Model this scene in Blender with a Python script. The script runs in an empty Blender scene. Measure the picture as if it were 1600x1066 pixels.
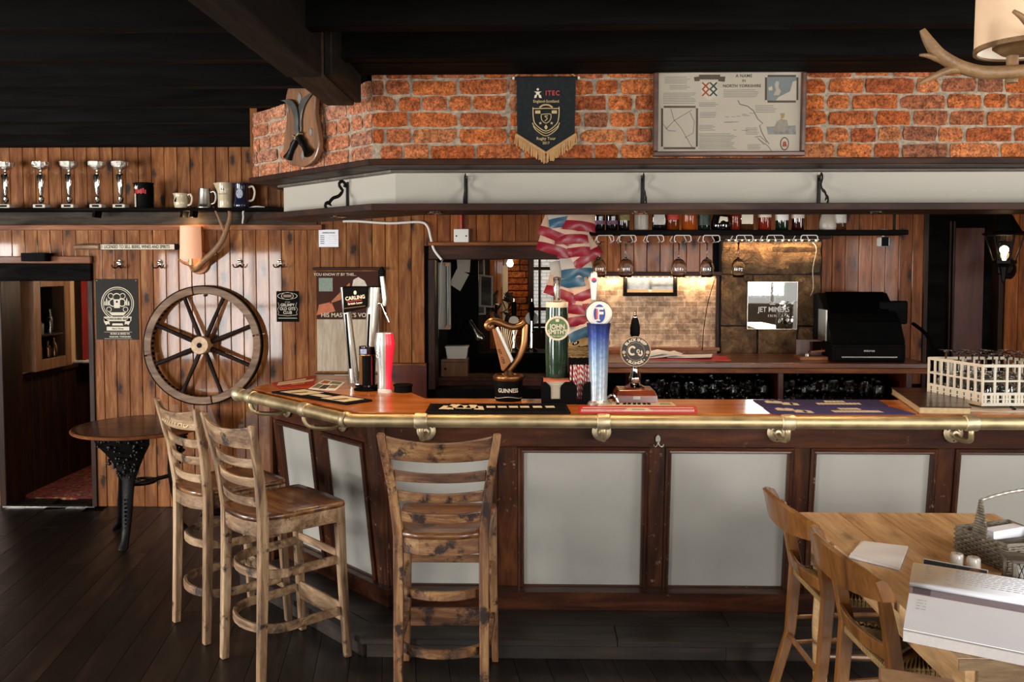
import bpy, bmesh, math, random
from mathutils import Vector as V, Matrix as M, Euler
R = math.radians
PI = math.pi
rnd = random.Random(11)
SC = bpy.context.scene
COL = SC.collection

# ---------------------------------------------------------------- camera
CAMZ = 1.82
YAW, PITCH, FPX = R(1.29), R(2.7), 1333.0
cam_d = bpy.data.cameras.new('camera')
cam_d.sensor_width = 36.0
cam_d.lens = FPX * 36.0 / 1600.0
cam_d.shift_y = -55.0 / 1600.0
cam_d.clip_start = 0.05
cam = bpy.data.objects.new('camera', cam_d)
cam.location = (0, 0, CAMZ)
cam.rotation_euler = (PI / 2 - PITCH, 0, YAW)
COL.objects.link(cam)
SC.camera = cam
_right = V((math.cos(YAW), math.sin(YAW), 0))
_fwd = V((-math.sin(YAW) * math.cos(PITCH), math.cos(YAW) * math.cos(PITCH), -math.sin(PITCH)))
_up = _right.cross(_fwd)


def U(px, py, Y=None, Z=None):
    """point of the place that the photograph shows at a pixel, on the plane y = Y or z = Z"""
    d = _fwd + _right * ((px - 800) / FPX) - _up * ((py - 478) / FPX)
    t = Y / d.y if Y is not None else (Z - CAMZ) / d.z
    return V((0, 0, CAMZ)) + d * t


# ---------------------------------------------------------------- world, exposure, window light
SC.view_settings.view_transform = 'Standard'
SC.view_settings.look = 'None'
SC.view_settings.gamma = 1.0
SC.view_settings.use_curve_mapping = False
SC.view_settings.exposure = 0.0
wd = bpy.data.worlds.new('sky')
SC.world = wd
wd.use_nodes = True
_bg = wd.node_tree.nodes['Background']
_bg.inputs[0].default_value = (1.0, 0.95, 0.88, 1)
_bg.inputs[1].default_value = 0.6


def area(name, loc, rot, sx, sy, power, col):
    d = bpy.data.lights.new(name, 'AREA')
    d.shape = 'RECTANGLE'
    d.size, d.size_y, d.energy, d.color = sx, sy, power, col
    o = bpy.data.objects.new(name, d)
    o.location, o.rotation_euler = loc, rot
    COL.objects.link(o)
    return o


def lamp(name, loc, power, col, r=0.03, spot=None, blend=0.6):
    d = bpy.data.lights.new(name, 'SPOT' if spot else 'POINT')
    d.energy, d.color, d.shadow_soft_size = power, col, r
    if spot:
        d.spot_size, d.spot_blend = spot, blend
    o = bpy.data.objects.new(name, d)
    o.location = loc
    COL.objects.link(o)
    return o


DAY = (1.0, 0.98, 0.95)
WARM = (1.0, 0.62, 0.30)
# daylight in the three window openings of the wall behind the camera and of the wall to its left
area('window_light_tall', (-5.15, -1.46, 1.15), (R(90), 0, 0), 1.9, 1.75, 320, DAY)
area('window_light_middle', (-0.6, -1.46, 1.5), (R(90), 0, 0), 1.6, 1.1, 34, DAY)
area('window_light_right', (2.5, -1.46, 1.75), (R(90), 0, 0), 1.8, 1.6, 200, DAY)
area('window_light_east', (4.22, 2.0, 1.7), (R(90), 0, R(90)), 1.5, 1.2, 95, DAY)
area('window_light_side', (-6.76, 2.3, 1.45), (R(90), 0, R(-90)), 1.8, 1.3, 340, DAY)

# ---------------------------------------------------------------- object helpers


def tag(o, label=None, cat=None, group=None, kind=None):
    if label:
        o['label'] = label
    if cat:
        o['category'] = cat
    if group:
        o['group'] = group
    if kind:
        o['kind'] = kind
    return o


def thing(name, label, cat, loc=(0, 0, 0), rotz=0.0, group=None, rot=None):
    o = bpy.data.objects.new(name, None)
    o.empty_display_size = 0.05
    COL.objects.link(o)
    o.location = loc
    o.rotation_euler = rot if rot else (0, 0, rotz)
    return tag(o, label, cat, group)


def root(name, kind='structure'):
    o = bpy.data.objects.new(name, None)
    o.empty_display_size = 0.05
    COL.objects.link(o)
    o['kind'] = kind
    return o


def mk(name, bm, mat, parent=None, smooth=False, bev=0, seg=1, sub=0, loc=None, rot=None):
    me = bpy.data.meshes.new(name)
    bmesh.ops.recalc_face_normals(bm, faces=bm.faces[:])
    bm.to_mesh(me)
    bm.free()
    if mat:
        me.materials.append(mat)
    if smooth:
        me.shade_smooth()
        if smooth != 2:
            me.set_sharp_from_angle(angle=R(40))
    o = bpy.data.objects.new(name, me)
    COL.objects.link(o)
    if parent:
        o.parent = parent
    if loc:
        o.location = loc
    if rot:
        o.rotation_euler = rot
    if bev:
        b = o.modifiers.new('bevel', 'BEVEL')
        b.width, b.segments, b.limit_method, b.angle_limit = bev, seg, 'ANGLE', R(40)
    if sub:
        s = o.modifiers.new('sub', 'SUBSURF')
        s.levels = s.render_levels = sub
    return o


def inst(src, parent, loc=None, rot=None, scale=None, name=None):
    o = src.copy()
    COL.objects.link(o)
    o.parent = parent
    if loc is not None:
        o.location = loc
    if rot is not None:
        o.rotation_euler = rot
    if scale is not None:
        o.scale = scale
    if name:
        o.name = name
    return o


def kids(o):
    return [c for c in ALLOBJ() if c.parent == o]


def ALLOBJ():
    return bpy.data.objects


def dup(t, loc, rotz=None, label=None, rot=None, scale=None):
    """copy of a thing with copies of its parts and sub-parts"""
    c = t.copy()
    COL.objects.link(c)
    c.location = loc
    if rotz is not None:
        c.rotation_euler = (0, 0, rotz)
    if rot is not None:
        c.rotation_euler = rot
    if scale is not None:
        c.scale = scale
    if label:
        c['label'] = label
    for p in list(t.children):
        q = p.copy()
        COL.objects.link(q)
        q.parent = c
        for s in list(p.children):
            w = s.copy()
            COL.objects.link(w)
            w.parent = q
    return c


def B():
    return bmesh.new()


def xf(bm, vs, m):
    bmesh.ops.transform(bm, matrix=m, verts=vs)


def box(bm, x0, x1, y0, y1, z0, z1, m=None):
    r = bmesh.ops.create_cube(bm, size=1.0, matrix=M.Translation(((x0 + x1) / 2, (y0 + y1) / 2, (z0 + z1) / 2)) @ M.Diagonal((abs(x1 - x0), abs(y1 - y0), abs(z1 - z0), 1)))
    if m is not None:
        xf(bm, r['verts'], m)
    return r['verts']


def BOX(x0, x1, y0, y1, z0, z1, m=None):
    bm = B()
    box(bm, x0, x1, y0, y1, z0, z1, m)
    return bm


def rotm(rx=0, ry=0, rz=0, loc=(0, 0, 0)):
    return M.Translation(loc) @ Euler((rx, ry, rz)).to_matrix().to_4x4()


def cyl(bm, p0, p1, r0, r1=None, seg=16, cap=True):
    p0, p1 = V(p0), V(p1)
    r1 = r0 if r1 is None else r1
    d = p1 - p0
    m = M.Translation((p0 + p1) / 2) @ d.to_track_quat('Z', 'Y').to_matrix().to_4x4()
    r = bmesh.ops.create_cone(bm, cap_ends=cap, segments=seg, radius1=max(r0, 1e-5), radius2=max(r1, 1e-5), depth=d.length, matrix=m)
    return r['verts']


def lathe(bm, prof, seg=20, m=None, close=True):
    rings = []
    allv = []
    for r, z in prof:
        if r < 1e-5:
            v = bm.verts.new((0, 0, z))
            rings.append([v])
            allv.append(v)
        else:
            ring = [bm.verts.new((r * math.cos(2 * PI * i / seg), r * math.sin(2 * PI * i / seg), z)) for i in range(seg)]
            rings.append(ring)
            allv += ring
    for a, b in zip(rings, rings[1:]):
        for i in range(seg):
            j = (i + 1) % seg
            if len(a) == 1 and len(b) == 1:
                continue
            if len(a) == 1:
                bm.faces.new((a[0], b[i], b[j]))
            elif len(b) == 1:
                bm.faces.new((a[i], b[0], a[j]))
            else:
                bm.faces.new((a[i], b[i], b[j], a[j]))
    if close:
        for ring in (rings[0], rings[-1]):
            if len(ring) > 2:
                bm.faces.new(ring)
    if m is not None:
        xf(bm, allv, m)
    return allv


def LATHE(prof, seg=20, m=None, close=True):
    bm = B()
    lathe(bm, prof, seg, m, close)
    return bm


def tube(bm, pts, rad, seg=8, closed=False):
    """round tube through points; rad is a number, a list, or (rx, ry) pairs"""
    pts = [V(p) for p in pts]
    n = len(pts)
    rings = []
    prev = None
    for i, p in enumerate(pts):
        if closed:
            t = (pts[(i + 1) % n] - pts[i - 1])
        else:
            t = pts[min(i + 1, n - 1)] - pts[max(i - 1, 0)]
        t.normalize()
        if prev is None:
            a = V((0, 0, 1)) if abs(t.z) < 0.9 else V((1, 0, 0))
            u = t.cross(a).normalized()
        else:
            u = (prev - t * prev.dot(t)).normalized()
        prev = u
        w = t.cross(u)
        r = rad[i] if isinstance(rad, list) else rad
        rx, ry = r if isinstance(r, tuple) else (r, r)
        rings.append([bm.verts.new(p + u * (rx * math.cos(2 * PI * k / seg)) + w * (ry * math.sin(2 * PI * k / seg))) for k in range(seg)])
    for i in range(n if closed else n - 1):
        a, b = rings[i], rings[(i + 1) % n]
        for k in range(seg):
            j = (k + 1) % seg
            bm.faces.new((a[k], a[j], b[j], b[k]))
    if not closed:
        bm.faces.new(rings[0])
        bm.faces.new(rings[-1])


def TUBE(pts, rad, seg=8, closed=False):
    bm = B()
    tube(bm, pts, rad, seg, closed)
    return bm


def prism(bm, poly, z0, z1, m=None):
    """polygon in local x, y extruded between z0 and z1"""
    a = [bm.verts.new((x, y, z0)) for x, y in poly]
    b = [bm.verts.new((x, y, z1)) for x, y in poly]
    n = len(poly)
    bm.faces.new(a)
    bm.faces.new(b)
    for i in range(n):
        j = (i + 1) % n
        bm.faces.new((a[i], a[j], b[j], b[i]))
    if m is not None:
        xf(bm, a + b, m)
    return a + b


FRONT = M.Rotation(R(90), 4, 'X')        # local x, y -> x, z, thickness towards -y (the viewer)


def PRISM(poly, z0, z1, m=None):
    bm = B()
    prism(bm, poly, z0, z1, m)
    return bm


def band(bm, pts, z0, z1, th, closed=False):
    """flat strip standing on edge along a plan curve"""
    n = len(pts)
    L, Rr = [], []
    for i, (x, y) in enumerate(pts):
        if closed:
            a, b = pts[i - 1], pts[(i + 1) % n]
        else:
            a, b = pts[max(i - 1, 0)], pts[min(i + 1, n - 1)]
        tx, ty = b[0] - a[0], b[1] - a[1]
        l = math.hypot(tx, ty) or 1
        nx, ny = -ty / l * th / 2, tx / l * th / 2
        L.append((x + nx, y + ny))
        Rr.append((x - nx, y - ny))
    vs = []
    for (lx, ly), (rx, ry) in zip(L, Rr):
        vs.append([bm.verts.new(c) for c in ((lx, ly, z0), (rx, ry, z0), (rx, ry, z1), (lx, ly, z1))])
    for i in range(n if closed else n - 1):
        a, b = vs[i], vs[(i + 1) % n]
        for k in range(4):
            j = (k + 1) % 4
            bm.faces.new((a[k], a[j], b[j], b[k]))
    if not closed:
        bm.faces.new(vs[0])
        bm.faces.new(vs[-1])


def loft(bm, secs, cap=True):
    """skin over equal-length closed sections"""
    rings = [[bm.verts.new(p) for p in s] for s in secs]
    n = len(rings[0])
    for a, b in zip(rings, rings[1:]):
        for k in range(n):
            j = (k + 1) % n
            bm.faces.new((a[k], a[j], b[j], b[k]))
    if cap:
        bm.faces.new(rings[0])
        bm.faces.new(rings[-1])


def arc(cx, cy, r, a0, a1, n, ry=None):
    ry = r if ry is None else ry
    return [(cx + r * math.cos(R(a0 + (a1 - a0) * i / n)), cy + ry * math.sin(R(a0 + (a1 - a0) * i / n))) for i in range(n + 1)]


def smoothpts(pts, n=6):
    """Catmull-Rom through 2-D or 3-D points"""
    P = [V(p) for p in pts]
    out = []
    for i in range(len(P) - 1):
        p0, p1, p2, p3 = P[max(i - 1, 0)], P[i], P[i + 1], P[min(i + 2, len(P) - 1)]
        for k in range(n):
            t = k / n
            out.append(0.5 * ((2 * p1) + (p2 - p0) * t + (2 * p0 - 5 * p1 + 4 * p2 - p3) * t * t + (3 * p1 - p0 - 3 * p2 + p3) * t ** 3))
    out.append(P[-1])
    return out


TEXTS = []
ORD = ['first', 'second', 'third', 'fourth', 'fifth', 'sixth', 'seventh', 'eighth', 'ninth', 'tenth']


def text(s, size, mat, parent, loc, rot=(R(90), 0, 0), depth=0.0008, name='lettering', sx=1.0, bend=None, bold=0.0, align='CENTER', spacing=1.0):
    c = bpy.data.curves.new('lettering', 'FONT')
    c.body, c.size, c.extrude, c.align_x, c.align_y = s, size, depth, align, 'CENTER'
    c.offset = bold * size
    c.space_character = spacing
    c.resolution_u = 3
    o = bpy.data.objects.new('lettering_source', c)
    COL.objects.link(o)
    TEXTS.append((o, mat, parent, loc, rot, name, sx, bend))


def flush_texts():
    bpy.context.view_layer.update()
    dg = bpy.context.evaluated_depsgraph_get()
    for o, mat, parent, loc, rot, name, sx, bend in TEXTS:
        me = bpy.data.meshes.new_from_object(o.evaluated_get(dg))
        me.name = name
        if bend:
            kind, r = bend
            for v in me.vertices:
                x, y, z = v.co
                if kind == 'cyl':            # wrapped round an upright cylinder of radius r, centre at the origin
                    a = x * sx / r
                    v.co = (math.sin(a) * (r + z), y, math.cos(a) * (r + z) )
                elif kind == 'arc':          # on a circle in its own plane, reading clockwise over the top
                    a = x * sx / r
                    q = r + y
                    v.co = (math.sin(a) * q, math.cos(a) * q, z)
                elif kind == 'under':        # on a circle, reading along the bottom
                    a = x * sx / r
                    q = r - y
                    v.co = (math.sin(a) * q, -math.cos(a) * q, z)
        elif sx != 1:
            for v in me.vertices:
                v.co.x *= sx
        me.materials.clear()
        me.materials.append(mat)
        n = bpy.data.objects.new(name, me)
        COL.objects.link(n)
        n.parent = parent
        n.location = loc
        n.rotation_euler = rot
    for t in TEXTS:
        bpy.data.objects.remove(t[0], do_unlink=True)


# ---------------------------------------------------------------- materials


def srgb(h):
    if isinstance(h, str):
        h = [int(h[i:i + 2], 16) / 255 for i in (0, 2, 4)]
    return tuple((c / 12.92 if c <= 0.04045 else ((c + 0.055) / 1.055) ** 2.4) for c in h) + (1.0,)


class NT:
    def __init__(s, name):
        s.m = bpy.data.materials.new(name)
        s.m.use_nodes = True
        s.t = s.m.node_tree
        s.b = s.t.nodes['Principled BSDF']

    def n(s, kind, **kw):
        x = s.t.nodes.new('ShaderNode' + kind)
        for k, v in kw.items():
            if k[0] == 'i' and k[1:].isdigit():
                x.inputs[int(k[1:])].default_value = v
            elif k in x.inputs:
                x.inputs[k].default_value = v
            else:
                setattr(x, k, v)
        return x

    def l(s, a, b):
        s.t.links.new(a, b)

    def ramp(s, fac, stops):
        x = s.n('ValToRGB')
        e = x.color_ramp.elements
        while len(e) < len(stops):
            e.new(0.5)
        for k, (p, c) in enumerate(stops):
            e[k].position, e[k].color = p, c
        s.l(fac, x.inputs[0])
        return x.outputs[0]

    def mix(s, fac, a, b, mode='MIX'):
        x = s.n('MixRGB', blend_type=mode)
        for i, v in enumerate((fac, a, b)):
            if hasattr(v, 'links'):
                s.l(v, x.inputs[i])
            else:
                x.inputs[i].default_value = v
        return x.outputs[0]

    def math(s, op, a, b=0.0):
        x = s.n('Math', operation=op)
        for i, v in enumerate((a, b)):
            if hasattr(v, 'links'):
                s.l(v, x.inputs[i])
            else:
                x.inputs[i].default_value = v
        return x.outputs[0]

    def bump(s, h, strength, dist=0.01):
        x = s.n('Bump', Strength=strength, Distance=dist)
        s.l(h, x.inputs['Height'])
        s.l(x.outputs[0], s.b.inputs['Normal'])


def plain(name, col, rough=0.5, metal=0.0, coat=0.0, vary=0.12, nscale=9.0, bump=0.0, trans=0.0, ior=1.45, emit=None, estr=0.0, spec=0.5, alpha=1.0, sub=0.0):
    t = NT(name)
    c = srgb(col)
    tc = t.n('TexCoord')
    nz = t.n('TexNoise', Scale=nscale, Detail=5.0, Roughness=0.6)
    t.l(tc.outputs['Object'], nz.inputs['Vector'])
    lo = tuple(x * (1 - vary) for x in c[:3]) + (1,)
    hi = tuple(min(1, x * (1 + vary)) for x in c[:3]) + (1,)
    t.l(t.ramp(nz.outputs['Fac'], [(0.3, lo), (0.7, hi)]), t.b.inputs['Base Color'])
    b = t.b.inputs
    b['Metallic'].default_value = metal
    rr = t.n('MapRange', i1=0.3, i2=0.7, i3=max(0.02, rough * 0.85), i4=min(1, rough * 1.15))
    t.l(nz.outputs['Fac'], rr.inputs[0])
    t.l(rr.outputs[0], b['Roughness'])
    b['Coat Weight'].default_value = coat
    b['Transmission Weight'].default_value = trans
    b['IOR'].default_value = ior
    b['Specular IOR Level'].default_value = spec
    b['Alpha'].default_value = alpha
    if sub:
        b['Subsurface Weight'].default_value = sub
    if emit:
        b['Emission Color'].default_value = srgb(emit)
        b['Emission Strength'].default_value = estr
    if bump:
        t.bump(nz.outputs['Fac'], bump)
    return t.m


def wood(name, dark, mid, light, axis='Z', scale=1.0, rough=0.4, coat=0.0, coatr=0.15, knots=0.0, vary=0.25, bump=0.15, wear=None, wearamt=0.5, hue=0.0, spec=0.5, contrast=1.0, wscale=7.0, gscale=14.0):
    """grain stretched along one axis; every object gets its own cut of the plank"""
    t = NT(name)
    tc = t.n('TexCoord')
    oi = t.n('ObjectInfo')
    off = t.n('Combine' + 'XYZ')
    for k, mul in enumerate((17.3, 31.7, 53.1)):
        t.l(t.math('MULTIPLY', oi.outputs['Random'], mul), off.inputs[k])
    st = {'X': (0.12, 1, 1), 'Y': (1, 0.12, 1), 'Z': (1, 1, 0.12)}[axis]
    add = t.n('VectorMath', operation='ADD')
    t.l(tc.outputs['Object'], add.inputs[0])
    t.l(off.outputs[0], add.inputs[1])
    mp = t.n('Mapping')
    mp.inputs['Scale'].default_value = tuple(s * scale for s in st)
    t.l(add.outputs[0], mp.inputs['Vector'])
    g = t.n('TexNoise', Scale=gscale, Detail=6.0, Roughness=0.62, Distortion=0.7)
    t.l(mp.outputs[0], g.inputs['Vector'])
    fine = t.n('TexNoise', Scale=110.0, Detail=3.0, Roughness=0.7)
    t.l(mp.outputs[0], fine.inputs['Vector'])
    k0, k1 = 0.5 - 0.22 / contrast, 0.5 + 0.22 / contrast
    col = t.ramp(g.outputs['Fac'], [(k0, srgb(dark)), (0.5, srgb(mid)), (k1, srgb(light))])
    fr = t.ramp(fine.outputs['Fac'], [(0.3, (0.62, 0.58, 0.55, 1)), (0.62, (1, 1, 1, 1))])
    col = t.mix(0.75, col, fr, 'MULTIPLY')
    if knots:
        mk_ = t.n('Mapping')
        sx_ = t.n('SeparateXYZ')
        t.l(add.outputs[0], sx_.inputs[0])
        cmb = t.n('CombineXYZ')
        ia, ib, il = {'X': (1, 2, 0), 'Y': (0, 2, 1), 'Z': (0, 1, 2)}[axis]
        t.l(t.math('ADD', sx_.outputs[ia], sx_.outputs[ib]), cmb.inputs[0])
        t.l(sx_.outputs[il], cmb.inputs[1])
        mk_.inputs['Scale'].default_value = (7.5, 3.4, 1)
        t.l(cmb.outputs[0], mk_.inputs['Vector'])
        wob = t.n('TexNoise', Scale=30.0, Detail=2.0)
        t.l(add.outputs[0], wob.inputs['Vector'])
        vm = t.n('VectorMath', operation='MULTIPLY_ADD')
        t.l(wob.outputs['Color'], vm.inputs[0])
        vm.inputs[1].default_value = (0.22, 0.22, 0.0)
        t.l(mk_.outputs[0], vm.inputs[2])
        vo = t.n('TexVoronoi', voronoi_dimensions='2D', Scale=1.0, Randomness=1.0)
        t.l(vm.outputs[0], vo.inputs['Vector'])
        kf = t.ramp(vo.outputs['Distance'], [(0.05, (1, 1, 1, 1)), (0.11, (0.7, 0.7, 0.7, 1)), (0.19, (0.25, 0.25, 0.25, 1)), (0.36, (0, 0, 0, 1))])
        sc3 = t.n('SeparateXYZ')
        t.l(vo.outputs['Color'], sc3.inputs[0])
        kf = t.math('MULTIPLY', kf, t.math('MULTIPLY', t.math('GREATER_THAN', sc3.outputs[0], 0.3), t.math('ADD', sc3.outputs[1], 0.35)))
        kf = t.math('MULTIPLY', kf, knots)
        col = t.mix(kf, col, srgb(dark)[:3] and tuple(x * 0.25 for x in srgb(dark)[:3]) + (1,))
    if wear:
        wn = t.n('TexNoise', Scale=wscale, Detail=9.0, Roughness=0.72)
        t.l(add.outputs[0], wn.inputs['Vector'])
        wf = t.ramp(wn.outputs['Fac'], [(0.60 - 0.25 * wearamt, (0, 0, 0, 1)), (0.66 - 0.2 * wearamt, (1, 1, 1, 1))])
        col = t.mix(wf, col, srgb(wear))
    hs = t.n('HueSaturation')
    vv = t.n('MapRange', i1=0.0, i2=1.0, i3=1 - vary, i4=1 + vary)
    t.l(oi.outputs['Random'], vv.inputs[0])
    t.l(vv.outputs[0], hs.inputs['Value'])
    t.l(col, hs.inputs['Color'])
    t.l(hs.outputs[0], t.b.inputs['Base Color'])
    t.b.inputs['Specular IOR Level'].default_value = spec
    rr = t.n('MapRange', i1=0.3, i2=0.7, i3=rough * 1.2, i4=rough * 0.8)
    t.l(g.outputs['Fac'], rr.inputs[0])
    t.l(rr.outputs[0], t.b.inputs['Roughness'])
    t.b.inputs['Coat Weight'].default_value = coat
    t.b.inputs['Coat Roughness'].default_value = coatr
    if bump:
        t.bump(t.math('ADD', g.outputs['Fac'], t.math('MULTIPLY', fine.outputs['Fac'], 0.4)), bump, 0.004)
    return t.m


def brickmat(name, cols, bump=1.0, vary=0.25, pale=0.15):
    t = NT(name)
    tc = t.n('TexCoord')
    oi = t.n('ObjectInfo')
    off = t.n('CombineXYZ')
    for k, mul in enumerate((17.3, 31.7, 53.1)):
        t.l(t.math('MULTIPLY', oi.outputs['Random'], mul), off.inputs[k])
    add = t.n('VectorMath', operation='ADD')
    t.l(tc.outputs['Object'], add.inputs[0])
    t.l(off.outputs[0], add.inputs[1])
    n1 = t.n('TexNoise', Scale=34.0, Detail=8.0, Roughness=0.75)
    n2 = t.n('TexNoise', Scale=95.0, Detail=4.0, Roughness=0.75)
    for n in (n1, n2):
        t.l(add.outputs[0], n.inputs['Vector'])
    k = len(cols)
    base = t.ramp(oi.outputs['Random'], [((i + 0.5) / k, srgb(c)) for i, c in enumerate(cols)])
    col = t.mix(0.85, base, t.ramp(n1.outputs['Fac'], [(0.33, (0.16, 0.13, 0.12, 1)), (0.47, (0.8, 0.75, 0.72, 1)), (0.62, (1.6, 1.5, 1.4, 1))]), 'MULTIPLY')
    col = t.mix(0.8, col, t.ramp(n2.outputs['Fac'], [(0.38, (0.25, 0.21, 0.2, 1)), (0.55, (1.15, 1.15, 1.15, 1))]), 'MULTIPLY')
    t.l(col, t.b.inputs['Base Color'])
    t.b.inputs['Roughness'].default_value = 0.85
    t.b.inputs['Specular IOR Level'].default_value = 0.25
    t.bump(t.math('ADD', n1.outputs['Fac'], t.math('MULTIPLY', n2.outputs['Fac'], 0.6)), bump, 0.012)
    return t.m


MT = {}
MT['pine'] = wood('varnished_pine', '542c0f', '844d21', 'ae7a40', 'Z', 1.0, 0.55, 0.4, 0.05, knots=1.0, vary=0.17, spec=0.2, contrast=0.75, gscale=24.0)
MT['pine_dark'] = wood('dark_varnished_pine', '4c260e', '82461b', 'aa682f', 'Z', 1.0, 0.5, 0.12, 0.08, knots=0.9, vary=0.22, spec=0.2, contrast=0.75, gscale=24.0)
MT['pine_trim'] = wood('pine_trim', '4a2710', '764424', '935f38', 'X', 1.0, 0.5, 0.1, knots=0.5, spec=0.2)
MT['bar_wood'] = wood('bar_mahogany', '1c0d06', '3f2012', '5f3721', 'X', 1.0, 0.38, 0.15, 0.25, wear='7a5136', wearamt=-0.12, vary=0.15, spec=0.3, wscale=26)
MT['bar_wood_v'] = wood('bar_mahogany_upright', '1c0d06', '422211', '623920', 'Z', 1.0, 0.38, 0.15, 0.25, wear='8a6a50', wearamt=-0.02, vary=0.15, spec=0.3, wscale=30)
MT['counter'] = wood('counter_top', '80421a', 'b5692c', 'd08740', 'X', 0.8, 0.32, 0.4, 0.12, vary=0.05, spec=0.3)
MT['black_wood'] = wood('black_stained_beam', '030302', '070605', '0e0b08', 'X', 1.0, 0.7, 0.0, vary=0.2, spec=0.06)
MT['black_wood_y'] = wood('dark_stained_beam', '0a0705', '15100b', '211810', 'Y', 1.0, 0.6, 0.0, vary=0.2, spec=0.15)
MT['dark_wood'] = wood('dark_wood', '160905', '2e160a', '452412', 'X', 1.0, 0.5, 0.0, vary=0.15, spec=0.2)
MT['dark_wood_z'] = wood('dark_wood_upright', '120704', '261208', '381c0e', 'Z', 1.0, 0.5, 0.0, vary=0.15, spec=0.2)
MT['beam_lit'] = wood('lit_beam_end', '1f1610', '3a2c20', '4d3d2e', 'Y', 1.0, 0.7, 0.0, vary=0.0, spec=0.1)  # end block of the beam; light from the left is put into its colour
MT['dark_grey_wood'] = wood('dark_grey_board', '1c1814', '37312a', '4a433a', 'X', 1.0, 0.7, 0.0, vary=0.1, spec=0.1)
MT['red_wood'] = wood('red_brown_wood', '2a0d06', '4a1a0c', '602714', 'Z', 1.0, 0.42, 0.2, vary=0.15)
MT['grey_wood'] = wood('grey_worn_wood', '3a332c', '5f574d', '7d7468', 'X', 1.0, 0.6, 0.0, vary=0.15)
MT['stool'] = wood('worn_stool_wood', '3d2a1b', '8b6c4c', 'bfa281', 'Z', 1.2, 0.6, 0.0, wear='2a1a10', wearamt=0.12, vary=0.12, contrast=1.2, wscale=9)
MT['stool_x'] = wood('worn_stool_rail_wood', '3d2a1b', '8a6a4a', 'bda07e', 'X', 1.2, 0.6, 0.0, wear='2a1a10', wearamt=0.18, vary=0.12, contrast=1.2, wscale=9)
MT['stool2'] = wood('scorched_stool_wood', '2f190c', '785031', 'ab8458', 'Z', 1.2, 0.5, 0.1, wear='24120a', wearamt=0.3, vary=0.12, contrast=1.2, wscale=9)
MT['stool2_x'] = wood('scorched_stool_rail_wood', '2f190c', '754d2e', 'a67f53', 'X', 1.2, 0.5, 0.1, wear='24120a', wearamt=0.34, vary=0.12, contrast=1.2, wscale=9)
MT['seat'] = wood('worn_stool_seat', '30180a', '69401f', '956a40', 'X', 1.0, 0.35, 0.4, wear='241108', wearamt=0.25, vary=0.1, contrast=1.3, wscale=5)
MT['chair'] = wood('polished_chair_wood', '4c2d14', '7f5228', 'a06f3b', 'Z', 0.7, 0.3, 0.5, 0.14, vary=0.06, contrast=0.8)
MT['table'] = wood('scrubbed_pine_table', '9c774c', 'cba272', 'e2c498', 'Y', 0.6, 0.45, 0.15, 0.25, knots=0.5, vary=0.08)
MT['table_end'] = wood('table_end_grain', '4d3a26', '7a6143', '98805c', 'X', 1.2, 0.6, 0.0, vary=0.1)
MT['floor'] = wood('dark_floor_plank', '0f0b08', '1d1611', '2e2520', 'Y', 0.9, 0.4, 0.05, 0.3, vary=0.4, bump=0.25, spec=0.35)
MT['step'] = wood('worn_step_plank', '16110d', '2a221c', '413730', 'X', 0.9, 0.45, 0.0, vary=0.2)
MT['wheel'] = wood('weathered_wheel_wood', '40291a', '6f4f33', '94744f', 'X', 1.0, 0.55, 0.0, vary=0.15)
MT['spoke'] = wood('dark_spoke_wood', '0d0704', '1d1009', '2e1c11', 'Z', 1.0, 0.6, 0.0, vary=0.2, spec=0.1)
MT['white_wash'] = wood('lime_washed_board', '94836e', 'b4a48d', 'c8baa4', 'Z', 0.8, 0.6, 0.0, vary=0.05)
MT['plaque'] = wood('plaque_wood', '55331d', '7d5537', '93694a', 'Z', 0.6, 0.45, 0.2, vary=0.05)
MT['block'] = wood('pump_block_wood', '3d150a', '6b2a15', '85401f', 'X', 1.0, 0.3, 0.5, vary=0.05)
MT['frame'] = wood('picture_frame_wood', '2d160c', '4d2a18', '653a22', 'X', 1.0, 0.38, 0.3, vary=0.08)
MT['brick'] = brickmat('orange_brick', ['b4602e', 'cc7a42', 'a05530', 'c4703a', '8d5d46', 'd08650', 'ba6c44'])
MT['brick_lit'] = brickmat('lit_orange_brick', ['c9825e', 'd4926c', 'bf7a5a', 'd08a64', 'b27e66', 'd89a78'])  # same brick, lightened for the daylight falling on the slanted face
MT['mortar'] = plain('mortar', '9c8c78', 0.95, vary=0.45, nscale=46, bump=0.8)
MT['cream'] = plain('cream_plaster', 'a8a296', 0.75, vary=0.03, nscale=4)
MT['panel'] = plain('grey_white_panel', 'a3a098', 0.5, vary=0.05, nscale=3, spec=0.3)
MT['black'] = plain('black_plastic', '070707', 0.6, spec=0.06)
MT['black_matt'] = plain('black_matt', '060606', 0.8, spec=0.1)
MT['rubber'] = plain('black_rubber', '0e0e10', 0.75, spec=0.08)
MT['iron'] = plain('black_iron', '0b0a09', 0.45, 0.3, spec=0.3, bump=0.2, nscale=60)
MT['brass'] = plain('aged_brass', 'c2ae86', 0.5, 0.9, vary=0.2, nscale=12)
MT['brass_pale'] = plain('rubbed_brass', 'd0bf9c', 0.5, 0.9, vary=0.15, nscale=20)
MT['gold'] = plain('gold_metal', '8c6440', 0.33, 1.0, vary=0.1)
MT['chrome'] = plain('chrome', 'd8d4cc', 0.08, 1.0, vary=0.03)
MT['steel'] = plain('brushed_steel', 'a8a29a', 0.28, 1.0, vary=0.08)
MT['silver'] = plain('silver_paint', 'b9b8b2', 0.3, 0.75, vary=0.04)
MT['pewter'] = plain('pewter', '8f8a82', 0.35, 1.0, vary=0.12)
MT['white'] = plain('white_paint', 'd9d6cf', 0.5, vary=0.03)
MT['paper'] = plain('white_paper', 'e8eaf0', 0.9, spec=0.1, vary=0.02)
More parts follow.
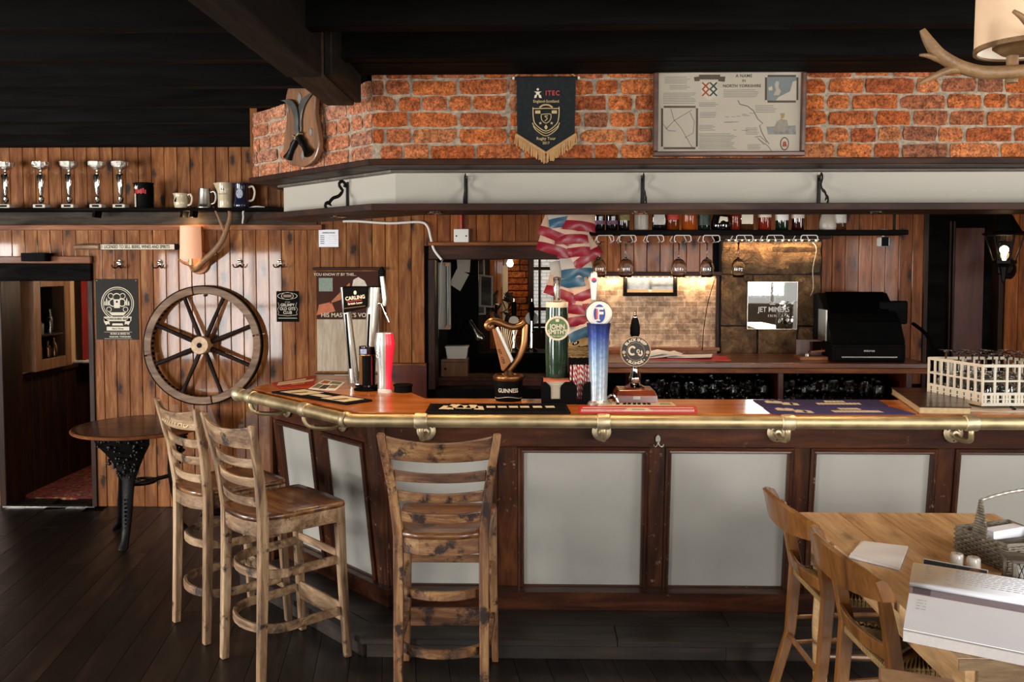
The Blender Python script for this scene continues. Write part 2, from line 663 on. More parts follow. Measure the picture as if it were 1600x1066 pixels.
MT['offwhite'] = plain('off_white_plastic', 'c4bcab', 0.5, vary=0.05)
MT['ivory'] = plain('ivory_ceramic', 'c5b694', 0.25, coat=0.5, vary=0.06)
MT['cream_print'] = plain('cream_print', 'cfc4ac', 0.6, vary=0.03)
MT['red'] = plain('red_plastic', 'a5201c', 0.4, vary=0.06)
MT['red_print'] = plain('red_print', 'b8242a', 0.5, vary=0.05)
MT['navy'] = plain('navy_glaze', '141a33', 0.2, coat=0.6)
MT['green'] = plain('green_print', '3c5a30', 0.45, vary=0.08)
MT['glass'] = plain('clear_glass', 'f4f6f4', 0.02, trans=1.0, ior=1.45, vary=0.0)
MT['mirror'] = plain('mirror_glass', 'd9dcda', 0.01, 1.0, vary=0.0)
MT['antler'] = plain('antler', '7d5c3c', 0.5, vary=0.3, nscale=30, bump=0.5)
MT['antler_lit'] = plain('pale_antler', '80603d', 0.5, vary=0.3, nscale=25, bump=0.5)
MT['void'] = plain('unlit_black', '020202', 0.9)
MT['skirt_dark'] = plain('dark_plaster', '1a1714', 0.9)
# ================================================================ THE ROOM
WY = 6.30                                   # front face of the panelled back wall
# ---- floor: boards laid a little off the line of sight
floor = root('floor')
mk('floor_bed', BOX(-7.0, 4.5, -1.7, 8.8, -0.10, -0.013), MT['black_matt'], floor)
FANG = R(9)
fw, fi = 0.15, 0
for i in range(-28, 24):
    y = 1.9 + rnd.random() * 1.2
    u = i * fw
    while y < 6.6:
        ln = rnd.uniform(1.05, 1.7)
        cx, cy = u, y + ln / 2
        x = cx * math.cos(FANG) - cy * math.sin(FANG)
        yy = cx * math.sin(FANG) + cy * math.cos(FANG)
        seen = -0.66 * yy - 0.4 < x < 2.3 and yy + ln / 2 > 3.2 and (yy - ln / 2 < 3.95 or x < 0.2 - (yy - 3.9) * 0.9) and yy - ln / 2 < 6.35
        if seen and fi < 300:
            fi += 1
            mk('plank', BOX(-fw / 2 + 0.0012, fw / 2 - 0.0012, -ln / 2 + 0.001, ln / 2 - 0.001, -0.014, -rnd.random() * 0.0015), MT['floor'], floor, loc=(x, yy, 0), rot=(0, 0, FANG))
        y += ln
mk('floor_far_boards', BOX(-7.0, 4.5, -1.7, 3.3, -0.0129, -0.004), MT['floor'], floor)

# ---- ceiling with joists and the main beam
ceiling = root('ceiling')
mk('ceiling_board', BOX(-7.0, 4.5, -1.7, 6.6, 2.86, 2.95), MT['black_wood'], ceiling)
for k, y in enumerate((0.2, 0.7, 1.2, 1.68, 2.16, 2.65, 3.14, 3.61, 4.13, 4.64, 5.15, 5.64, 6.16)):
    x1 = 4.3 if y < 3.95 else -0.55 - (y - 3.9)
    if y > 4.85:
        x1 = -1.62
    mk('joist', BOX(-6.9, x1, y - 0.035, y + 0.04, 2.68, 2.86), MT['black_wood'], ceiling, bev=0.004)
    if y > 3.95:
        mk('joist', BOX(x1 + 0.5, 4.3, y - 0.035, y + 0.04, 2.75, 2.86), MT['black_wood'], ceiling)
beam = root('ceiling_beam')
mk('main_beam', BOX(-0.955, -0.815, -1.4, 3.34, 2.552, 2.86), MT['black_wood_y'], beam, bev=0.006)
mk('beam_end', BOX(-0.955, -0.822, 3.345, 3.985, 2.562, 2.86), MT['beam_lit'], beam, bev=0.006)
mk('beam_shoe', BOX(-0.822, -0.79, 3.40, 3.985, 2.575, 2.86), MT['black_wood_y'], beam, bev=0.004)
mk('wall_plate', BOX(-0.79, 4.3, 3.74, 3.98, 2.70, 2.86), MT['black_wood'], beam, bev=0.006)

# ---- back wall: tongue and groove boards on a dark backing
DOOR = (-3.985, -3.285, 0.0, 1.835)
HATCH = (-0.745, 0.30, 0.9, 1.965)
STONE = (1.38, 2.13, 1.15, 2.03)
SLIP = (0.30, 1.38, 1.0, 1.745)
EXIT = (2.88, 3.42, 0.0, 2.2)
wb = root('wall_back')
xs = sorted({-7.0, 4.4, DOOR[0], DOOR[1], HATCH[0], HATCH[1], EXIT[0], EXIT[1]})
for a, b in zip(xs, xs[1:]):
    holes = [h for h in (DOOR, HATCH, EXIT) if h[0] <= a and h[1] >= b]
    z = 0.0
    for h in holes:
        if h[2] > z:
            mk('wall_backing', BOX(a, b, WY + 0.025, WY + 0.2, z, h[2]), MT['black_matt'], wb)
        z = h[3]
    mk('wall_backing', BOX(a, b, WY + 0.025, WY + 0.2, z, 2.9), MT['black_matt'], wb)
BW = 0.0965
x = -4.65
while x < 4.3:
    cx = x + BW / 2
    spans = [(0.0, 2.74)]
    ex = [h for h in (DOOR, HATCH, EXIT, STONE, SLIP) if h[0] < cx < h[1]]
    if -0.9 < cx and cx < 2.9:
        ex.append((0, 0, 0.0, 0.95))
    ex.sort(key=lambda h: h[2])
    out = []
    lo = 0.0
    for h in ex:
        if h[2] > lo + 0.03:
            out.append((lo, h[2]))
        lo = max(lo, h[3])
    if lo < 2.7:
        out.append((lo, 2.74))
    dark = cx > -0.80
    for z0, z1 in out:
        dy = rnd.uniform(0, 0.002)
        if z1 - z0 < 0.03:
            continue
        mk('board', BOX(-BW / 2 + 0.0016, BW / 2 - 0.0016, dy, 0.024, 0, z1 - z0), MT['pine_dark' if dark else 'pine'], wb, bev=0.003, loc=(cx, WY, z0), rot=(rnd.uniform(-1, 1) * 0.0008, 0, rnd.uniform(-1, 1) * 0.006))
    x += BW
# door lining (low opening at the left) and the dark head above it
dl = root('door_1')
mk('door_jamb', BOX(DOOR[0] - 0.02, DOOR[0] + 0.03, WY - 0.03, WY + 0.22, 0, DOOR[3]), MT['dark_wood_z'], dl, bev=0.004)
mk('door_jamb', BOX(DOOR[1] - 0.025, DOOR[1] + 0.015, WY - 0.015, WY + 0.22, 0, DOOR[3]), MT['dark_wood_z'], dl, bev=0.004)
mk('door_head', BOX(DOOR[0] - 0.4, DOOR[1] + 0.015, WY - 0.03, WY + 0.22, 1.705, DOOR[3]), MT['black_wood'], dl, bev=0.006)
mk('door_architrave', BOX(DOOR[0] - 0.5, DOOR[1] + 0.015, WY - 0.04, WY - 0.002, DOOR[3], DOOR[3] + 0.055), MT['pine_trim'], dl, bev=0.006)
mk('threshold_strip', BOX(DOOR[0], DOOR[1], WY - 0.03, WY + 0.03, 0.0, 0.006), MT['steel'], dl)

# ---- the passage beyond the low door: side wall with dado boards, cabinet, curtain
wp = root('wall_passage')
PX = -4.0
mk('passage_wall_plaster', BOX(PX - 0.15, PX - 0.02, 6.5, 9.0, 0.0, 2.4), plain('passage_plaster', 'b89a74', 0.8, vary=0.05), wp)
for k in range(16):
    y = 6.52 + k * 0.1
    mk('board', BOX(PX - 0.02, PX - 0.004, -0.048, 0.048, 0, 0.93), MT['dark_wood_z'], wp, bev=0.003, loc=(0, y + 0.05, 0))
mk('dado_rail', BOX(PX - 0.02, PX + 0.03, 6.5, 8.15, 0.93, 0.965), MT['dark_wood'], wp, bev=0.006)
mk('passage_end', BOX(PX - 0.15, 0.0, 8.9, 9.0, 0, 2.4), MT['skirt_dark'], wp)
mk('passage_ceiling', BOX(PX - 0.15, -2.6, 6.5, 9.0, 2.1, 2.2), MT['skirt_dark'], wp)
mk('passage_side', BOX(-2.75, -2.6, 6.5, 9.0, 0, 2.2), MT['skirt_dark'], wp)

# ---- hatch surround through to the other bar
wn = root('window_1')
mk('hatch_head', BOX(HATCH[0] - 0.01, HATCH[1] + 0.2, WY - 0.03, WY + 0.16, HATCH[3] - 0.10, HATCH[3]), MT['dark_wood'], wn, bev=0.005)
mk('hatch_cornice', BOX(HATCH[0] - 0.01, HATCH[1] + 0.14, WY - 0.05, WY + 0.02, HATCH[3], HATCH[3] + 0.03), MT['pine_trim'], wn, bev=0.008)
mk('hatch_jamb', BOX(HATCH[0] - 0.015, HATCH[0] + 0.035, WY - 0.02, WY + 0.2, 0.9, HATCH[3] - 0.1), MT['dark_wood_z'], wn, bev=0.004)
mk('hatch_jamb', BOX(HATCH[1] - 0.05, HATCH[1], WY - 0.02, WY + 0.2, 0.9, HATCH[3] - 0.1), MT['dark_wood_z'], wn, bev=0.004)

# ---- dark doorway at the right end of the back wall
de = root('door_2')
mk('door_leaf', BOX(EXIT[0], EXIT[1], WY + 0.09, WY + 0.13, 0, EXIT[3]), MT['black_wood'], de)
mk('door_panel', BOX(EXIT[0] + 0.24, EXIT[0] + 0.46, WY + 0.075, WY + 0.095, 0.3, 2.1), MT['red_wood'], de, bev=0.004)
for dx in (0.195, 0.222):
    mk('door_moulding', BOX(EXIT[0] + dx, EXIT[0] + dx + 0.016, WY + 0.05, WY + 0.1, 0.1, 2.15), MT['dark_wood_z'], de, bev=0.005)
mk('door_jamb', BOX(EXIT[0] - 0.02, EXIT[0] + 0.015, WY - 0.012, WY + 0.15, 0, EXIT[3]), MT['dark_wood_z'], de, bev=0.004)
mk('door_jamb', BOX(EXIT[1] - 0.015, EXIT[1] + 0.02, WY - 0.012, WY + 0.15, 0, EXIT[3]), MT['dark_wood_z'], de, bev=0.004)

# ---- the other walls of the room (behind and beside the camera)
wr = root('wall_rear')
pl = plain('rear_plaster', '6b5a48', 0.8, vary=0.05)
for a, b, c, d in ((-7.0, -5.9, 0, 2.9), (-5.9, -3.9, 0, 0.25), (-5.9, -3.9, 2.05, 2.9), (-3.9, -1.45, 0, 2.9), (-1.45, 0.25, 0, 0.9), (-1.45, 0.25, 2.1, 2.9),
                   (0.25, 1.95, 0, 2.9), (1.95, 3.85, 0, 0.8), (1.95, 3.85, 2.2, 2.9), (3.85, 4.5, 0, 2.9)):
    mk('rear_wall_piece', BOX(a, b, -1.62, -1.5, c, d), pl, wr)
for a, b, c, d in ((-5.9, -3.9, 0.25, 2.05), (-1.45, 0.25, 0.9, 2.1), (1.95, 3.85, 0.8, 2.2)):
    bm = B()
    for k in range(4):
        xx = a + (b - a) * k / 3
        box(bm, xx - 0.025, xx + 0.025, -1.48, -1.42, c, d)
    box(bm, a, b, -1.48, -1.42, (c + d) / 2 - 0.02, (c + d) / 2 + 0.02)
    mk('window_frame', bm, MT['white'], wr)
wl = root('wall_left')
for a, b, c, d in ((-1.62, 1.4, 0, 2.9), (1.4, 3.2, 0, 0.8), (1.4, 3.2, 2.1, 2.9), (3.2, 6.5, 0, 2.9)):
    mk('left_wall_piece', BOX(-7.0, -6.82, a, b, c, d), pl, wl)
wrt = root('wall_right')
for a, b, c, d in ((-1.62, 1.25, 0, 2.9), (1.25, 2.75, 0, 1.1), (1.25, 2.75, 2.3, 2.9), (2.75, 6.5, 0, 2.9)):
    mk('right_wall_piece', BOX(4.3, 4.45, a, b, c, d), MT['pine_dark'], wrt)
bm = B()
for y in (1.25, 2.0, 2.75):
    box(bm, 4.19, 4.25, y - 0.025, y + 0.025, 1.1, 2.3)
box(bm, 4.19, 4.25, 1.25, 2.75, 1.68, 1.72)
mk('window_frame', bm, MT['white'], wrt)

# ================================================================ BRICK CANOPY OVER THE BAR
CX, CY = -0.744, 4.0                       # plan corner of the brick face
S2 = math.sqrt(0.5)
BV = []
for ln in (0.10, 0.112, 0.155, 0.205, 0.22):
    for v in range(3):
        bm = B()
        hz2, NX = 0.0318, 4
        fr = []
        for j in range(3):
            row = []
            for i in range(NX + 1):
                e = (i in (0, NX)) + (j in (0, 2))
                x = -ln / 2 + ln * i / NX + rnd.uniform(-1, 1) * 0.004 * (0 if i in (0, NX) and j == 1 else 1) + (0.004 if i == 0 and j != 1 else -0.004 if i == NX and j != 1 else 0)
                z = -hz2 + hz2 * j + rnd.uniform(-1, 1) * (0.003 if j != 1 else 0.006) + (0.002 if i in (0, NX) and j == 0 else -0.002 if i in (0, NX) and j == 2 else 0)
                row.append(bm.verts.new((x, -0.018 + (0.010, 0.006, 0.0)[2 - e if e < 3 else 0] * 1.0 * (1 if e else 0) + rnd.uniform(-1, 1) * 0.004, z)))
            fr.append(row)
        for j in range(2):
            for i in range(NX):
                bm.faces.new((fr[j][i], fr[j][i + 1], fr[j + 1][i + 1], fr[j + 1][i]))
        per = fr[0] + [fr[1][NX]] + fr[2][::-1] + [fr[1][0]]
        bk = [bm.verts.new((q.co.x * 1.01, 0.03, q.co.z * 1.03)) for q in per]
        for i in range(len(per)):
            j = (i + 1) % len(per)
            bm.faces.new((per[i], bk[i], bk[j], per[j]))
        me = bpy.data.meshes.new('brick')
        bmesh.ops.recalc_face_normals(bm, faces=bm.faces[:])
        bm.to_mesh(me)
        bm.free()
        BV.append((ln, me))
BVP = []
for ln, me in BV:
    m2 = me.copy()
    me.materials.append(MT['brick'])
    m2.materials.append(MT['brick_lit'])
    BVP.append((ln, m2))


def lay(parent, variants, length, z0, z1, at, rz):
    zc = z0 + 0.034
    row = 0
    while zc < z1 - 0.01:
        u = -rnd.uniform(0.0, 0.12)
        while u < length - 0.02:
            ln, me = rnd.choice(variants)
            if True:
                lo, hi = max(u, 0.004), min(u + ln, length - 0.004)
                if hi - lo > 0.035:
                    o = bpy.data.objects.new('brick', me)
                    COL.objects.link(o)
                    o.parent = parent
                    p = at((lo + hi) / 2, rnd.uniform(-0.004, 0.005))
                    o.location = (p[0], p[1], zc + rnd.uniform(-0.003, 0.003))
                    o.rotation_euler = (0, rnd.uniform(-0.02, 0.02), rz)
                    o.scale = ((hi - lo) / ln, 1, rnd.uniform(0.96, 1.04))
            u += ln + rnd.uniform(0.009, 0.016)
        zc += 0.0745
        row += 1


wf = root('wall_front')
mk('mortar_bed', BOX(CX, 4.2, CY + 0.008, CY + 0.1, 2.30, 2.86), MT['mortar'], wf)
lay(wf, BV, 3.3, 2.316, 2.74, lambda u, d: (CX + u, CY + 0.012 + d), 0)
wc = root('wall_corner')
mm = M.Translation((CX, CY, 0)) @ M.Rotation(R(135), 4, 'Z')    # local x runs back along the slanted face, local y points at the room
mk('mortar_bed', BOX(0.006, 1.18, -0.1, -0.008, 2.30, 2.68, mm), MT['mortar'], wc)
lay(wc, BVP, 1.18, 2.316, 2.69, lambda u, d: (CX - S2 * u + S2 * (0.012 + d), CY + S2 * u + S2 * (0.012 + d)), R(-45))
mk('canopy_end', BOX(-1.60, -1.56, 4.86, WY, 2.3, 2.86), MT['pine'], wc)


def slant_poly(off0, off1, t_end, xr=4.2, cx=CX, cy=CY):
    """plan outline between two offsets behind the brick line, wrapping round the corner"""
    k = math.tan(R(22.5))
    p = [(xr, cy + off0), (cx + off0 * k, cy + off0)]
    a = (cx + off0 * k - S2 * t_end, cy + off0 + S2 * t_end)
    b = (cx + off1 * k - S2 * t_end, cy + off1 + S2 * t_end)
    return p, a, b, (cx + off1 * k, cy + off1), (xr, cy + off1)


def wrap(name, off0, off1, z0, z1, t_end, mat, parent, bev=0.0, xr=4.2, cx=CX, cy=CY, both=True):
    p, a, b, c, d = slant_poly(off0, off1, t_end, xr, cx, cy)
    o1 = mk(name, PRISM([p[0], p[1], c, d], z0, z1), mat, parent, bev=bev)
    o2 = mk(name, PRISM([p[1], a, b, c], z0, z1), mat, parent, bev=bev) if both else None
    return o1, o2


tr = root('trim_1')
wrap('brick_ledge', -0.022, 0.21, 2.286, 2.316, 1.20, MT['dark_wood'], tr, 0.003)
wrap('ledge_moulding', 0.15, 0.21, 2.272, 2.2855, 1.12, MT['grey_wood'], tr, 0.004)
wfa = root('wall_fascia')
wrap('fascia_plaster', 0.19, 0.25, 2.106, 2.29, 1.10, MT['cream'], wfa)
cs = thing('canopy_shelf', 'long narrow dark wooden shelf under the cream band above the bar', 'shelf', (0, 0, 0))
wrap('shelf_board', 0.0, 0.43, 2.082, 2.107, 1.17, MT['dark_wood'], cs, 0.003)
wrap('shelf_lip', -0.008, 0.0, 2.078, 2.11, 1.17, MT['dark_wood'], cs, 0.002)

# scroll brackets on the cream band


def scroll_bracket(loc, rz, label):
    t = thing('scroll_bracket', label, 'bracket', loc, rz, 'iron scroll brackets on the cream band')
    mk('back_bar', BOX(-0.009, 0.009, -0.007, 0.0, 0.0, 0.15), MT['iron'], t, bev=0.002)
    pts = []
    for k in range(22):                    # upper curl, stem, lower curl (local y out, z up)
        s = k / 21
        pts.append((0, -0.02 - 0.105 * s, 0.12 - 0.105 * s - 0.012 * math.sin(s * 2 * PI)))
    up = [(0, -0.034 + 0.018 * math.cos(a), 0.134 + 0.018 * math.sin(a)) for a in [R(200 - i * 40) for i in range(7)]]
    dn = [(0, -0.118 + 0.018 * math.cos(a), 0.02 + 0.018 * math.sin(a)) for a in [R(20 + i * 40) for i in range(7)]]
    mk('scroll', TUBE(up[::-1] + pts[2:-2] + dn, [(0.009, 0.0035)] * (len(up) + len(dn) + len(pts) - 4), 6), MT['iron'], t, True)
    mk('screw', LATHE([(0, 0.0), (0.007, 0.0), (0.005, 0.004), (0, 0.005)], 10, rotm(R(90), 0, 0, (0, -0.007, 0.142))), MT['gold'], t)
    return t


for px, lab in ((728, 'black iron bracket on the cream band, left of the pennant'),
                (1004, 'black iron bracket on the cream band, below the left edge of the framed map'),
                (1279, 'black iron bracket on the cream band, right of the framed map')):
    p = U(px, 300, Y=4.19)
    scroll_bracket((p.x, 4.19, 2.108), 0, lab)
p0 = (CX + 0.19 * 0.414, CY + 0.19)
tt = 0.42
scroll_bracket((p0[0] - S2 * tt - 0.002, p0[1] + S2 * tt - 0.002, 2.108), R(-45), 'black iron scroll bracket on the slanted end of the cream band')

# recessed downlights under the canopy shelf
MT['bulb'] = plain('lit_bulb', 'fff0d8', 0.5, emit='ffdca8', estr=14.0)


def downlight(px, yw, xw, label, on=True, dx=0.0):
    t = thing('downlight', label, 'light', (xw, yw, 2.082), 0, 'round downlights under the canopy shelf')
    mk('rim', LATHE([(0.033, 0.0), (0.04, -0.001), (0.041, -0.006), (0.034, -0.008), (0.03, -0.004), (0.03, 0.0)], 24, close=False), MT['chrome'], t, True)
    mk('lens', LATHE([(0, -0.005), (0.03, -0.003)], 20, close=False), MT['bulb'], t, True)
    if on:
        l = lamp('downlight_beam', (xw, yw, 2.06), 22, WARM, 0.03, spot=R(158), blend=0.5)
    return t


downlight(0, 4.52, -1.02, 'bright round downlight under the slanted end of the shelf')
downlight(0, 4.2, -0.47, 'round downlight under the shelf above the white switch box')
downlight(0, 4.2, 0.53, 'round downlight under the shelf above the hanging wine glasses')
downlight(0, 4.2, 1.67, 'round downlight under the shelf above the stone pillar')
# ================================================================ THE BAR
LEAN = 0.109
FX, FY = -0.772, 4.20                      # top corner of the bar front
TOPZ = 1.115
bar = thing('bar_counter', 'dark wooden bar front with grey white panels and a slanted left end', 'bar counter')


def shear_front(bm, vs):
    for v in vs:
        x, w, z = v.co
        v.co = (x, FY + (1.02 - z) * LEAN - w, z)


def shear_slant(bm, vs):
    for v in vs:
        t, w, z = v.co
        q = w - (1.02 - z) * LEAN
        v.co = (FX - S2 * t - S2 * q, FY + S2 * t - S2 * q, z)


def fbox(name, x0, x1, w0, w1, z0, z1, mat, slant=False, bev=0.003):
    bm = B()
    vs = box(bm, x0, x1, w0, w1, z0, z1)
    (shear_slant if slant else shear_front)(bm, vs)
    return mk(name, bm, mat, bar, bev=bev)


def ffree(name, bm, mat, slant=False, smooth=False, bev=0):
    (shear_slant if slant else shear_front)(bm, bm.verts)
    return mk(name, bm, mat, bar, smooth, bev)


def moulding(x0, x1, z0, z1, slant):
    """picture-frame moulding of two steps round a panel, four mitred sides"""
    prof = [(0.0, 0.0), (0.0, 0.012), (0.010, 0.02), (0.016, 0.012), (0.024, 0.014), (0.030, 0.004), (0.030, -0.012)]   # inwards, outwards w
    for side in range(4):
        bm = B()
        secs = []
        for e in range(2):
            ring = []
            for d, w in prof:
                if side == 0:
                    p = (x0 + d if e == 0 else x1 - d, w, z0 + d)
                elif side == 1:
                    p = (x0 + d if e == 0 else x1 - d, w, z1 - d)
                elif side == 2:
                    p = (x0 + d, w, z0 + d if e == 0 else z1 - d)
                else:
                    p = (x1 - d, w, z0 + d if e == 0 else z1 - d)
                ring.append(V(p))
            secs.append(ring)
        loft(bm, secs)
        ffree('panel_moulding', bm, MT['bar_wood' if side < 2 else 'bar_wood_v'], slant)


PZ0, PZ1 = 0.160, 0.918                    # moulding outer heights
fp = [(-0.735, -0.17), (-0.065, 0.585), (0.668, 1.302), (1.383, 2.003), (2.09, 2.72), (2.81, 3.4)]
fbox('carcass', FX + 0.05, 3.5, -0.07, -0.03, 0.0, 1.06, MT['bar_wood'], bev=0)
fbox('top_rail', FX + 0.01, 3.5, -0.03, 0.0, PZ1, 1.075, MT['bar_wood'])
fbox('bottom_rail', FX + 0.06, 3.5, -0.03, 0.0, 0.09, PZ0, MT['bar_wood'])
prev = FX + 0.01
for a, b in fp:
    fbox('stile', prev, a, -0.03, 0.0, PZ0, PZ1, MT['bar_wood_v'])
    fbox('panel', a + 0.02, b - 0.02, -0.03, -0.012, PZ0 + 0.02, PZ1 - 0.02, MT['panel'], bev=0)
    moulding(a, b, PZ0, PZ1, False)
    prev = b
fbox('stile', prev, 3.5, -0.03, 0.0, PZ0, PZ1, MT['bar_wood_v'])
# slanted end: two panels
sp = [(0.13, 0.53), (0.63, 1.02)]
fbox('carcass', 0.03, 1.10, -0.07, -0.03, 0.0, 1.06, MT['bar_wood'], True, bev=0)
fbox('top_rail', -0.0, 1.10, -0.03, 0.0, PZ1, 1.075, MT['bar_wood'], True)
fbox('bottom_rail', 0.0, 1.10, -0.03, 0.0, 0.09, PZ0, MT['bar_wood'], True)
prev = 0.0
for a, b in sp:
    fbox('stile', prev, a, -0.03, 0.0, PZ0, PZ1, MT['bar_wood_v'], True)
    fbox('panel', a + 0.02, b - 0.02, -0.03, -0.012, PZ0 + 0.02, PZ1 - 0.02, MT['panel'], True, bev=0)
    moulding(a, b, PZ0, PZ1, True)
    prev = b
fbox('stile', prev, 1.10, -0.03, 0.0, PZ0, PZ1, MT['bar_wood_v'], True)
mk('end_panel', PRISM([(-1.56, 5.02), (-1.53, 4.97), (-1.33, 5.45), (-1.36, 5.45)], 0.0, 1.07), MT['bar_wood_v'], bar)
# corner post at the turn
bm = B()
k = math.tan(R(22.5))
secs = []
for z in (0.09, 1.075):
    l = (1.02 - z) * LEAN
    c = (FX + l * k, FY + l)
    secs.append([V((c[0] - 0.004, c[1] - 0.012, z)), V((c[0] + 0.045, c[1] - 0.012, z)), V((c[0] + 0.045, c[1] + 0.03, z)), V((c[0] - 0.01, c[1] + 0.05, z)), V((c[0] - 0.055, c[1] + 0.06, z)), V((c[0] - 0.055, c[1] + 0.03, z))])
loft(bm, secs)
mk('corner_post', bm, MT['bar_wood_v'], bar, bev=0.003)
# skirting and the foot step of planks
fbox('skirting', FX + 0.1, 3.5, 0.0, 0.09, 0.09, 0.185, MT['bar_wood'])
fbox('skirting', -0.02, 1.10, 0.0, 0.05, 0.09, 0.185, MT['bar_wood'], True)
st = thing('foot_step', 'low foot step of worn dark planks along the foot of the bar', 'step')
SF = -0.337
sx = -0.785
for j, (y0, y1) in enumerate(((3.863, 4.03), (4.033, 4.32))):
    xc = [sx + (y0 - 3.863) * 0.414, 0.4, 1.55, 2.6, 3.5] if j == 0 else [sx + 0.06, 0.95, 2.1, 3.5]
    for a, b in zip(xc, xc[1:]):
        mk('plank', BOX(a + 0.001, b - 0.001, y0, y1, 0.062, 0.093 - rnd.random() * 0.002), MT['step'], st, bev=0.003)
for a, b in ((sx + 0.02, 0.9), (0.9, 2.0), (2.0, 3.5)):
    mk('riser', BOX(a + 0.001, b - 0.001, 3.875, 3.9, 0.0, 0.061), MT['step'], st)
sl = M.Translation((sx, 3.863, 0)) @ M.Rotation(R(135), 4, 'Z')    # local x back along the slant, y outwards
mk('plank', PRISM([(0.0, 0.0), (1.25, 0.0), (1.25, -0.13), (0.055, -0.13)], 0.062, 0.093, sl), MT['step'], st, bev=0.003)
mk('plank', PRISM([(0.057, -0.133), (1.25, -0.133), (1.25, -0.30), (0.12, -0.30)], 0.062, 0.0925, sl), MT['step'], st, bev=0.003)
mk('riser', BOX(0.01, 1.25, -0.035, -0.012, 0.0, 0.061, sl), MT['step'], st)

# ---- counter top
top = thing('bar_worktop', 'polished orange brown worktop along the whole bar', 'worktop')
mk('slab', PRISM([(3.6, 4.055), (-0.832, 4.055), (-1.60, 4.823), (-1.62, 4.90), (-1.40, 5.45), (-0.93, 5.45), (-0.74, 4.85), (-0.56, 4.5), (3.6, 4.5)], TOPZ - 0.035, TOPZ), MT['counter'], top, bev=0.006, seg=2)
mk('nosing', PRISM([(3.6, 4.07), (-0.826, 4.07), (-1.60, 4.844), (-1.58, 4.86), (-0.812, 4.09), (3.6, 4.09)], TOPZ - 0.075, TOPZ - 0.036), MT['bar_wood'], top, bev=0.004)

# ---- brass rail
RZ, RY, RR = 1.085, 4.0, 0.031
K0 = V((-0.855, RY, RZ))
sd = V((-S2, S2, 0))
rail = thing('brass_rail', 'thick aged brass rail along the front edge of the bar top', 'rail')
endp = K0 + sd * 1.15
mk('rail_pipe', TUBE([(3.6, RY, RZ), K0 + V((0.06, 0, 0)), K0 + V((0.02, 0.003, 0)), K0 + V((-0.01, 0.014, 0)), K0 + sd * 0.06, endp], RR, 20), MT['brass'], rail, True)
mk('end_cap', LATHE([(0.0, 0.047), (0.015, 0.046), (0.034, 0.036), (0.041, 0.018), (0.041, 0.0), (0.037, -0.014), (0.033, -0.03), (0.033, -0.05)], 22,
                    M.Translation(endp) @ sd.to_track_quat('Z', 'Y').to_matrix().to_4x4()), MT['brass_pale'], rail, True)


def collar(p, d, w=0.055):
    d = V(d)
    m = M.Translation(p) @ d.to_track_quat('Z', 'Y').to_matrix().to_4x4()
    h = w / 2
    mk('collar', LATHE([(RR, -h - 0.004), (0.0365, -h), (0.0385, -h * 0.6), (0.0385, h * 0.6), (0.0365, h), (RR, h + 0.004)], 20, m, close=False), MT['brass_pale'], rail, True)


def rail_bracket(p, rose, out):
    """curved arm from a round rose on the bar front up to the rail"""
    out = V(out)
    a = V(rose) + out * 0.012
    b = V(p) + V((0, 0, -RR))
    q = [a, a + out * 0.05 + V((0, 0, -0.018)), (a + b) / 2 + out * 0.07 + V((0, 0, -0.03)), b + V((0, 0, -0.02)) + out * 0.005, b]
    mk('bracket_arm', TUBE(smoothpts(q, 5), [0.012 + 0.006 * abs(i / 20 - 0.5) for i in range(21)], 10), MT['brass'], rail, True)
    m = M.Translation(rose) @ out.to_track_quat('Z', 'Y').to_matrix().to_4x4()
    mk('rose', LATHE([(0.048, 0.0), (0.048, 0.004), (0.044, 0.008), (0.025, 0.013), (0.016, 0.03), (0.0, 0.034)], 24, m), MT['brass_pale'], rail, True)
    for ang in (30, 150, 270):
        mk('screw', LATHE([(0, 0.0075), (0.005, 0.0075), (0.004, 0.011), (0, 0.012)], 8, m @ M.Translation((0.036 * math.cos(R(ang)), 0.036 * math.sin(R(ang)), 0))), MT['iron'], rail)


for px, rx in ((658, 666), (943, 940), (1231, 1214), (1517, 1490)):
    x = U(px, 660, Y=RY).x
    xr = U(rx, 684, Y=4.19).x
    collar((x, RY, RZ), (1, 0, 0))
    rail_bracket((x, RY, RZ), (xr, FY - 0.004, 1.0), (0, -1, 0))
for t in (0.42, 1.0):
    p = K0 + sd * t
    collar(p, sd)
    xr = V((FX, FY, 1.0)) + sd * (t - 0.12) + V((-S2, -S2, 0)) * 0.004
    rail_bracket(p, xr, (-S2, -S2, 0))
collar(K0 + V((-0.015, 0.012, 0)) + sd * 0.02, sd, 0.03)

# coat hook on the bar front
hk = thing('bag_hook', 'small pale double hook on the bar front, right of the second rail bracket', 'hook', (U(1028, 692, Y=4.19).x, 4.192, 0.965))
mk('hook_plate', PRISM(arc(0, 0, 0.012, 0, 360, 14, 0.02)[:-1], 0.0, 0.005, FRONT), MT['pewter'], hk)
for s in (-1, 1):
    mk('prong', TUBE(smoothpts([(0, -0.006, -0.012), (s * 0.008, -0.012, -0.03), (s * 0.02, -0.022, -0.034), (s * 0.027, -0.026, -0.022)], 4), 0.004, 6), MT['pewter'], hk, True)
# ================================================================ FURNITURE: STOOLS, CHAIRS, TABLES


def post(bm, secs):
    """rectangular post through (x, y, z, wx, wy)"""
    loft(bm, [[V((x - a / 2, y - b / 2, z)), V((x + a / 2, y - b / 2, z)), V((x + a / 2, y + b / 2, z)), V((x - a / 2, y + b / 2, z))] for x, y, z, a, b in secs])


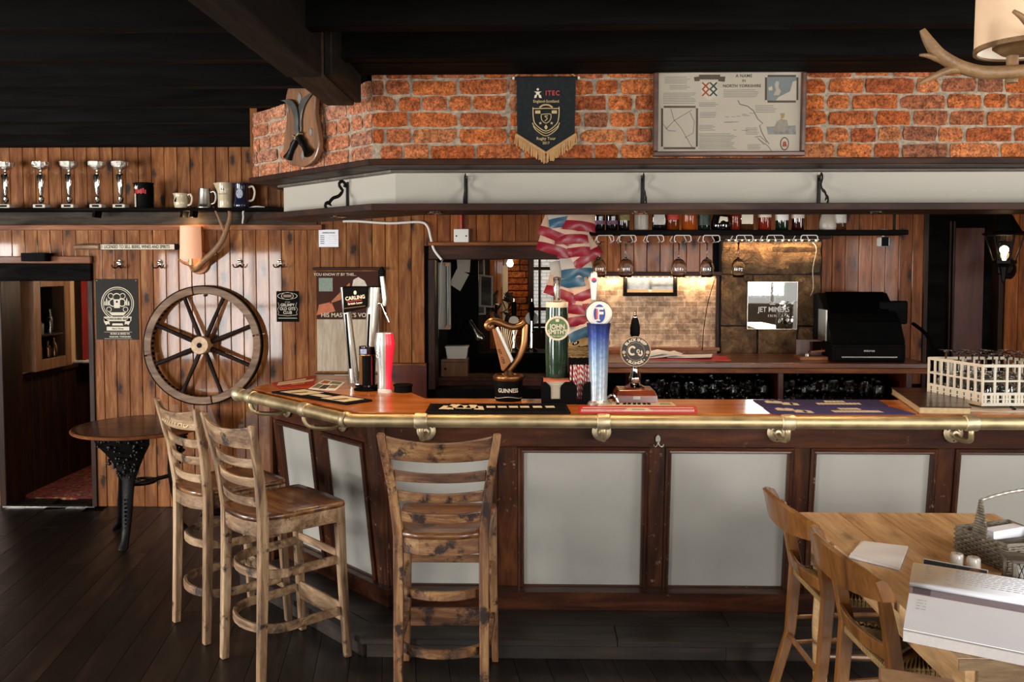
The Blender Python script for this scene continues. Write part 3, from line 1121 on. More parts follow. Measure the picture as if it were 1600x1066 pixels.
def crest(bm, hw, y0, bow, z0, z1, th, lift=0.0, lean=0.0, n=10):
    """curved back rail: bowed away from the sitter (towards -y)"""
    secs = []
    for i in range(n + 1):
        s = -1 + 2 * i / n
        x = s * hw
        y = y0 - bow * (1 - s * s)
        l = lift * s * s
        secs.append([V((x, y - th / 2, z0 + l * 0.4)), V((x, y + th / 2, z0 + l * 0.4)), V((x, y + th / 2 - lean, z1 + l)), V((x, y - th / 2 - lean, z1 + l))])
    loft(bm, secs)


def bar_stool(loc, rz, label, mat, matx, carved=None):
    t = thing('bar_stool', label, 'stool', loc, rz, 'ladder back bar stools')
    # rear posts run up into the back: splayed at the foot, leaning back at the top
    for s in (-1, 1):
        bm = B()
        post(bm, [(s * 0.178, -0.200, 0.0, 0.036, 0.034), (s * 0.176, -0.185, 0.45, 0.040, 0.040), (s * 0.176, -0.180, 0.72, 0.040, 0.042),
                  (s * 0.196, -0.205, 0.92, 0.037, 0.036), (s * 0.226, -0.245, 1.10, 0.034, 0.030), (s * 0.233, -0.254, 1.145, 0.032, 0.028), (s * 0.234, -0.256, 1.152, 0.022, 0.018)])
        mk('leg', bm, mat, t, bev=0.005, seg=2)
        bm = B()
        post(bm, [(s * 0.205, 0.222, 0.0, 0.030, 0.034), (s * 0.196, 0.198, 0.45, 0.036, 0.040), (s * 0.193, 0.190, 0.715, 0.040, 0.042)])
        mk('leg', bm, mat, t, bev=0.005, seg=2)
    bm = B()
    crest(bm, 0.214, -0.232, 0.035, 1.035, 1.118, 0.018, 0.022, 0.022)
    mk('crest_rail', bm, matx, t, bev=0.004, seg=2)
    for z, y, hw in ((0.945, -0.210, 0.188), (0.86, -0.198, 0.178), (0.772, -0.188, 0.169)):
        bm = B()
        crest(bm, hw, y, 0.028, z, z + 0.040, 0.015, 0.010, 0.006)
        mk('back_slat', bm, matx, t, bev=0.004, seg=2)
    # seat: a dished slab, wider in front, rounded at the back
    out = [(-0.155, -0.205), (-0.09, -0.228), (0, -0.235), (0.09, -0.228), (0.155, -0.205), (0.195, -0.08), (0.215, 0.19), (0.205, 0.215), (0.1, 0.222), (0, 0.224), (-0.1, 0.222), (-0.205, 0.215), (-0.215, 0.19), (-0.195, -0.08)]
    bm = B()
    rings = []
    for sc, z in ((0.99, 0.712), (1.0, 0.722), (0.985, 0.738), (0.86, 0.732), (0.5, 0.727)):
        rings.append([V((x * sc, y * sc, z)) for x, y in out])
    loft(bm, rings)
    mk('seat', bm, MT['seat'], t, 2)
    # apron under the seat
    bm = B()
    band(bm, [(x * 0.95, y * 0.95) for x, y in [(-0.212, 0.2), (-0.193, -0.08), (-0.16, -0.195)] + out[1:4] + [(0.16, -0.195), (0.193, -0.08), (0.212, 0.2)]], 0.645, 0.712, 0.02)
    mk('apron', bm, matx, t, bev=0.003)
    bm = B()
    box(bm, -0.185, 0.185, 0.175, 0.195, 0.655, 0.712)
    mk('apron', bm, matx, t, bev=0.003)
    # bent hoops inside the legs
    for z, q in ((0.445, 0.0), (0.205, 0.008)):
        pts = [(-0.188 - q, 0.185), (-0.184 - q, 0.06), (-0.182 - q, -0.06)] + [(-(0.180 + q) * math.cos(a), -0.07 - (0.125 + q) * math.sin(a)) for a in [R(x) for x in range(10, 171, 16)]] + [(0.182 + q, -0.06), (0.184 + q, 0.06), (0.188 + q, 0.185)]
        bm = B()
        band(bm, pts, z, z + 0.04, 0.02)
        mk('foot_hoop', bm, matx, t, bev=0.004)
    mk('front_stretcher', BOX(-0.185, 0.185, 0.196, 0.214, 0.17, 0.255), matx, t, bev=0.004)
    mk('front_stretcher', BOX(-0.18, 0.18, 0.187, 0.203, 0.47, 0.505), matx, t, bev=0.004)
    if carved:
        text(carved, 0.062, plain('carved_letters', 'c7ae84', 0.7), t, (0.005, 0.232, 0.938), (R(75), 0, 0), 0.002, 'carved_lettering', sx=0.95, bend=('cyl', 0.533))
    return t


SZ = R(-45)          # facing the slanted end of the bar
bar_stool((-1.155, 3.865, 0), SZ, 'pale worn ladder back bar stool nearest the slanted end of the bar', MT['stool'], MT['stool_x'])
bar_stool((-1.545, 4.26, 0), SZ, 'bar stool with lettering carved in its crest rail, beside the black round table', MT['stool'], MT['stool_x'], 'SOUTH PAD')
bar_stool((-0.368, 3.625, 0), 0, 'dark scorched bar stool standing in front of the first front panel of the bar', MT['stool2'], MT['stool2_x'])


def dining_chair(loc, rz, label):
    """rush seated kitchen chair: broad scooped crest rail, sabre posts"""
    t = thing('dining_chair', label, 'chair', loc, rz, 'rush seated chairs at the pine table')
    for s in (-1, 1):
        bm = B()
        post(bm, [(s * 0.185, -0.285, 0.0, 0.034, 0.036), (s * 0.182, -0.215, 0.25, 0.036, 0.042), (s * 0.182, -0.195, 0.54, 0.036, 0.05), (s * 0.19, -0.215, 0.65, 0.036, 0.046), (s * 0.198, -0.243, 0.77, 0.036, 0.034), (s * 0.202, -0.252, 0.815, 0.034, 0.026)])
        mk('leg', bm, MT['chair'], t, bev=0.006, seg=2)
        bm = B()
        lathe(bm, [(0.014, 0.0), (0.017, 0.02), (0.021, 0.3), (0.022, 0.49), (0.02, 0.525)], 12, M.Translation((s * 0.205, 0.205, 0)))
        mk('leg', bm, MT['chair'], t, True)
    # crest: scooped board, taller in the middle, ends rolled over
    bm = B()
    secs = []
    n = 16
    for i in range(n + 1):
        s = -1 + 2 * i / n
        x = s * 0.262
        y = -0.285 - 0.045 * (1 - s * s) + 0.03 * s ** 4
        top = 0.893 - 0.04 * abs(s) ** 3
        bot = 0.772 + 0.012 * s * s
        th = 0.014 + 0.007 * abs(s) ** 2
        secs.append([V((x, y - th, bot)), V((x, y + th, bot)), V((x, y + th - 0.012, (top + bot) / 2)), V((x, y + th * 0.8 - 0.026, top - 0.006)), V((x, y - 0.026, top)), V((x, y - th - 0.024, top - 0.006)), V((x, y - th - 0.012, (top + bot) / 2))])
    loft(bm, secs)
    mk('crest_rail', bm, MT['chair'], t, True)
    bm = B()
    crest(bm, 0.188, -0.205, 0.03, 0.555, 0.61, 0.017, 0.0, 0.012)
    mk('back_slat', bm, MT['chair'], t, bev=0.005, seg=2)
    # rush seat: woven pad of four triangles, strands modelled as ridges
    mk('seat_frame', PRISM([(-0.175, -0.20), (0.175, -0.20), (0.215, 0.225), (-0.215, 0.225)], 0.505, 0.527), MT['dark_wood'], t, bev=0.006, seg=2)
    mk('rush_pad', PRISM([(-0.172, -0.2), (0.172, -0.2), (0.21, 0.214), (-0.21, 0.214)], 0.526, 0.5335), MT['rush'], t)
    bm = B()
    N = 30
    for side in range(4):
        for k in range(N):
            f0, f1 = k / N, (k + 0.86) / N
            def pt(f, inner):
                if side == 0:
                    a = V((-0.17 + 0.34 * f, -0.205, 0))
                elif side == 1:
                    a = V((-0.21 + 0.42 * f, 0.215, 0))
                elif side == 2:
                    a = V((-0.172 - 0.038 * f, -0.205 + 0.42 * f, 0))
                else:
                    a = V((0.172 + 0.038 * f, -0.205 + 0.42 * f, 0))
                c = V(((a.x * 0.0) + (0.10 * (2 * f - 1) if side < 2 else 0.0), 0.0 if side < 2 else 0.005, 0))
                m = min(f, 1 - f) * 2
                return a.lerp(c if side < 2 else V((0, a.y * 0.15, 0)), m) if inner else a
            a0, a1, b0, b1 = pt(f0, 0), pt(f1, 0), pt(f0, 1), pt(f1, 1)
            if (a0 - b0).length < 0.004 and (a1 - b1).length < 0.004:
                continue
            vs = [bm.verts.new(p + V((0, 0, z))) for p, z in ((a0, 0.529), (a1, 0.529), (b1, 0.536), (b0, 0.536), ((a0 + a1) / 2, 0.540), ((b0 + b1) / 2, 0.546))]
            bm.faces.new((vs[0], vs[4], vs[5], vs[3]))
            bm.faces.new((vs[4], vs[1], vs[2], vs[5]))
            o = (a0 - V((0, 0.005, 0))).normalized() * 0.008
            w0, w1, w2, w3 = [bm.verts.new(p + V((0, 0, z)) + o) for p, z in ((a0, 0.505), (a1, 0.505), (a1, 0.527), (a0, 0.527))]
            bm.faces.new((w0, w1, w2, w3))
            bm.faces.new((w3, w2, vs[1], vs[4], vs[0]))
    rush = mk('rush_seat', bm, MT['rush'], t)
    for y, z in ((0.205, 0.16), (0.205, 0.28)):
        mk('stretcher', TUBE([(-0.2, y, z), (0, y, z), (0.2, y, z)], [0.009, 0.012, 0.009], 8), MT['chair'], t, True)
    for s in (-1, 1):
        for z in (0.2, 0.31):
            mk('stretcher', TUBE([(s * 0.183, -0.22, z), (s * 0.2, 0, z), (s * 0.205, 0.205, z)], [0.009, 0.012, 0.009], 8), MT['chair'], t, True)
    mk('stretcher', TUBE([(-0.18, -0.225, 0.24), (0.18, -0.225, 0.24)], 0.011, 8), MT['chair'], t, True)
    return t


MT['rush'] = wood('woven_rush', '4e3a1e', '8b6c3e', 'ab8c58', 'X', 1.0, 0.75, 0.0, vary=0.05)
dining_chair((1.335, 3.45, 0), R(-88), 'rush seated wooden chair at the pine table, the one nearer the bar')
dining_chair((1.345, 2.88, 0), R(-87), 'rush seated wooden chair at the pine table, beside the stack of printed papers')

# ---- the pine table at the right
TX0, TX1, TYN, TYF, TZ = 1.155, 1.985, 2.285, 3.655, 0.76
tb = thing('dining_table', 'scrubbed pine dining table in front of the bar, with chairs on its left side', 'table', ((TX0 + TX1) / 2, (TYN + TYF) / 2, 0), 0)
hx, hy = (TX1 - TX0) / 2, (TYF - TYN) / 2
n = 5
for k in range(n):
    a = -hx + 2 * hx * k / n
    mk('tabletop_plank', BOX(a + (0.0006 if k else 0), a + 2 * hx / n - 0.0006, -hy, hy, TZ - 0.032, TZ - rnd.random() * 0.0008), MT['table'], tb, bev=0.002, seg=2)
mk('end_clamp', BOX(-hx, hx, -hy - 0.006, -hy - 0.0005, TZ - 0.032, TZ - 0.002), MT['table_end'], tb)
for s in (-1, 1):
    mk('apron', BOX(s * (hx - 0.055) - 0.012, s * (hx - 0.055) + 0.012, -hy + 0.07, hy - 0.07, TZ - 0.14, TZ - 0.034), MT['table'], tb)
    mk('apron', BOX(-hx + 0.07, hx - 0.07, s * (hy - 0.04) - 0.012, s * (hy - 0.04) + 0.012, TZ - 0.14, TZ - 0.034), MT['table_end'], tb)
    for s2 in (-1, 1):
        m = M.Translation((s * (hx - 0.075), s2 * (hy - 0.075), 0))
        bm = B()
        box(bm, -0.035, 0.035, -0.035, 0.035, 0.56, TZ - 0.034, m)
        lathe(bm, [(0.018, 0.0), (0.028, 0.05), (0.036, 0.3), (0.03, 0.42), (0.038, 0.45), (0.026, 0.48), (0.036, 0.53), (0.034, 0.56)], 16, m)
        mk('leg', bm, MT['table'], tb, True)

# ---- black pub table against the left wall
pt = thing('pub_table', 'round dark pub table on black cast iron legs under the wagon wheel', 'table', (-2.62, 5.62, 0), 0)
mk('tabletop', LATHE([(0, 0.728), (0.40, 0.728), (0.415, 0.733), (0.42, 0.742), (0.412, 0.75), (0.39, 0.752), (0, 0.752)], 48), wood('dark_table_top', '0e0704', '180c07', '23130b', 'X', 0.8, 0.3, 0.3, 0.1, vary=0.0), pt, True)
mk('edge_band', LATHE([(0.416, 0.729), (0.423, 0.733), (0.425, 0.742), (0.418, 0.75), (0.4115, 0.7505)], 48, close=False), MT['pine_trim'], pt, True)
for k in range(3):
    a = R(-90 + 120 * k)
    m = M.Rotation(a, 4, 'Z')
    bm = B()
    prof = [(0.27, 0.72, 0.19), (0.25, 0.67, 0.18), (0.215, 0.60, 0.13), (0.19, 0.52, 0.085), (0.185, 0.42, 0.042), (0.20, 0.30, 0.036), (0.215, 0.2, 0.034), (0.225, 0.12, 0.028), (0.245, 0.05, 0.026), (0.275, 0.015, 0.034), (0.285, 0.0, 0.03)]
    secs = []
    for r, z, w in prof:
        secs.append([m @ V((r + 0.022 * math.cos(q), w * math.sin(q), z)) for q in [2 * PI * i / 10 for i in range(10)]])
    loft(bm, secs)
    leg = mk('leg', bm, MT['iron'], pt, True)
    bm = B()                                   # cast relief: mask, scrolls and beads
    for i in range(60):
        f = rnd.random()
        z = 0.45 + 0.26 * f
        w = 0.06 + 0.11 * f
        q = m @ V((0.215 + 0.06 * f + 0.012, rnd.uniform(-w, w), z))
        bmesh.ops.create_icosphere(bm, subdivisions=1, radius=rnd.uniform(0.007, 0.015), matrix=M.Translation(q))
    for i in range(9):
        bmesh.ops.create_icosphere(bm, subdivisions=1, radius=0.009, matrix=M.Translation(m @ V((0.24, 0, 0.1 + i * 0.026))))
    mk('cast_relief', bm, MT['iron'], leg, True)['kind'] = 'stuff'
bm = B()
for k in range(3):
    a = R(-90 + 120 * k)
    tube(bm, [(0, 0, 0.36), (0.19 * math.cos(a), 0.19 * math.sin(a), 0.39)], 0.014, 8)
tube(bm, [(0.09 * math.cos(q), 0.09 * math.sin(q), 0.37) for q in [2 * PI * i / 20 for i in range(20)]], 0.010, 6, True)
mk('iron_stretcher', bm, MT['iron'], pt, True)
mk('top_plate', BOX(-0.2, 0.2, -0.2, 0.2, 0.71, 0.728), MT['iron'], pt)

# ---- wagon wheel leaning on the wall
WC = U(317, 540, Y=6.23)
WR = 0.435
ww = thing('wagon_wheel', 'old wooden wagon wheel with eight dark spokes hung on the panelled wall', 'wheel', (WC.x, 6.262, WC.z), 0, rot=(R(-4), 0, 0))
for k in range(4):
    a0 = 11 + 90 * k
    pts = arc(0, 0, WR, a0, a0 + 89, 16)
    inn = arc(0, 0, WR - 0.055, a0, a0 + 89, 16)
    mk('felloe', PRISM(pts + inn[::-1], 0.0, 0.05, FRONT), MT['wheel'], ww, bev=0.004)
bm = B()
band(bm, arc(0, 0, WR + 0.004, 0, 360, 64)[:-1], 0.004, 0.046, 0.007, True)
xf(bm, bm.verts[:], FRONT)
mk('iron_tyre', bm, MT['black_wood'], ww)
bm = B()
o_, i_ = arc(0, 0, WR - 0.055, 0, 360, 64)[:-1], arc(0, 0, WR - 0.060, 0, 360, 64)[:-1]
for k in range(64):
    j = (k + 1) % 64
    vs = [bm.verts.new(c) for c in ((o_[k][0], -0.046, o_[k][1]), (o_[j][0], -0.046, o_[j][1]), (o_[j][0], 0.0, o_[j][1]), (o_[k][0], 0.0, o_[k][1]))]
    bm.faces.new(vs)
mk('inner_edge', bm, MT['black_wood'], ww)
for k in range(8):
    a = R(22 + 45 * k)
    bm = B()
    d = V((math.cos(a), 0, math.sin(a)))
    q = [0.05, 0.12, 0.3, WR - 0.05]
    tube(bm, [V((0, -0.03, 0)) + d * r for r in q], [(0.013, 0.016), (0.015, 0.018), (0.012, 0.014), (0.014, 0.016)], 8)
    mk('spoke', bm, MT['spoke'], ww, True)
mk('hanging_peg', TUBE([(0, -0.012, WR - 0.066), (0, 0.034, WR - 0.066)], 0.009, 8), MT['iron'], ww)
hm = rotm(R(90), 0, 0)
hub = mk('hub', LATHE([(0.0, 0.0), (0.064, 0.0), (0.068, 0.02), (0.067, 0.09), (0.062, 0.10), (0.02, 0.1), (0.02, 0.09), (0.0, 0.09)], 32, hm), MT['table'], ww, True)
mk('axle_hole', LATHE([(0.0, 0.1012), (0.0185, 0.1012)], 20, hm, close=False), MT['void'], hub)
# ================================================================ THINGS ON THE LEFT WALL
# ---- high shelf with its backing board
SZT = 2.237
hs = thing('high_shelf', 'black high shelf on the left wall carrying trophies and jugs', 'shelf', (-2.9, 6.2, 0))
mk('shelf_board', BOX(-1.75, 1.32, -0.085, 0.10, SZT - 0.022, SZT), MT['black_wood'], hs, bev=0.003)
mk('back_board', BOX(-1.75, 1.32, 0.078, 0.099, SZT - 0.115, SZT - 0.022), MT['dark_grey_wood'], hs)
mk('rail_strip', BOX(-1.75, 1.36, 0.066, 0.099, SZT - 0.155, SZT - 0.115), MT['pine_trim'], hs, bev=0.004)
for px in (152, 288, 303):
    x = U(px, 335, Y=6.2).x + 2.9
    mk('shelf_bracket', PRISM([(0, 0), (-0.004, -0.045), (0.014, -0.045), (0.022, 0)], -0.03, 0.07, M.Translation((x, 0, SZT - 0.022)) @ FRONT), MT['black_wood'], hs)


def on_shelf(px, y=6.18):
    p = U(px, 325, Y=y)
    return (p.x, y, SZT)


def trophy(px, label, y=6.17, s=1.0):
    t = thing('trophy_cup', label, 'trophy', on_shelf(px, y), 0, 'trophies on the high shelf')
    mk('plinth', BOX(-0.045, 0.045, -0.035, 0.035, 0, 0.028), MT['offwhite'], t, bev=0.003)
    mk('stem', LATHE([(0.03, 0.028), (0.03, 0.034), (0.014, 0.045), (0.02, 0.06), (0.022, 0.075), (0.009, 0.09), (0.013, 0.1), (0.02, 0.15), (0.032, 0.235), (0.03, 0.245), (0.012, 0.255), (0.008, 0.265), (0.016, 0.275)], 16), MT['chrome'], t, True)
    bm = LATHE([(0.016, 0.275), (0.042, 0.29), (0.056, 0.31), (0.06, 0.335), (0.056, 0.335), (0.05, 0.31), (0.012, 0.285)], 24, close=False)
    for v in bm.verts:
        if v.co.xy.length > 0.03:
            a = math.atan2(v.co.y, v.co.x)
            f = 1 + 0.05 * math.cos(12 * a)
            v.co.x *= f
            v.co.y *= f
    mk('bowl', bm, plain('gadrooned_silver', 'e6dfd2', 0.18, 1.0, bump=0.9, nscale=90), t, True)
    mk('name_plate', BOX(-0.025, 0.025, -0.0365, -0.035, 0.008, 0.022), MT['black'], t)
    return t


for px, lab in ((10, 'silver trophy cup at the left end of the high shelf'), (65, 'silver trophy cup on the high shelf, second from the left end'),
                (109, 'silver trophy cup on the high shelf, the middle one of five'), (153, 'silver trophy cup on the high shelf, fourth of five'),
                (189, 'silver trophy cup on the high shelf, the one beside the black tin jug')):
    trophy(px, lab)


def jug(px, label, prof, mat, h, handle, name='jug', y=6.16, spout=None, rz=0.0, hmat=None):
    t = thing(name, label, 'jug', on_shelf(px, y), rz)
    bm = LATHE(prof, 24)
    if spout:
        for v in bm.verts:
            if v.co.z > h * 0.8 and v.co.x < 0:
                k = (v.co.z / h - 0.8) * 5
                v.co.x -= spout * k * max(0, 1 - abs(v.co.y) / 0.022)
    mk('body', bm, mat, t, True)
    if handle:
        r, z0, z1, w = handle
        pts = smoothpts([(r, 0, z1), (r + w * 0.7, 0, z1 + 0.004), (r + w, 0, (z0 + z1) / 2 + 0.012), (r + w * 0.7, 0, z0 + 0.01), (r - 0.004, 0, z0)], 5)
        mk('handle', TUBE(pts, [(0.005, 0.008)] * len(pts), 8), hmat or mat, t, True)
    return t


t = jug(226, 'black tin jug with red and white print on the high shelf', [(0, 0), (0.066, 0), (0.066, 0.006), (0.062, 0.01), (0.062, 0.172), (0.066, 0.178), (0.066, 0.182), (0.06, 0.182), (0.058, 0.02), (0, 0.02)], MT['black'], 0.18, (0.062, 0.04, 0.15, 0.0), spout=0.02)
for k in range(7):
    a_ = -48 + k * 13
    m_ = M.Rotation(R(a_), 4, 'Z')
    mk('red_print_stroke', BOX(-0.0055, 0.0055, -0.0632, -0.0618, 0.1 + 0.004 * (k % 2), 0.128 + 0.006 * (k % 3), m_), MT['red_print'], t)
mk('emblem', PRISM([(-0.045, 0.14), (-0.036, 0.165), (-0.03, 0.15), (-0.02, 0.16), (-0.024, 0.135), (-0.036, 0.13)], 0.058, 0.0605, FRONT), MT['white'], t)
mk('tap_strip', BOX(-0.042, -0.034, -0.0625, -0.054, 0.005, 0.10), MT['offwhite'], t)
t = jug(283, 'small cream pottery jug with a dark picture on the high shelf', [(0, 0), (0.04, 0), (0.044, 0.004), (0.05, 0.03), (0.05, 0.055), (0.046, 0.08), (0.05, 0.1), (0.052, 0.105), (0.047, 0.105), (0.042, 0.08), (0.04, 0.01), (0, 0.01)], MT['ivory'], 0.105, (0.048, 0.02, 0.095, 0.032), spout=0.012)
mk('transfer_picture', PRISM([(-0.03, 0.05), (-0.018, 0.075), (-0.01, 0.055), (-0.016, 0.04), (-0.028, 0.042)], 0.043, 0.0475, FRONT), MT['rubber'], t)
jug(320, 'pewter tankard with a curled handle on the high shelf', [(0, 0), (0.055, 0), (0.056, 0.006), (0.05, 0.012), (0.048, 0.03), (0.04, 0.135), (0.042, 0.14), (0.038, 0.14), (0.042, 0.02), (0, 0.02)], MT['pewter'], 0.14, (0.043, 0.03, 0.115, 0.04), name='tankard')
t = jug(352, 'tall cream water jug on the high shelf', [(0, 0), (0.05, 0), (0.052, 0.004), (0.05, 0.06), (0.053, 0.12), (0.058, 0.175), (0.06, 0.18), (0.055, 0.18), (0.048, 0.1), (0.045, 0.02), (0, 0.02)], MT['ivory'], 0.18, None, spout=0.028)
for k, (w, z) in enumerate(((0.012, 0.125), (0.03, 0.1), (0.03, 0.094))):
    mk('printed_line', BOX(-w, w, -0.0535, -0.05, z, z + (0.016 if k == 0 else 0.0018)), MT['frame'], t)
t = jug(378, 'dark blue and white pottery jug at the right end of the high shelf', [(0, 0), (0.055, 0), (0.058, 0.006), (0.06, 0.025), (0.052, 0.05), (0.048, 0.11), (0.05, 0.165), (0.054, 0.178), (0.048, 0.178), (0.044, 0.1), (0.04, 0.02), (0, 0.02)], MT['navy'], 0.178, (0.05, 0.05, 0.15, 0.045), spout=0.012, hmat=MT['offwhite'])
mk('white_medallion', PRISM(arc(0, 0.1, 0.025, 0, 360, 18, 0.035)[:-1], 0.046, 0.0505, FRONT), plain('blue_white_print', '8f97a8', 0.3, vary=0.5, nscale=70), t)

# white cable over the shelf end
cb = mk('white_cable', TUBE(smoothpts([(-2.12, 6.24, 2.13), (-2.10, 6.2, 2.17), (-2.08, 6.16, 2.22), (-2.0, 6.15, 2.245), (-1.93, 6.16, 2.242)], 6), 0.006, 6), MT['white'])
tag(cb, 'short white cable curling over the right end of the high shelf', 'cable')

# ---- coat hooks
ch0 = None
for px, py, lab in ((187, 413, 'double coat hook above the dark beer poster'), (250, 413, 'double coat hook left of the antler lamp'), (375, 412, 'double coat hook right of the antler lamp, above the wheel rim'), (438, 412, 'double coat hook above the small black club sign')):
    p = U(px, py, Y=WY)
    if ch0 is None:
        ch0 = t = thing('coat_hook', lab, 'hook', (p.x, WY, p.z), 0, 'coat hooks on the panelled wall')
        mk('hook_plate', PRISM(arc(0, 0.012, 0.016, 0, 360, 16, 0.024)[:-1], 0.0, 0.006, FRONT), MT['pewter'], t, bev=0.002)
        mk('knob', LATHE([(0, 0.03), (0.012, 0.024), (0.009, 0.014), (0.005, 0.0)], 12, rotm(R(90), 0, 0, (0, 0, 0.014))), MT['chrome'], t, True)
        for s in (-1, 1):
            pts = smoothpts([(0, -0.004, -0.006), (s * 0.016, -0.02, -0.026), (s * 0.034, -0.034, -0.024), (s * 0.042, -0.036, -0.004)], 5)
            mk('prong', TUBE(pts, 0.0045, 8), MT['iron'], t, True)
    else:
        dup(ch0, (p.x, WY, p.z), label=lab)

# ---- sign shaped like a bat
p0, p1 = U(118, 386, Y=WY), U(282, 386, Y=WY)
t = thing('wall_sign', 'long thin white sign with a wooden grip, left of the antler lamp', 'sign', ((p0.x + p1.x) / 2, WY, p0.z))
L = (p1.x - p0.x) / 2
mk('sign_board', PRISM([(-L + 0.19, -0.022), (L - 0.025, -0.022), (L, 0), (L - 0.025, 0.022), (-L + 0.19, 0.022)], 0.002, 0.014, FRONT), MT['black'], t)
mk('white_face', PRISM([(-L + 0.193, -0.019), (L - 0.04, -0.019), (L - 0.04, 0.019), (-L + 0.193, 0.019)], 0.014, 0.0155, FRONT), MT['cream_print'], t)
text('LICENSED TO SELL BEERS, WINES AND SPIRITS', 0.036, MT['black'], t, (0.075, -0.0158, 0), sx=0.66, bold=0.012)
mk('grip', LATHE([(0, 0), (0.014, 0.003), (0.02, 0.02), (0.023, 0.1), (0.021, 0.19), (0, 0.192)], 16, M.Translation((-L, -0.022, 0)) @ M.Rotation(R(90), 4, 'Y')), MT['stool_x'], t, True)

# ---- small black speaker box over the door
p = U(53, 403, Y=6.2)
t = thing('speaker_box', 'small black box speaker on the beam over the low door', 'speaker', (p.x, 6.25, p.z - 0.026))
mk('case', BOX(-0.093, 0.093, -0.06, 0.05, 0, 0.062), MT['black'], t, bev=0.004)
mk('grille', BOX(-0.085, 0.085, -0.064, -0.06, 0.006, 0.056), MT['rubber'], t)

# ---- posters
WHT = MT['cream_print']


def flat(name, label, cat, px0, py0, px1, py1, mat, Y=WY, th=0.004, lift=0.001):
    a, b = U(px0, py0, Y=Y - lift), U(px1, py1, Y=Y - lift)
    cx, cz = (a.x + b.x) / 2, (a.z + b.z) / 2
    w, h = abs(b.x - a.x), abs(a.z - b.z)
    t = thing(name, label, cat, (cx, Y - lift, cz))
    mk('board', BOX(-w / 2, w / 2, -th, 0, -h / 2, h / 2), mat, t)
    return t, w, h


def ring(parent, cx, cz, r0, r1, mat, y, n=40, ry=1.0, name='printed_ring', th=0.001):
    bm = B()
    o, i = arc(cx, cz, r0, 0, 360, n, r0 * ry)[:-1], arc(cx, cz, r1, 0, 360, n, r1 * ry)[:-1]
    for k in range(n):
        j = (k + 1) % n
        bm.faces.new([bm.verts.new((q[0], y, q[1])) for q in (o[k], o[j], i[j], i[k])])
    return mk(name, bm, mat, parent)


def shape(parent, poly, mat, y, name='printed_shape', th=0.0012):
    return mk(name, PRISM(poly, -y - th, -y, FRONT) if False else PRISM(poly, 0, th, M.Translation((0, y, 0)) @ FRONT), mat, parent)


def disc(cx, cz, r, n=28, ry=None):
    return arc(cx, cz, r, 0, 360, n, ry)[:-1]


t, w, h = flat('beer_poster', 'dark grey poster with a pale emblem of a beer glass, right of the low door', 'poster', 149, 436, 217, 531, plain('slate_poster', '2a2824', 0.6, spec=0.12, vary=0.15, nscale=5), th=0.003)
y = -0.0034
ring(t, 0.005, 0.045, 0.124, 0.118, WHT, y)
ring(t, 0.005, 0.045, 0.110, 0.106, WHT, y)
for cx, cz, r in ((0, 0.09, 0.032), (-0.045, 0.1, 0.022), (0.045, 0.1, 0.022), (-0.06, 0.0, 0.02), (0.065, 0.0, 0.02), (-0.03, 0.05, 0.03), (0.04, 0.05, 0.03)):
    ring(t, cx, cz, r, r * 0.78, WHT, y, 20)
shape(t, [(-0.024, 0.075), (0.026, 0.075), (0.022, 0.01), (-0.02, 0.01)], WHT, -0.003)
ring(t, 0.001, 0.057, 0.008, 0.0, MT['rubber'], -0.0046, 12)
for s in (-1, 1):
    for k, hh in enumerate((0.04, 0.06, 0.035)):
        x0 = s * (0.062 + k * 0.014)
        shape(t, [(x0 - 0.005, 0.03), (x0 + 0.005, 0.03), (x0 + 0.004, 0.03 + hh * 0.7), (x0, 0.03 + hh), (x0 - 0.004, 0.03 + hh * 0.7)], WHT, -0.003)
shape(t, [(-0.06, -0.022), (0.07, -0.022), (0.05, -0.045), (-0.04, -0.045)], WHT, -0.003)
shape(t, [(-0.1, -0.055), (0.11, -0.055), (0.105, -0.088), (-0.095, -0.088)], WHT, -0.003)
for s in (-1, 1):
    shape(t, [(s * 0.10, -0.06), (s * 0.06, -0.09), (s * 0.055, -0.115), (s * 0.07, -0.108), (s * 0.085, -0.118), (s * 0.1, -0.09)], WHT, -0.003)
text('YORKSHIRE BEER', 0.022, MT['rubber'], t, (0.005, -0.0045, -0.072), bold=0.02, sx=1.05)
shape(t, [(-0.035, -0.105), (0.04, -0.105), (0.045, -0.12), (-0.04, -0.12)], WHT, -0.003)
shape(t, [(-0.08, -0.13), (0.09, -0.13), (0.09, -0.158), (-0.08, -0.158)], WHT, -0.003)
text('Black Sheep', 0.018, MT['rubber'], t, (0.005, -0.0045, -0.144))
text('BORN & BRED IN', 0.019, WHT, t, (0.02, -0.004, -0.183), bold=0.02)
text('MASHAM, YORKSHIRE', 0.0165, WHT, t, (0.02, -0.004, -0.205), bold=0.02)
for dz in (-0.169, -0.218):
    shape(t, [(-0.1, dz), (0.11, dz), (0.11, dz - 0.002), (-0.1, dz - 0.002)], WHT, -0.003)
for sx_ in (-1, 1):
    mk('pin', LATHE([(0, 0.004), (0.004, 0.002), (0.005, 0)], 8, rotm(R(90), 0, 0, (sx_ * (w / 2 - 0.012), -0.003, h / 2 - 0.012))), MT['brass_pale'], t)

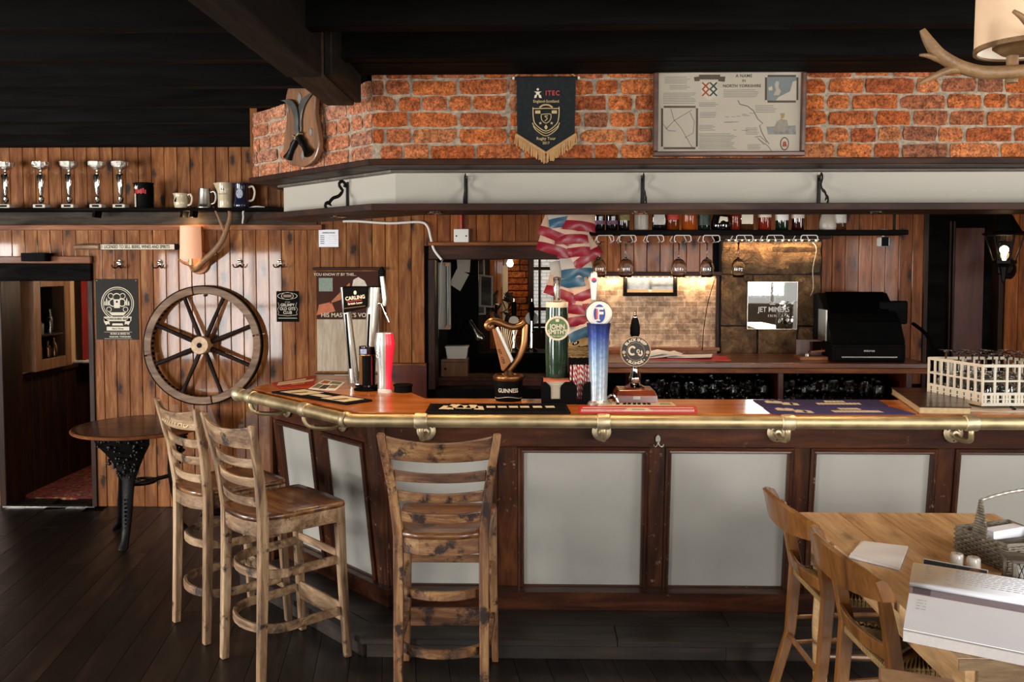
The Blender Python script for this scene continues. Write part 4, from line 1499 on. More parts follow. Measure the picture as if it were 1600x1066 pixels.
t, w, h = flat('club_sign', 'small black club sign with cream lettering on the panelled wall', 'sign', 432, 455, 467, 503, MT['black'], th=0.004)
y = -0.0042
ring(t, 0, 0.078, 0.075, 0.07, WHT, y - 0.0004, 32, 0.34)
ring(t, 0, 0.078, 0.046, 0.042, WHT, y - 0.0004, 32, 0.6)
shape(t, [(-0.03, 0.088), (0.03, 0.088), (0.03, 0.068), (-0.03, 0.068)], plain('bronze_print', '8a6a58', 0.6), -0.004)
text('OF THE', 0.011, WHT, t, (0, -0.0045, 0.032))
for s, z in (('GRUMPY', 0.010), ('OLD GITS', -0.018), ('CLUB', -0.046)):
    text(s, 0.031, WHT, t, (0, -0.0045, z), bold=0.015, sx=0.86)
for s in (-1, 1):
    bm = B()
    tube(bm, smoothpts([(s * 0.07, -0.0045, 0.03), (s * 0.062, -0.0045, 0.0), (s * 0.074, -0.0045, -0.02), (s * 0.066, -0.0045, -0.045), (s * 0.07, -0.0045, -0.062), (s * 0.03, -0.0045, -0.066), (0.0, -0.0045, -0.07)], 4), 0.0016, 5)
    mk('printed_scroll', bm, WHT, t)
shape(t, [(-0.07, -0.085), (0.07, -0.085), (0.07, -0.0885), (-0.07, -0.0885)], WHT, -0.004)

t, w, h = flat('price_notice', 'white printed notice pinned high on the pine boards', 'notice', 498, 359, 529, 386, MT['paper'], th=0.002)
for k in range(5):
    shape(t, [(-w * 0.42, 0.02 - k * 0.014), (-w * 0.22, 0.02 - k * 0.014), (-w * 0.22, 0.016 - k * 0.014), (-w * 0.42, 0.016 - k * 0.014)], MT['rubber'], -0.002, 'printed_line')
    shape(t, [(w * 0.0, 0.02 - k * 0.014), (w * 0.4, 0.02 - k * 0.014), (w * 0.4, 0.017 - k * 0.014), (w * 0.0, 0.017 - k * 0.014)], MT['steel'], -0.002, 'printed_line')
text('OPENING HOURS', 0.012, MT['rubber'], t, (0, -0.0024, 0.04), bold=0.02)

# lime washed cupboard with the brown poster above it
a, b = U(490, 418, Y=6.24), U(596, 602, Y=6.24)
t = thing('wall_cupboard', 'lime washed wooden cupboard front behind the tall silver beer font', 'cupboard', ((a.x + b.x) / 2, WY, b.z))
w, h = b.x - a.x, a.z - b.z
mk('frame', BOX(-w / 2, w / 2, -0.03, -0.001, 0, h - 0.02), MT['pine'], t, bev=0.004)
mk('cornice', BOX(-w / 2 - 0.01, w / 2 + 0.03, -0.045, -0.001, h - 0.02, h), MT['dark_wood'], t, bev=0.004)
for s in (-1, 1):
    d = mk('door', BOX(s * w * 0.235 - w * 0.23, s * w * 0.235 + w * 0.23, -0.05, -0.031, 0.10, h * 0.56), MT['white_wash'], t, bev=0.003)
mk('latch', BOX(-0.012, 0.012, -0.058, -0.05, h * 0.33, h * 0.36), MT['iron'], t)
mk('lower_shelf', BOX(-w / 2, w / 2, -0.10, -0.03, 0.055, 0.085), MT['grey_wood'], t, bev=0.003)
mk('label_card', BOX(-0.09, 0.06, -0.104, -0.1, 0.06, 0.082), MT['white'], t)
a, b = U(493, 424, Y=6.245), U(592, 499, Y=6.245)
t = thing('brown_poster', 'dark brown enamel poster with cream lettering above the lime washed cupboard', 'poster', ((a.x + b.x) / 2, 6.2685, (a.z + b.z) / 2))
w, h = b.x - a.x, a.z - b.z
mk('board', BOX(-w / 2, w / 2, -0.004, 0, -h / 2, h / 2), plain('brown_enamel', '3d2118', 0.6, spec=0.12, vary=0.08), t)
shape(t, [(-w * 0.46, h * 0.36), (-w * 0.24, h * 0.36), (-w * 0.24, h * 0.08), (-w * 0.46, h * 0.08)], plain('grey_green_print', '7d8a7c', 0.6, vary=0.2, nscale=60), -0.004)
shape(t, [(-w * 0.30, -h * 0.18), (w * 0.03, h * 0.26), (w * 0.05, -h * 0.02)], plain('orange_print', 'a9643a', 0.6, vary=0.25, nscale=30), -0.004)
shape(t, [(-w * 0.5, -h * 0.42), (-w * 0.2, -h * 0.34), (-w * 0.26, -h * 0.14), (-w * 0.46, -h * 0.2)], plain('terracotta_print', 'b5623a', 0.6, vary=0.2, nscale=30), -0.004)
shape(t, [(w * 0.06, h * 0.1), (w * 0.09, h * 0.32), (w * 0.17, h * 0.38), (w * 0.27, h * 0.3), (w * 0.34, h * 0.1)], plain('pale_print', 'c8bcae', 0.6, vary=0.2, nscale=25), -0.004)
text('YOU KNOW IT BY THIS...', 0.028, WHT, t, (-w * 0.2, -0.0045, h * 0.43), bold=0.01)
text("HIS MASTER'S VOICE", 0.044, WHT, t, (0.0, -0.0045, -h * 0.42), bold=0.008)

# ---- lower red-brown panel and ledge on the wall behind the taps
a, b = U(600, 568, Y=6.25), U(666, 640, Y=6.25)
t = thing('wall_ledge', 'narrow ledge with a red brown panel below it, behind the red and white beer font', 'ledge', ((a.x + b.x) / 2, WY, 0))
w = b.x - a.x
mk('ledge_board', BOX(-w / 2, w / 2, -0.05, -0.001, a.z - 0.02, a.z), MT['pine_trim'], t, bev=0.003)
mk('panel', BOX(-w / 2, w / 2, -0.02, -0.001, 0.7, a.z - 0.02), MT['red_wood'], t)

# ---- antler wall lamp
p = U(308, 408, Y=6.25)
la = thing('antler_wall_lamp', 'wall lamp with a lit pale shade and a curved antler arm over the wagon wheel', 'lamp', (p.x, WY, p.z))
mk('wooden_plaque', PRISM(arc(0.0, -0.01, 0.078, 0, 360, 36, 0.088)[:-1], 0.0, 0.028, FRONT), plain('plaque_round', 'a3683f', 0.5, vary=0.2, nscale=40, bump=0.3), la, bev=0.004)


def LP(px, py, dy):
    q = U(px, py, Y=WY + dy)
    return V((q.x - p.x, dy, q.z - p.z))


main = smoothpts([LP(303, 421, -0.035), LP(309, 417, -0.06), LP(320, 406, -0.085), LP(336, 391, -0.11), LP(348, 374, -0.12), LP(355, 356, -0.12), LP(360, 337, -0.115), LP(357, 326, -0.11), LP(350, 320, -0.10), LP(343, 317, -0.09)], 4)
nn = len(main)
mk('antler', TUBE(main, [0.026 - 0.0175 * (i / nn) ** 1.4 for i in range(nn)], 10), MT['antler'], la, True)
tine = smoothpts([LP(352, 363, -0.12), LP(346, 350, -0.13), LP(340, 336, -0.14), LP(333, 323, -0.15)], 4)
mk('tine', TUBE(tine, [0.016 - 0.012 * i / len(tine) for i in range(len(tine))], 8), MT['antler'], la, True)
tine = smoothpts([LP(304, 420, -0.05), LP(297, 414, -0.07), LP(288, 411, -0.09), LP(279, 405, -0.10)], 4)
mk('tine', TUBE(tine, [0.018 - 0.012 * i / len(tine) for i in range(len(tine))], 8), MT['antler'], la, True)
c = LP(298, 380, -0.09)
MT['shade'] = plain('lit_shade_fabric', 'dcb094', 0.8, vary=0.04, nscale=60, emit='ffae80', estr=0.42)
mk('lamp_shade', LATHE([(0.077, -0.115), (0.072, 0.125), (0.070, 0.125), (0.075, -0.115)], 32, M.Translation(c), close=False), MT['shade'], la, True)
mk('lamp_holder', LATHE([(0.014, -0.16), (0.014, -0.06), (0.02, -0.05), (0.02, -0.02), (0, -0.02)], 12, M.Translation(c)), MT['brass'], la, True)
mk('bulb', LATHE([(0, 0.06), (0.018, 0.05), (0.024, 0.03), (0.014, -0.02)], 12, M.Translation(c)), MT['bulb'], la, True)
lamp('wall_lamp_light', (p.x + c.x, WY + c.y, p.z + c.z + 0.16), 1.6, WARM, 0.03)
lamp('wall_lamp_light_low', (p.x + c.x, WY + c.y, p.z + c.z - 0.14), 1.0, WARM, 0.03)

# ---- passage: cabinet with bottles, red curtain, carpet
a, b = U(15, 440, Y=6.62), U(80, 580, Y=7.10)
y0, y1 = 6.60, 7.13
cbz0, cbz1 = 0.98, 1.74
t = thing('glazed_cabinet', 'shallow glazed wooden wall cabinet in the passage beyond the low door', 'cabinet', (PX - 0.018, (y0 + y1) / 2, cbz0))
hw, hh = (y1 - y0) / 2, cbz1 - cbz0
for s in (-1, 1):
    mk('stile', BOX(0, 0.12, s * (hw - 0.045) - 0.045, s * (hw - 0.045) + 0.045, 0, hh), MT['plaque'], t, bev=0.004)
    mk('cross_rail', BOX(0, 0.12, -hw + 0.09, hw - 0.09, 0 if s < 0 else hh - 0.09, 0.09 if s < 0 else hh), MT['plaque'], t, bev=0.004)
mk('back', BOX(0, 0.01, -hw + 0.09, hw - 0.09, 0.09, hh - 0.09), MT['black_matt'], t)
mk('shelf', BOX(0.01, 0.1, -hw + 0.09, hw - 0.09, 0.27, 0.285), MT['plaque'], t)
mk('pane', BOX(0.112, 0.115, -hw + 0.09, hw - 0.09, 0.09, hh - 0.09), MT['glass'], t)
for k, (yy, zz, hh2, r, mn, lab) in enumerate(((-0.10, 0.285, 0.14, 0.035, 'offwhite', 'white jar on the shelf of the glazed cabinet'), (0.06, 0.285, 0.2, 0.022, 'steel', 'tall narrow bottle on the shelf of the glazed cabinet'),
                                          (-0.11, 0.09, 0.14, 0.03, 'gold', 'amber bottle at the left of the cabinet floor'), (0.02, 0.09, 0.13, 0.03, 'gold', 'amber bottle in the middle of the cabinet floor'), (0.11, 0.09, 0.15, 0.03, 'gold', 'amber bottle at the right of the cabinet floor'))):
    q = mk('bottle', LATHE([(0, 0), (r, 0), (r, hh2 * 0.6), (r * 0.4, hh2 * 0.75), (r * 0.4, hh2), (0, hh2)], 12), MT[mn], smooth=True, loc=(PX - 0.018 + 0.055, (y0 + y1) / 2 + yy, cbz0 + zz + 0.0005))
    tag(q, lab, 'bottle', 'bottles in the glazed cabinet')
bm = B()
pts = [(PX + 0.05 + 0.018 * math.sin(i * 1.6), 7.40 + i * 0.016) for i in range(14)]
band(bm, pts, 0.95, 1.72, 0.006)
q = mk('curtain', bm, plain('red_curtain', '7a1210', 0.85), smooth=True)
tag(q, 'narrow red curtain hanging at the end of the passage', 'curtain')
q = mk('window_sill_box', BOX(PX - 0.02, PX + 0.2, 7.36, 7.7, 0.967, 0.985), MT['white'], bev=0.003)
tag(q, 'short white sill under the red curtain in the passage', 'sill')
cp = NT('passage_carpet')
tc = cp.n('TexCoord')
vo = cp.n('TexVoronoi', Scale=14.0)
cp.l(tc.outputs['Object'], vo.inputs['Vector'])
n1 = cp.n('TexNoise', Scale=30.0, Detail=3.0)
cp.l(tc.outputs['Object'], n1.inputs['Vector'])
cp.l(cp.mix(cp.ramp(n1.outputs['Fac'], [(0.58, (0, 0, 0, 1)), (0.62, (1, 1, 1, 1))]), cp.ramp(vo.outputs['Distance'], [(0.25, srgb('6d1c1a')), (0.45, srgb('4a1214')), (0.6, srgb('7a2820'))]), srgb('7c6a44')), cp.b.inputs['Base Color'])
cp.b.inputs['Roughness'].default_value = 0.95
q = mk('carpet', BOX(PX - 0.02, -2.76, 6.52, 8.88, -0.012, 0.006), cp.m)
tag(q, 'red and gold patterned carpet in the passage beyond the low door', 'carpet')
lamp('passage_fill', (-3.1, 7.2, 1.7), 26, (1, 0.75, 0.5), 0.08)  # added fill light without a fitting; brightens the cabinet and plaster
# ================================================================ BEHIND THE BAR
# ---- stone pillar
SX0, SX1 = STONE[0], STONE[1]
sp_ = root('wall_stone')
mk('stone_core', BOX(SX0, SX1, WY - 0.02, WY + 0.025, 0.9, 2.06), MT['skirt_dark'], sp_)


def stonemat(name, a, b, c, bump):
    t = NT(name)
    tc = t.n('TexCoord')
    oi = t.n('ObjectInfo')
    ad = t.n('VectorMath', operation='ADD')
    t.l(tc.outputs['Object'], ad.inputs[0])
    t.l(oi.outputs['Random'], ad.inputs[1])
    n1 = t.n('TexNoise', Scale=9.0, Detail=8.0, Roughness=0.7, Distortion=0.6)
    n2 = t.n('TexNoise', Scale=70.0, Detail=4.0, Roughness=0.7)
    for n in (n1, n2):
        t.l(ad.outputs[0], n.inputs['Vector'])
    t.l(t.mix(0.6, t.ramp(n1.outputs['Fac'], [(0.3, srgb(a)), (0.5, srgb(b)), (0.68, srgb(c))]), t.ramp(n2.outputs['Fac'], [(0.3, (0.4, 0.37, 0.33, 1)), (0.65, (1.1, 1.1, 1.1, 1))]), 'MULTIPLY'), t.b.inputs['Base Color'])
    t.b.inputs['Roughness'].default_value = 0.9
    t.bump(t.math('ADD', t.math('MULTIPLY', n1.outputs['Fac'], 1.6), n2.outputs['Fac']), bump, 0.02)
    return t.m


MT['stone'] = stonemat('brown_sandstone', '3a2a1b', '77593a', 'a27e55', 1.0)


def stone(x0, x1, z0, z1, rough=0.012):
    bm = BOX(x0, x1, -0.035, 0.03, z0, z1)
    bmesh.ops.subdivide_edges(bm, edges=bm.edges[:], cuts=5, use_grid_fill=True)
    cx, cz = (x0 + x1) / 2, (z0 + z1) / 2
    for v in bm.verts:
        ex = min(v.co.x - x0, x1 - v.co.x)
        ez = min(v.co.z - z0, z1 - v.co.z)
        if v.co.y < 0:
            v.co.y += rnd.uniform(-1, 1) * rough + max(0, 0.02 - min(ex, ez)) * 0.9
        v.co.x += rnd.uniform(-1, 1) * 0.003
        v.co.z += rnd.uniform(-1, 1) * 0.003
    for v in bm.verts:
        v.co.x -= cx
        v.co.z -= cz
    mk('stone', bm, MT['stone'], sp_, True, loc=(cx, WY - 0.02, cz))


def spx(x):
    return U(x, 450, Y=WY - 0.04).x


def spz(y):
    return U(1200, y, Y=WY - 0.04).z


for xa, xb, ya, yb, rg in ((1128, 1282, 378, 428, 0.022), (1128, 1176, 430, 508, 0.014), (1178, 1282, 430, 508, 0.014), (1128, 1183, 511, 552, 0.012), (1186, 1246, 511, 552, 0.012), (1249, 1282, 511, 552, 0.012)):
    stone(spx(xa), spx(xb), spz(yb), spz(ya), rg)

# ---- pale brick slip panel with its ledge and lights
bmn = NT('pale_brick_slips')
tc = bmn.n('TexCoord')
mp = bmn.n('Mapping')
mp.inputs['Rotation'].default_value = (R(90), 0, 0)
bmn.l(tc.outputs['Object'], mp.inputs['Vector'])
bt = bmn.n('TexBrick', Scale=1.0, i1=srgb('c6a888'), i2=srgb('9d7c60'), i3=srgb('d2c2aa'))
bt.inputs['Mortar Size'].default_value = 0.0022
bt.inputs['Mortar Smooth'].default_value = 0.4
bt.inputs['Brick Width'].default_value = 0.098
bt.inputs['Row Height'].default_value = 0.041
bmn.l(mp.outputs[0], bt.inputs['Vector'])
nz = bmn.n('TexNoise', Scale=16.0, Detail=6.0, Roughness=0.7)
bmn.l(tc.outputs['Object'], nz.inputs['Vector'])
bmn.l(bmn.mix(0.9, bt.outputs['Color'], bmn.ramp(nz.outputs['Fac'], [(0.38, (0.4, 0.33, 0.28, 1)), (0.58, (1.2, 1.15, 1.1, 1))]), 'MULTIPLY'), bmn.b.inputs['Base Color'])
bmn.b.inputs['Roughness'].default_value = 0.7
bmn.bump(bt.outputs['Fac'], -0.5, 0.004)
ss = root('wall_slips')
mk('slip_panel', BOX(SLIP[0] + 0.12, SLIP[1] - 0.02, WY - 0.01, WY + 0.02, 1.22, SLIP[3]), bmn.m, ss)
mk('slip_panel_back', BOX(SLIP[0], SLIP[1], WY + 0.012, WY + 0.025, 0.95, 1.25), MT['dark_wood'], ss)
mk('panel_head', BOX(SLIP[0] + 0.05, SLIP[1] + 0.02, WY - 0.03, WY + 0.02, SLIP[3], SLIP[3] + 0.03), MT['dark_wood'], ss, bev=0.004)
mk('panel_edge', BOX(SLIP[1] - 0.025, SLIP[1] - 0.005, WY - 0.03, WY, 1.2, SLIP[3]), MT['dark_wood_z'], ss)
mk('panel_ledge', BOX(SLIP[0] + 0.05, SLIP[1], WY - 0.05, WY, 1.195, 1.22), MT['pine_trim'], ss, bev=0.003)
mk('lower_board', BOX(SLIP[0] + 0.05, SLIP[1] - 0.02, WY - 0.04, WY - 0.01, 1.13, 1.195), MT['pine_dark'], ss)
MT['led'] = plain('led_dot', 'ffd9a0', 0.5, emit='ffc27a', estr=9.0)


def led_strip(label, x0, x1, z, n, y):
    t = thing('led_strip', label, 'light strip', ((x0 + x1) / 2, y, z))
    hw = (x1 - x0) / 2
    mk('strip', BOX(-hw, hw, -0.006, 0.006, 0.0, 0.004), MT['offwhite'], t)
    bm = B()
    for k in range(n):
        x = -hw + 2 * hw * (k + 0.5) / n
        bmesh.ops.create_icosphere(bm, subdivisions=1, radius=0.006, matrix=M.Translation((x, 0, -0.002)))
    o = mk('led_dots', bm, MT['led'], t)
    o['kind'] = 'stuff'
    l = area('led_strip_light', ((x0 + x1) / 2, y - 0.005, z - 0.012), (R(20), 0, 0), (x1 - x0), 0.02, 4.0 * (x1 - x0), (1, 0.68, 0.38))
    return t


led_strip('string of small warm lights along the top of the pale brick panel', SLIP[0] + 0.15, SLIP[1] - 0.04, SLIP[3] - 0.006, 20, WY - 0.045)
led_strip('string of small warm lights along the top of the stone pillar', SX0 + 0.02, SX1 - 0.06, 2.005, 14, WY - 0.10)
mk('pillar_head', BOX(SX0 - 0.02, SX1 + 0.02, WY - 0.12, WY + 0.02, 2.012, 2.045), MT['dark_wood'], sp_, bev=0.003)
mk('pillar_edge', BOX(SX1 - 0.012, SX1 + 0.012, WY - 0.03, WY + 0.02, 1.15, 2.012), MT['pine_dark'], sp_)
q = mk('cable', TUBE(smoothpts([(SX1 - 0.10, WY - 0.07, 1.99), (SX1 - 0.07, WY - 0.075, 1.94), (SX1 - 0.095, WY - 0.08, 1.8), (SX1 - 0.09, WY - 0.08, 1.66), (SX1 - 0.11, WY - 0.08, 1.6)], 5), 0.0025, 5), MT['offwhite'])
tag(q, 'thin pale wire hanging down the right side of the stone pillar', 'cable')
q = mk('cable', TUBE(smoothpts([(SLIP[1] - 0.04, WY - 0.05, 1.73), (SLIP[1] - 0.09, WY - 0.05, 1.55), (SLIP[1] - 0.12, WY - 0.052, 1.35), (SLIP[1] - 0.13, WY - 0.06, 1.2)], 5), 0.003, 5), MT['black'])
tag(q, 'thin black wire hanging down the right end of the pale brick panel', 'cable')

# mirror with the pub name
a, b = U(1169, 441, Y=WY - 0.07), U(1244, 514, Y=WY - 0.07)
t = thing('pub_mirror', 'small square mirror with white lettering hung on the stone pillar', 'mirror', ((a.x + b.x) / 2, WY - 0.072, (a.z + b.z) / 2), rot=(R(1.5), 0, R(-2.4)))
w, h = b.x - a.x, a.z - b.z
mk('glass', BOX(-w / 2, w / 2, -0.005, 0, -h / 2, h / 2), MT['mirror'], t)
mk('edge', BOX(-w / 2 - 0.003, w / 2 + 0.003, -0.004, 0.002, -h / 2 - 0.003, h / 2 + 0.003), MT['steel'], t)
text("JET MINERS", 0.052, MT['white'], t, (0.01, -0.0058, -0.03), bold=0.012, sx=0.86)
text("I N N", 0.026, MT['white'], t, (0.0, -0.0058, -0.075), bold=0.01)
bm = B()
for s in (-1, 1):
    tube(bm, [(s * 0.005, -0.006, 0.115), (s * 0.035, -0.006, 0.085), (s * 0.05, -0.006, 0.055), (s * 0.04, -0.006, 0.045)], 0.004, 5)
tube(bm, [(0.02 * math.cos(q), -0.006, 0.05 + 0.03 * math.sin(q)) for q in [2 * PI * i / 16 for i in range(16)]], 0.0035, 5, True)
tube(bm, [(-0.018, -0.006, 0.01), (0.018, -0.006, 0.01)], 0.004, 5)
mk('printed_emblem', bm, MT['white'], t)

# framed picture on the pale brick
a, b = U(974, 432, Y=WY - 0.03), U(1058, 463, Y=WY - 0.03)
t = thing('framed_picture', 'dark framed picture with a small plate, on the pale brick panel', 'picture', ((a.x + b.x) / 2, WY - 0.012, b.z))
w = b.x - a.x
h = SLIP[3] - b.z - 0.012
for x0, x1, z0, z1 in ((-w / 2, w / 2, 0, 0.028), (-w / 2, -w / 2 + 0.028, 0.028, h), (w / 2 - 0.028, w / 2, 0.028, h)):
    mk('frame', BOX(x0, x1, -0.024, 0, z0, z1), MT['rubber'], t, bev=0.003)
pm = plain('grey_print', '3b3d3a', 0.4, vary=0.9, nscale=22, coat=0.5)
mk('picture', BOX(-w / 2 + 0.028, w / 2 - 0.028, -0.01, -0.002, 0.028, h), pm, t)
mk('mount', BOX(-w / 2 + 0.028, w / 2 - 0.028, -0.0105, -0.0095, 0.028, 0.05), MT['gold'], t)
mk('name_plate', PRISM(disc(0, 0.04, 0.014, 16, 0.008), 0.0, 0.002, M.Translation((0, -0.0105, 0)) @ FRONT), MT['brass_pale'], t)

# ---- back counter
BZ, BY = 1.18, 5.62
bc = thing('back_counter', 'brown wooden back counter with open glass shelves below, behind the bar', 'counter', (0, 0, 0))
mk('worktop', BOX(0.22, 2.62, BY, WY - 0.04, BZ - 0.035, BZ), wood('back_counter_top', '3a1b0c', '5f3218', '7d4826', 'X', 1.0, 0.3, 0.4, vary=0.0), bc, bev=0.005, seg=2)
mk('nosing', BOX(0.22, 2.62, BY + 0.01, BY + 0.03, BZ - 0.07, BZ - 0.036), MT['pine_trim'], bc, bev=0.004)
mk('glass_shelf', BOX(0.22, 2.62, BY + 0.05, WY - 0.05, 0.905, 0.925), MT['black_wood'], bc)
mk('base', BOX(0.22, 2.62, BY + 0.08, WY - 0.05, 0.0, 0.905), MT['black_matt'], bc)
mk('back_panel', BOX(0.22, 2.62, WY - 0.05, WY - 0.03, 0.92, BZ - 0.036), MT['black_matt'], bc)
for px in (998, 1222, 1424):
    x = U(px, 600, Y=BY).x
    mk('upright', BOX(x - 0.018, x + 0.018, BY + 0.03, WY - 0.06, 0.926, BZ - 0.036), MT['red_wood'], bc, bev=0.003)

# glasses on the shelf under it
gl0 = None
GP = [(0, 0), (0.03, 0), (0.031, 0.012), (0.034, 0.05), (0.041, 0.10), (0.0425, 0.145), (0.0405, 0.145), (0.039, 0.10), (0.032, 0.05), (0.029, 0.016), (0, 0.016)]
gm = bpy.data.meshes.new('pint_glass')
bm = LATHE(GP, 14)
bmesh.ops.recalc_face_normals(bm, faces=bm.faces[:])
bm.to_mesh(gm)
bm.free()
gm.materials.append(MT['glass'])
gm.shade_smooth()
cnt = 0
for sec, (x0, x1, what) in enumerate(((0.72, 1.61, 'left'), (1.69, 2.46, 'right'))):
    for row in range(3):
        nn = int((x1 - x0) / 0.098)
        for k in range(nn):
            o = bpy.data.objects.new('pint_glass', gm)
            COL.objects.link(o)
            o.location = (x0 + 0.05 + k * 0.098 + rnd.uniform(-0.004, 0.004), BY + 0.12 + row * 0.14 + rnd.uniform(-0.01, 0.01), 0.9255)
            o.scale = (1, 1, rnd.choice((0.82, 1.0, 1.1)))
            tag(o, 'clear beer glass under back counter, %s from left, %s row, %s bay' % (ORD[k], ('front', 'middle', 'back')[row], what), 'glass', 'beer glasses in the %s bay under the back counter' % what)

# papers and red folder on the back counter
t = thing('red_folder', 'red folder with loose white papers lying open on the back counter', 'folder', (U(1050, 556, Z=BZ).x, 5.93, BZ))
mk('cover', BOX(-0.30, 0.36, -0.14, 0.12, 0.0, 0.004), MT['red_print'], t, rot=(0, 0, R(-6)))
for k, (x, y, rz, w, h) in enumerate(((-0.12, 0.0, 8, 0.21, 0.28), (0.1, -0.02, -14, 0.21, 0.28), (-0.2, 0.02, 22, 0.2, 0.24))):
    bm = B()
    N = 6
    vs = [[bm.verts.new(((i / N - 0.5) * w * 1.4, (j - 0.5) * h * 0.7, 0.004 + 0.03 * (i / N) ** 2 * (1 if k != 1 else 0.4) + 0.003 * k)) for j in (0, 1)] for i in range(N + 1)]
    for i in range(N):
        bm.faces.new((vs[i][0], vs[i + 1][0], vs[i + 1][1], vs[i][1]))
    o = mk('sheet', bm, MT['paper'], t, loc=(x, y, 0.004), rot=(0, 0, R(rz)))
    so = o.modifiers.new('thick', 'SOLIDIFY')
    so.thickness = 0.002

# wooden box frame on the back counter
t = thing('wooden_caddy', 'small open wooden caddy with a spring catch on the back counter beside the till', 'box', (U(1262, 556, Z=BZ).x, 5.85, BZ))
mk('base', BOX(-0.15, 0.15, -0.07, 0.07, 0.0, 0.025), MT['pine_trim'], t, bev=0.003)
mk('back_frame', PRISM([(-0.14, 0.025), (0.13, 0.025), (0.12, 0.13), (-0.14, 0.13), (-0.14, 0.118), (0.05, 0.118), (0.03, 0.045), (-0.045, 0.045), (-0.05, 0.118), (-0.14, 0.118)], 0, 0.012, M.Translation((0, 0.06, 0)) @ FRONT), MT['red_wood'], t)
mk('cup', LATHE([(0, 0.025), (0.02, 0.025), (0.02, 0.042), (0, 0.042)], 16, M.Translation((-0.09, -0.03, 0))), MT['steel'], t, True)
mk('lever', BOX(-0.05, 0.12, -0.01, 0.01, 0.05, 0.062), MT['pine_trim'], t, rot=(0, R(-6), 0))
for k in range(2):
    mk('peg', BOX(0.09 + k * 0.03, 0.108 + k * 0.03, -0.03, -0.01, 0.026, 0.085), MT['pine_trim'], t, rot=(0, R(-8 + 4 * k), 0))

# till
x0, x1 = U(1296, 558, Y=5.75).x, U(1410, 558, Y=5.75).x
t = thing('cash_register', 'black electronic cash register standing on the back counter', 'till', ((x0 + x1) / 2, 5.9, BZ))
w = (x1 - x0) / 2
mk('base', BOX(-w, w, -0.20, 0.2, 0.0, 0.12), MT['black'], t, bev=0.008)
mk('drawer_front', BOX(-w + 0.02, w - 0.02, -0.206, -0.2, 0.012, 0.10), MT['black'], t, bev=0.003)
mk('drawer_lip', BOX(-w + 0.06, w - 0.06, -0.212, -0.206, 0.03, 0.036), MT['pewter'], t)
bm = B()
prism(bm, [(-0.2, 0.12), (0.2, 0.12), (0.2, 0.44), (0.12, 0.45), (-0.12, 0.26)], -w, w, M(((0, 0, 1, 0), (1, 0, 0, 0), (0, 1, 0, 0), (0, 0, 0, 1))))
mk('body', bm, MT['black'], t, bev=0.006)
sc = mk('screen', BOX(-w * 0.86, w * 0.8, -0.004, 0.004, -0.12, 0.12), plain('dark_screen', '050505', 0.12, coat=0.6), t, loc=(0.0, -0.01, 0.362), rot=(R(-38), 0, 0))
mk('side_screen', BOX(w * 0.55, w * 1.35, -0.03, -0.01, 0.24, 0.40), MT['black'], t, bev=0.01)
mk('card_tray', BOX(-w - 0.012, -w - 0.002, -0.1, 0.05, 0.13, 0.34), MT['pewter'], t)
text('micros', 0.022, MT['white'], t, (0.0, -0.2066, 0.075), sx=1.2)
q = mk('cable', TUBE(smoothpts([(2.64, 5.95, 1.42), (2.66, 5.8, 1.36), (2.66, 5.7, 1.28), (2.655, 5.62, 1.2), (2.66, 5.59, 1.08)], 5), 0.012, 6), MT['black'])
tag(q, 'black cable hanging beside the cash register', 'cable')

# security camera
p = U(1348, 380, Y=5.6)
t = thing('security_camera', 'small white security camera with a black face under the bottle shelf', 'camera', (p.x, 5.28, p.z))
mk('mount', LATHE([(0, 0.075), (0.022, 0.075), (0.022, 0.07), (0.006, 0.066), (0.006, 0.03), (0, 0.03)], 14), MT['white'], t, True)
mk('case', BOX(-0.024, 0.03, -0.03, 0.045, -0.03, 0.03), MT['white'], t, bev=0.012, seg=3)
mk('face', BOX(-0.022, 0.022, -0.034, -0.028, -0.028, 0.028), MT['black'], t, bev=0.008, seg=2)

# ---- bottle shelf, bottles, glass racks
BSY, BSZ = 5.05, 2.03
x0, x1 = U(903, 362, Y=BSY).x, U(1420, 362, Y=BSY).x
t = thing('bottle_shelf', 'narrow black hanging shelf of spirit bottles above the bar back', 'shelf', ((x0 + x1) / 2, BSY, BSZ))
w = (x1 - x0) / 2
mk('shelf_board', BOX(-w, w, 0.0, 0.17, -0.03, 0.0), MT['black_wood'], t, bev=0.003)
for x in (-w + 0.02, 0, w - 0.02):
    mk('hanger_rod', TUBE([(x, 0.155, 0.0), (x, 0.155, 0.72)], 0.008, 8), MT['iron'], t)
bshelf = t
rack_px = [946, 981, 1024, 1067, 1112, 1164, 1212, 1265]


def rack(px, label):
    x = U(px, 370, Y=BSY).x
    t = thing('glass_rack', label, 'rack', (x, BSY, BSZ - 0.03), 0, 'wire racks under the bottle shelf')
    for s in (-1, 1):
        bm = TUBE([(s * 0.035, 0.005, 0.0), (s * 0.047, 0.005, -0.008), (s * 0.05, 0.005, -0.032), (s * 0.04, 0.005, -0.04), (s * 0.04, 0.16, -0.04), (s * 0.05, 0.16, -0.03), (s * 0.035, 0.16, 0.0)], 0.0028, 6)
        mk('wire', bm, MT['white'], t, True)
    mk('cross_wire', TUBE([(-0.035, 0.005, -0.002), (0.035, 0.005, -0.002)], 0.0028, 6), MT['white'], t, True)
    return t


names_r = ['first from the left', 'second from the left', 'third from the left', 'fourth from the left', 'fourth from the right', 'third from the right', 'second from the right', 'first from the right']
r0 = rack(rack_px[0], 'white wire glass rack under the bottle shelf, first from the left')
for px, nm in zip(rack_px[1:], names_r[1:]):
    dup(r0, (U(px, 370, Y=BSY).x, BSY, BSZ - 0.03), label='white wire glass rack under the bottle shelf, ' + nm)
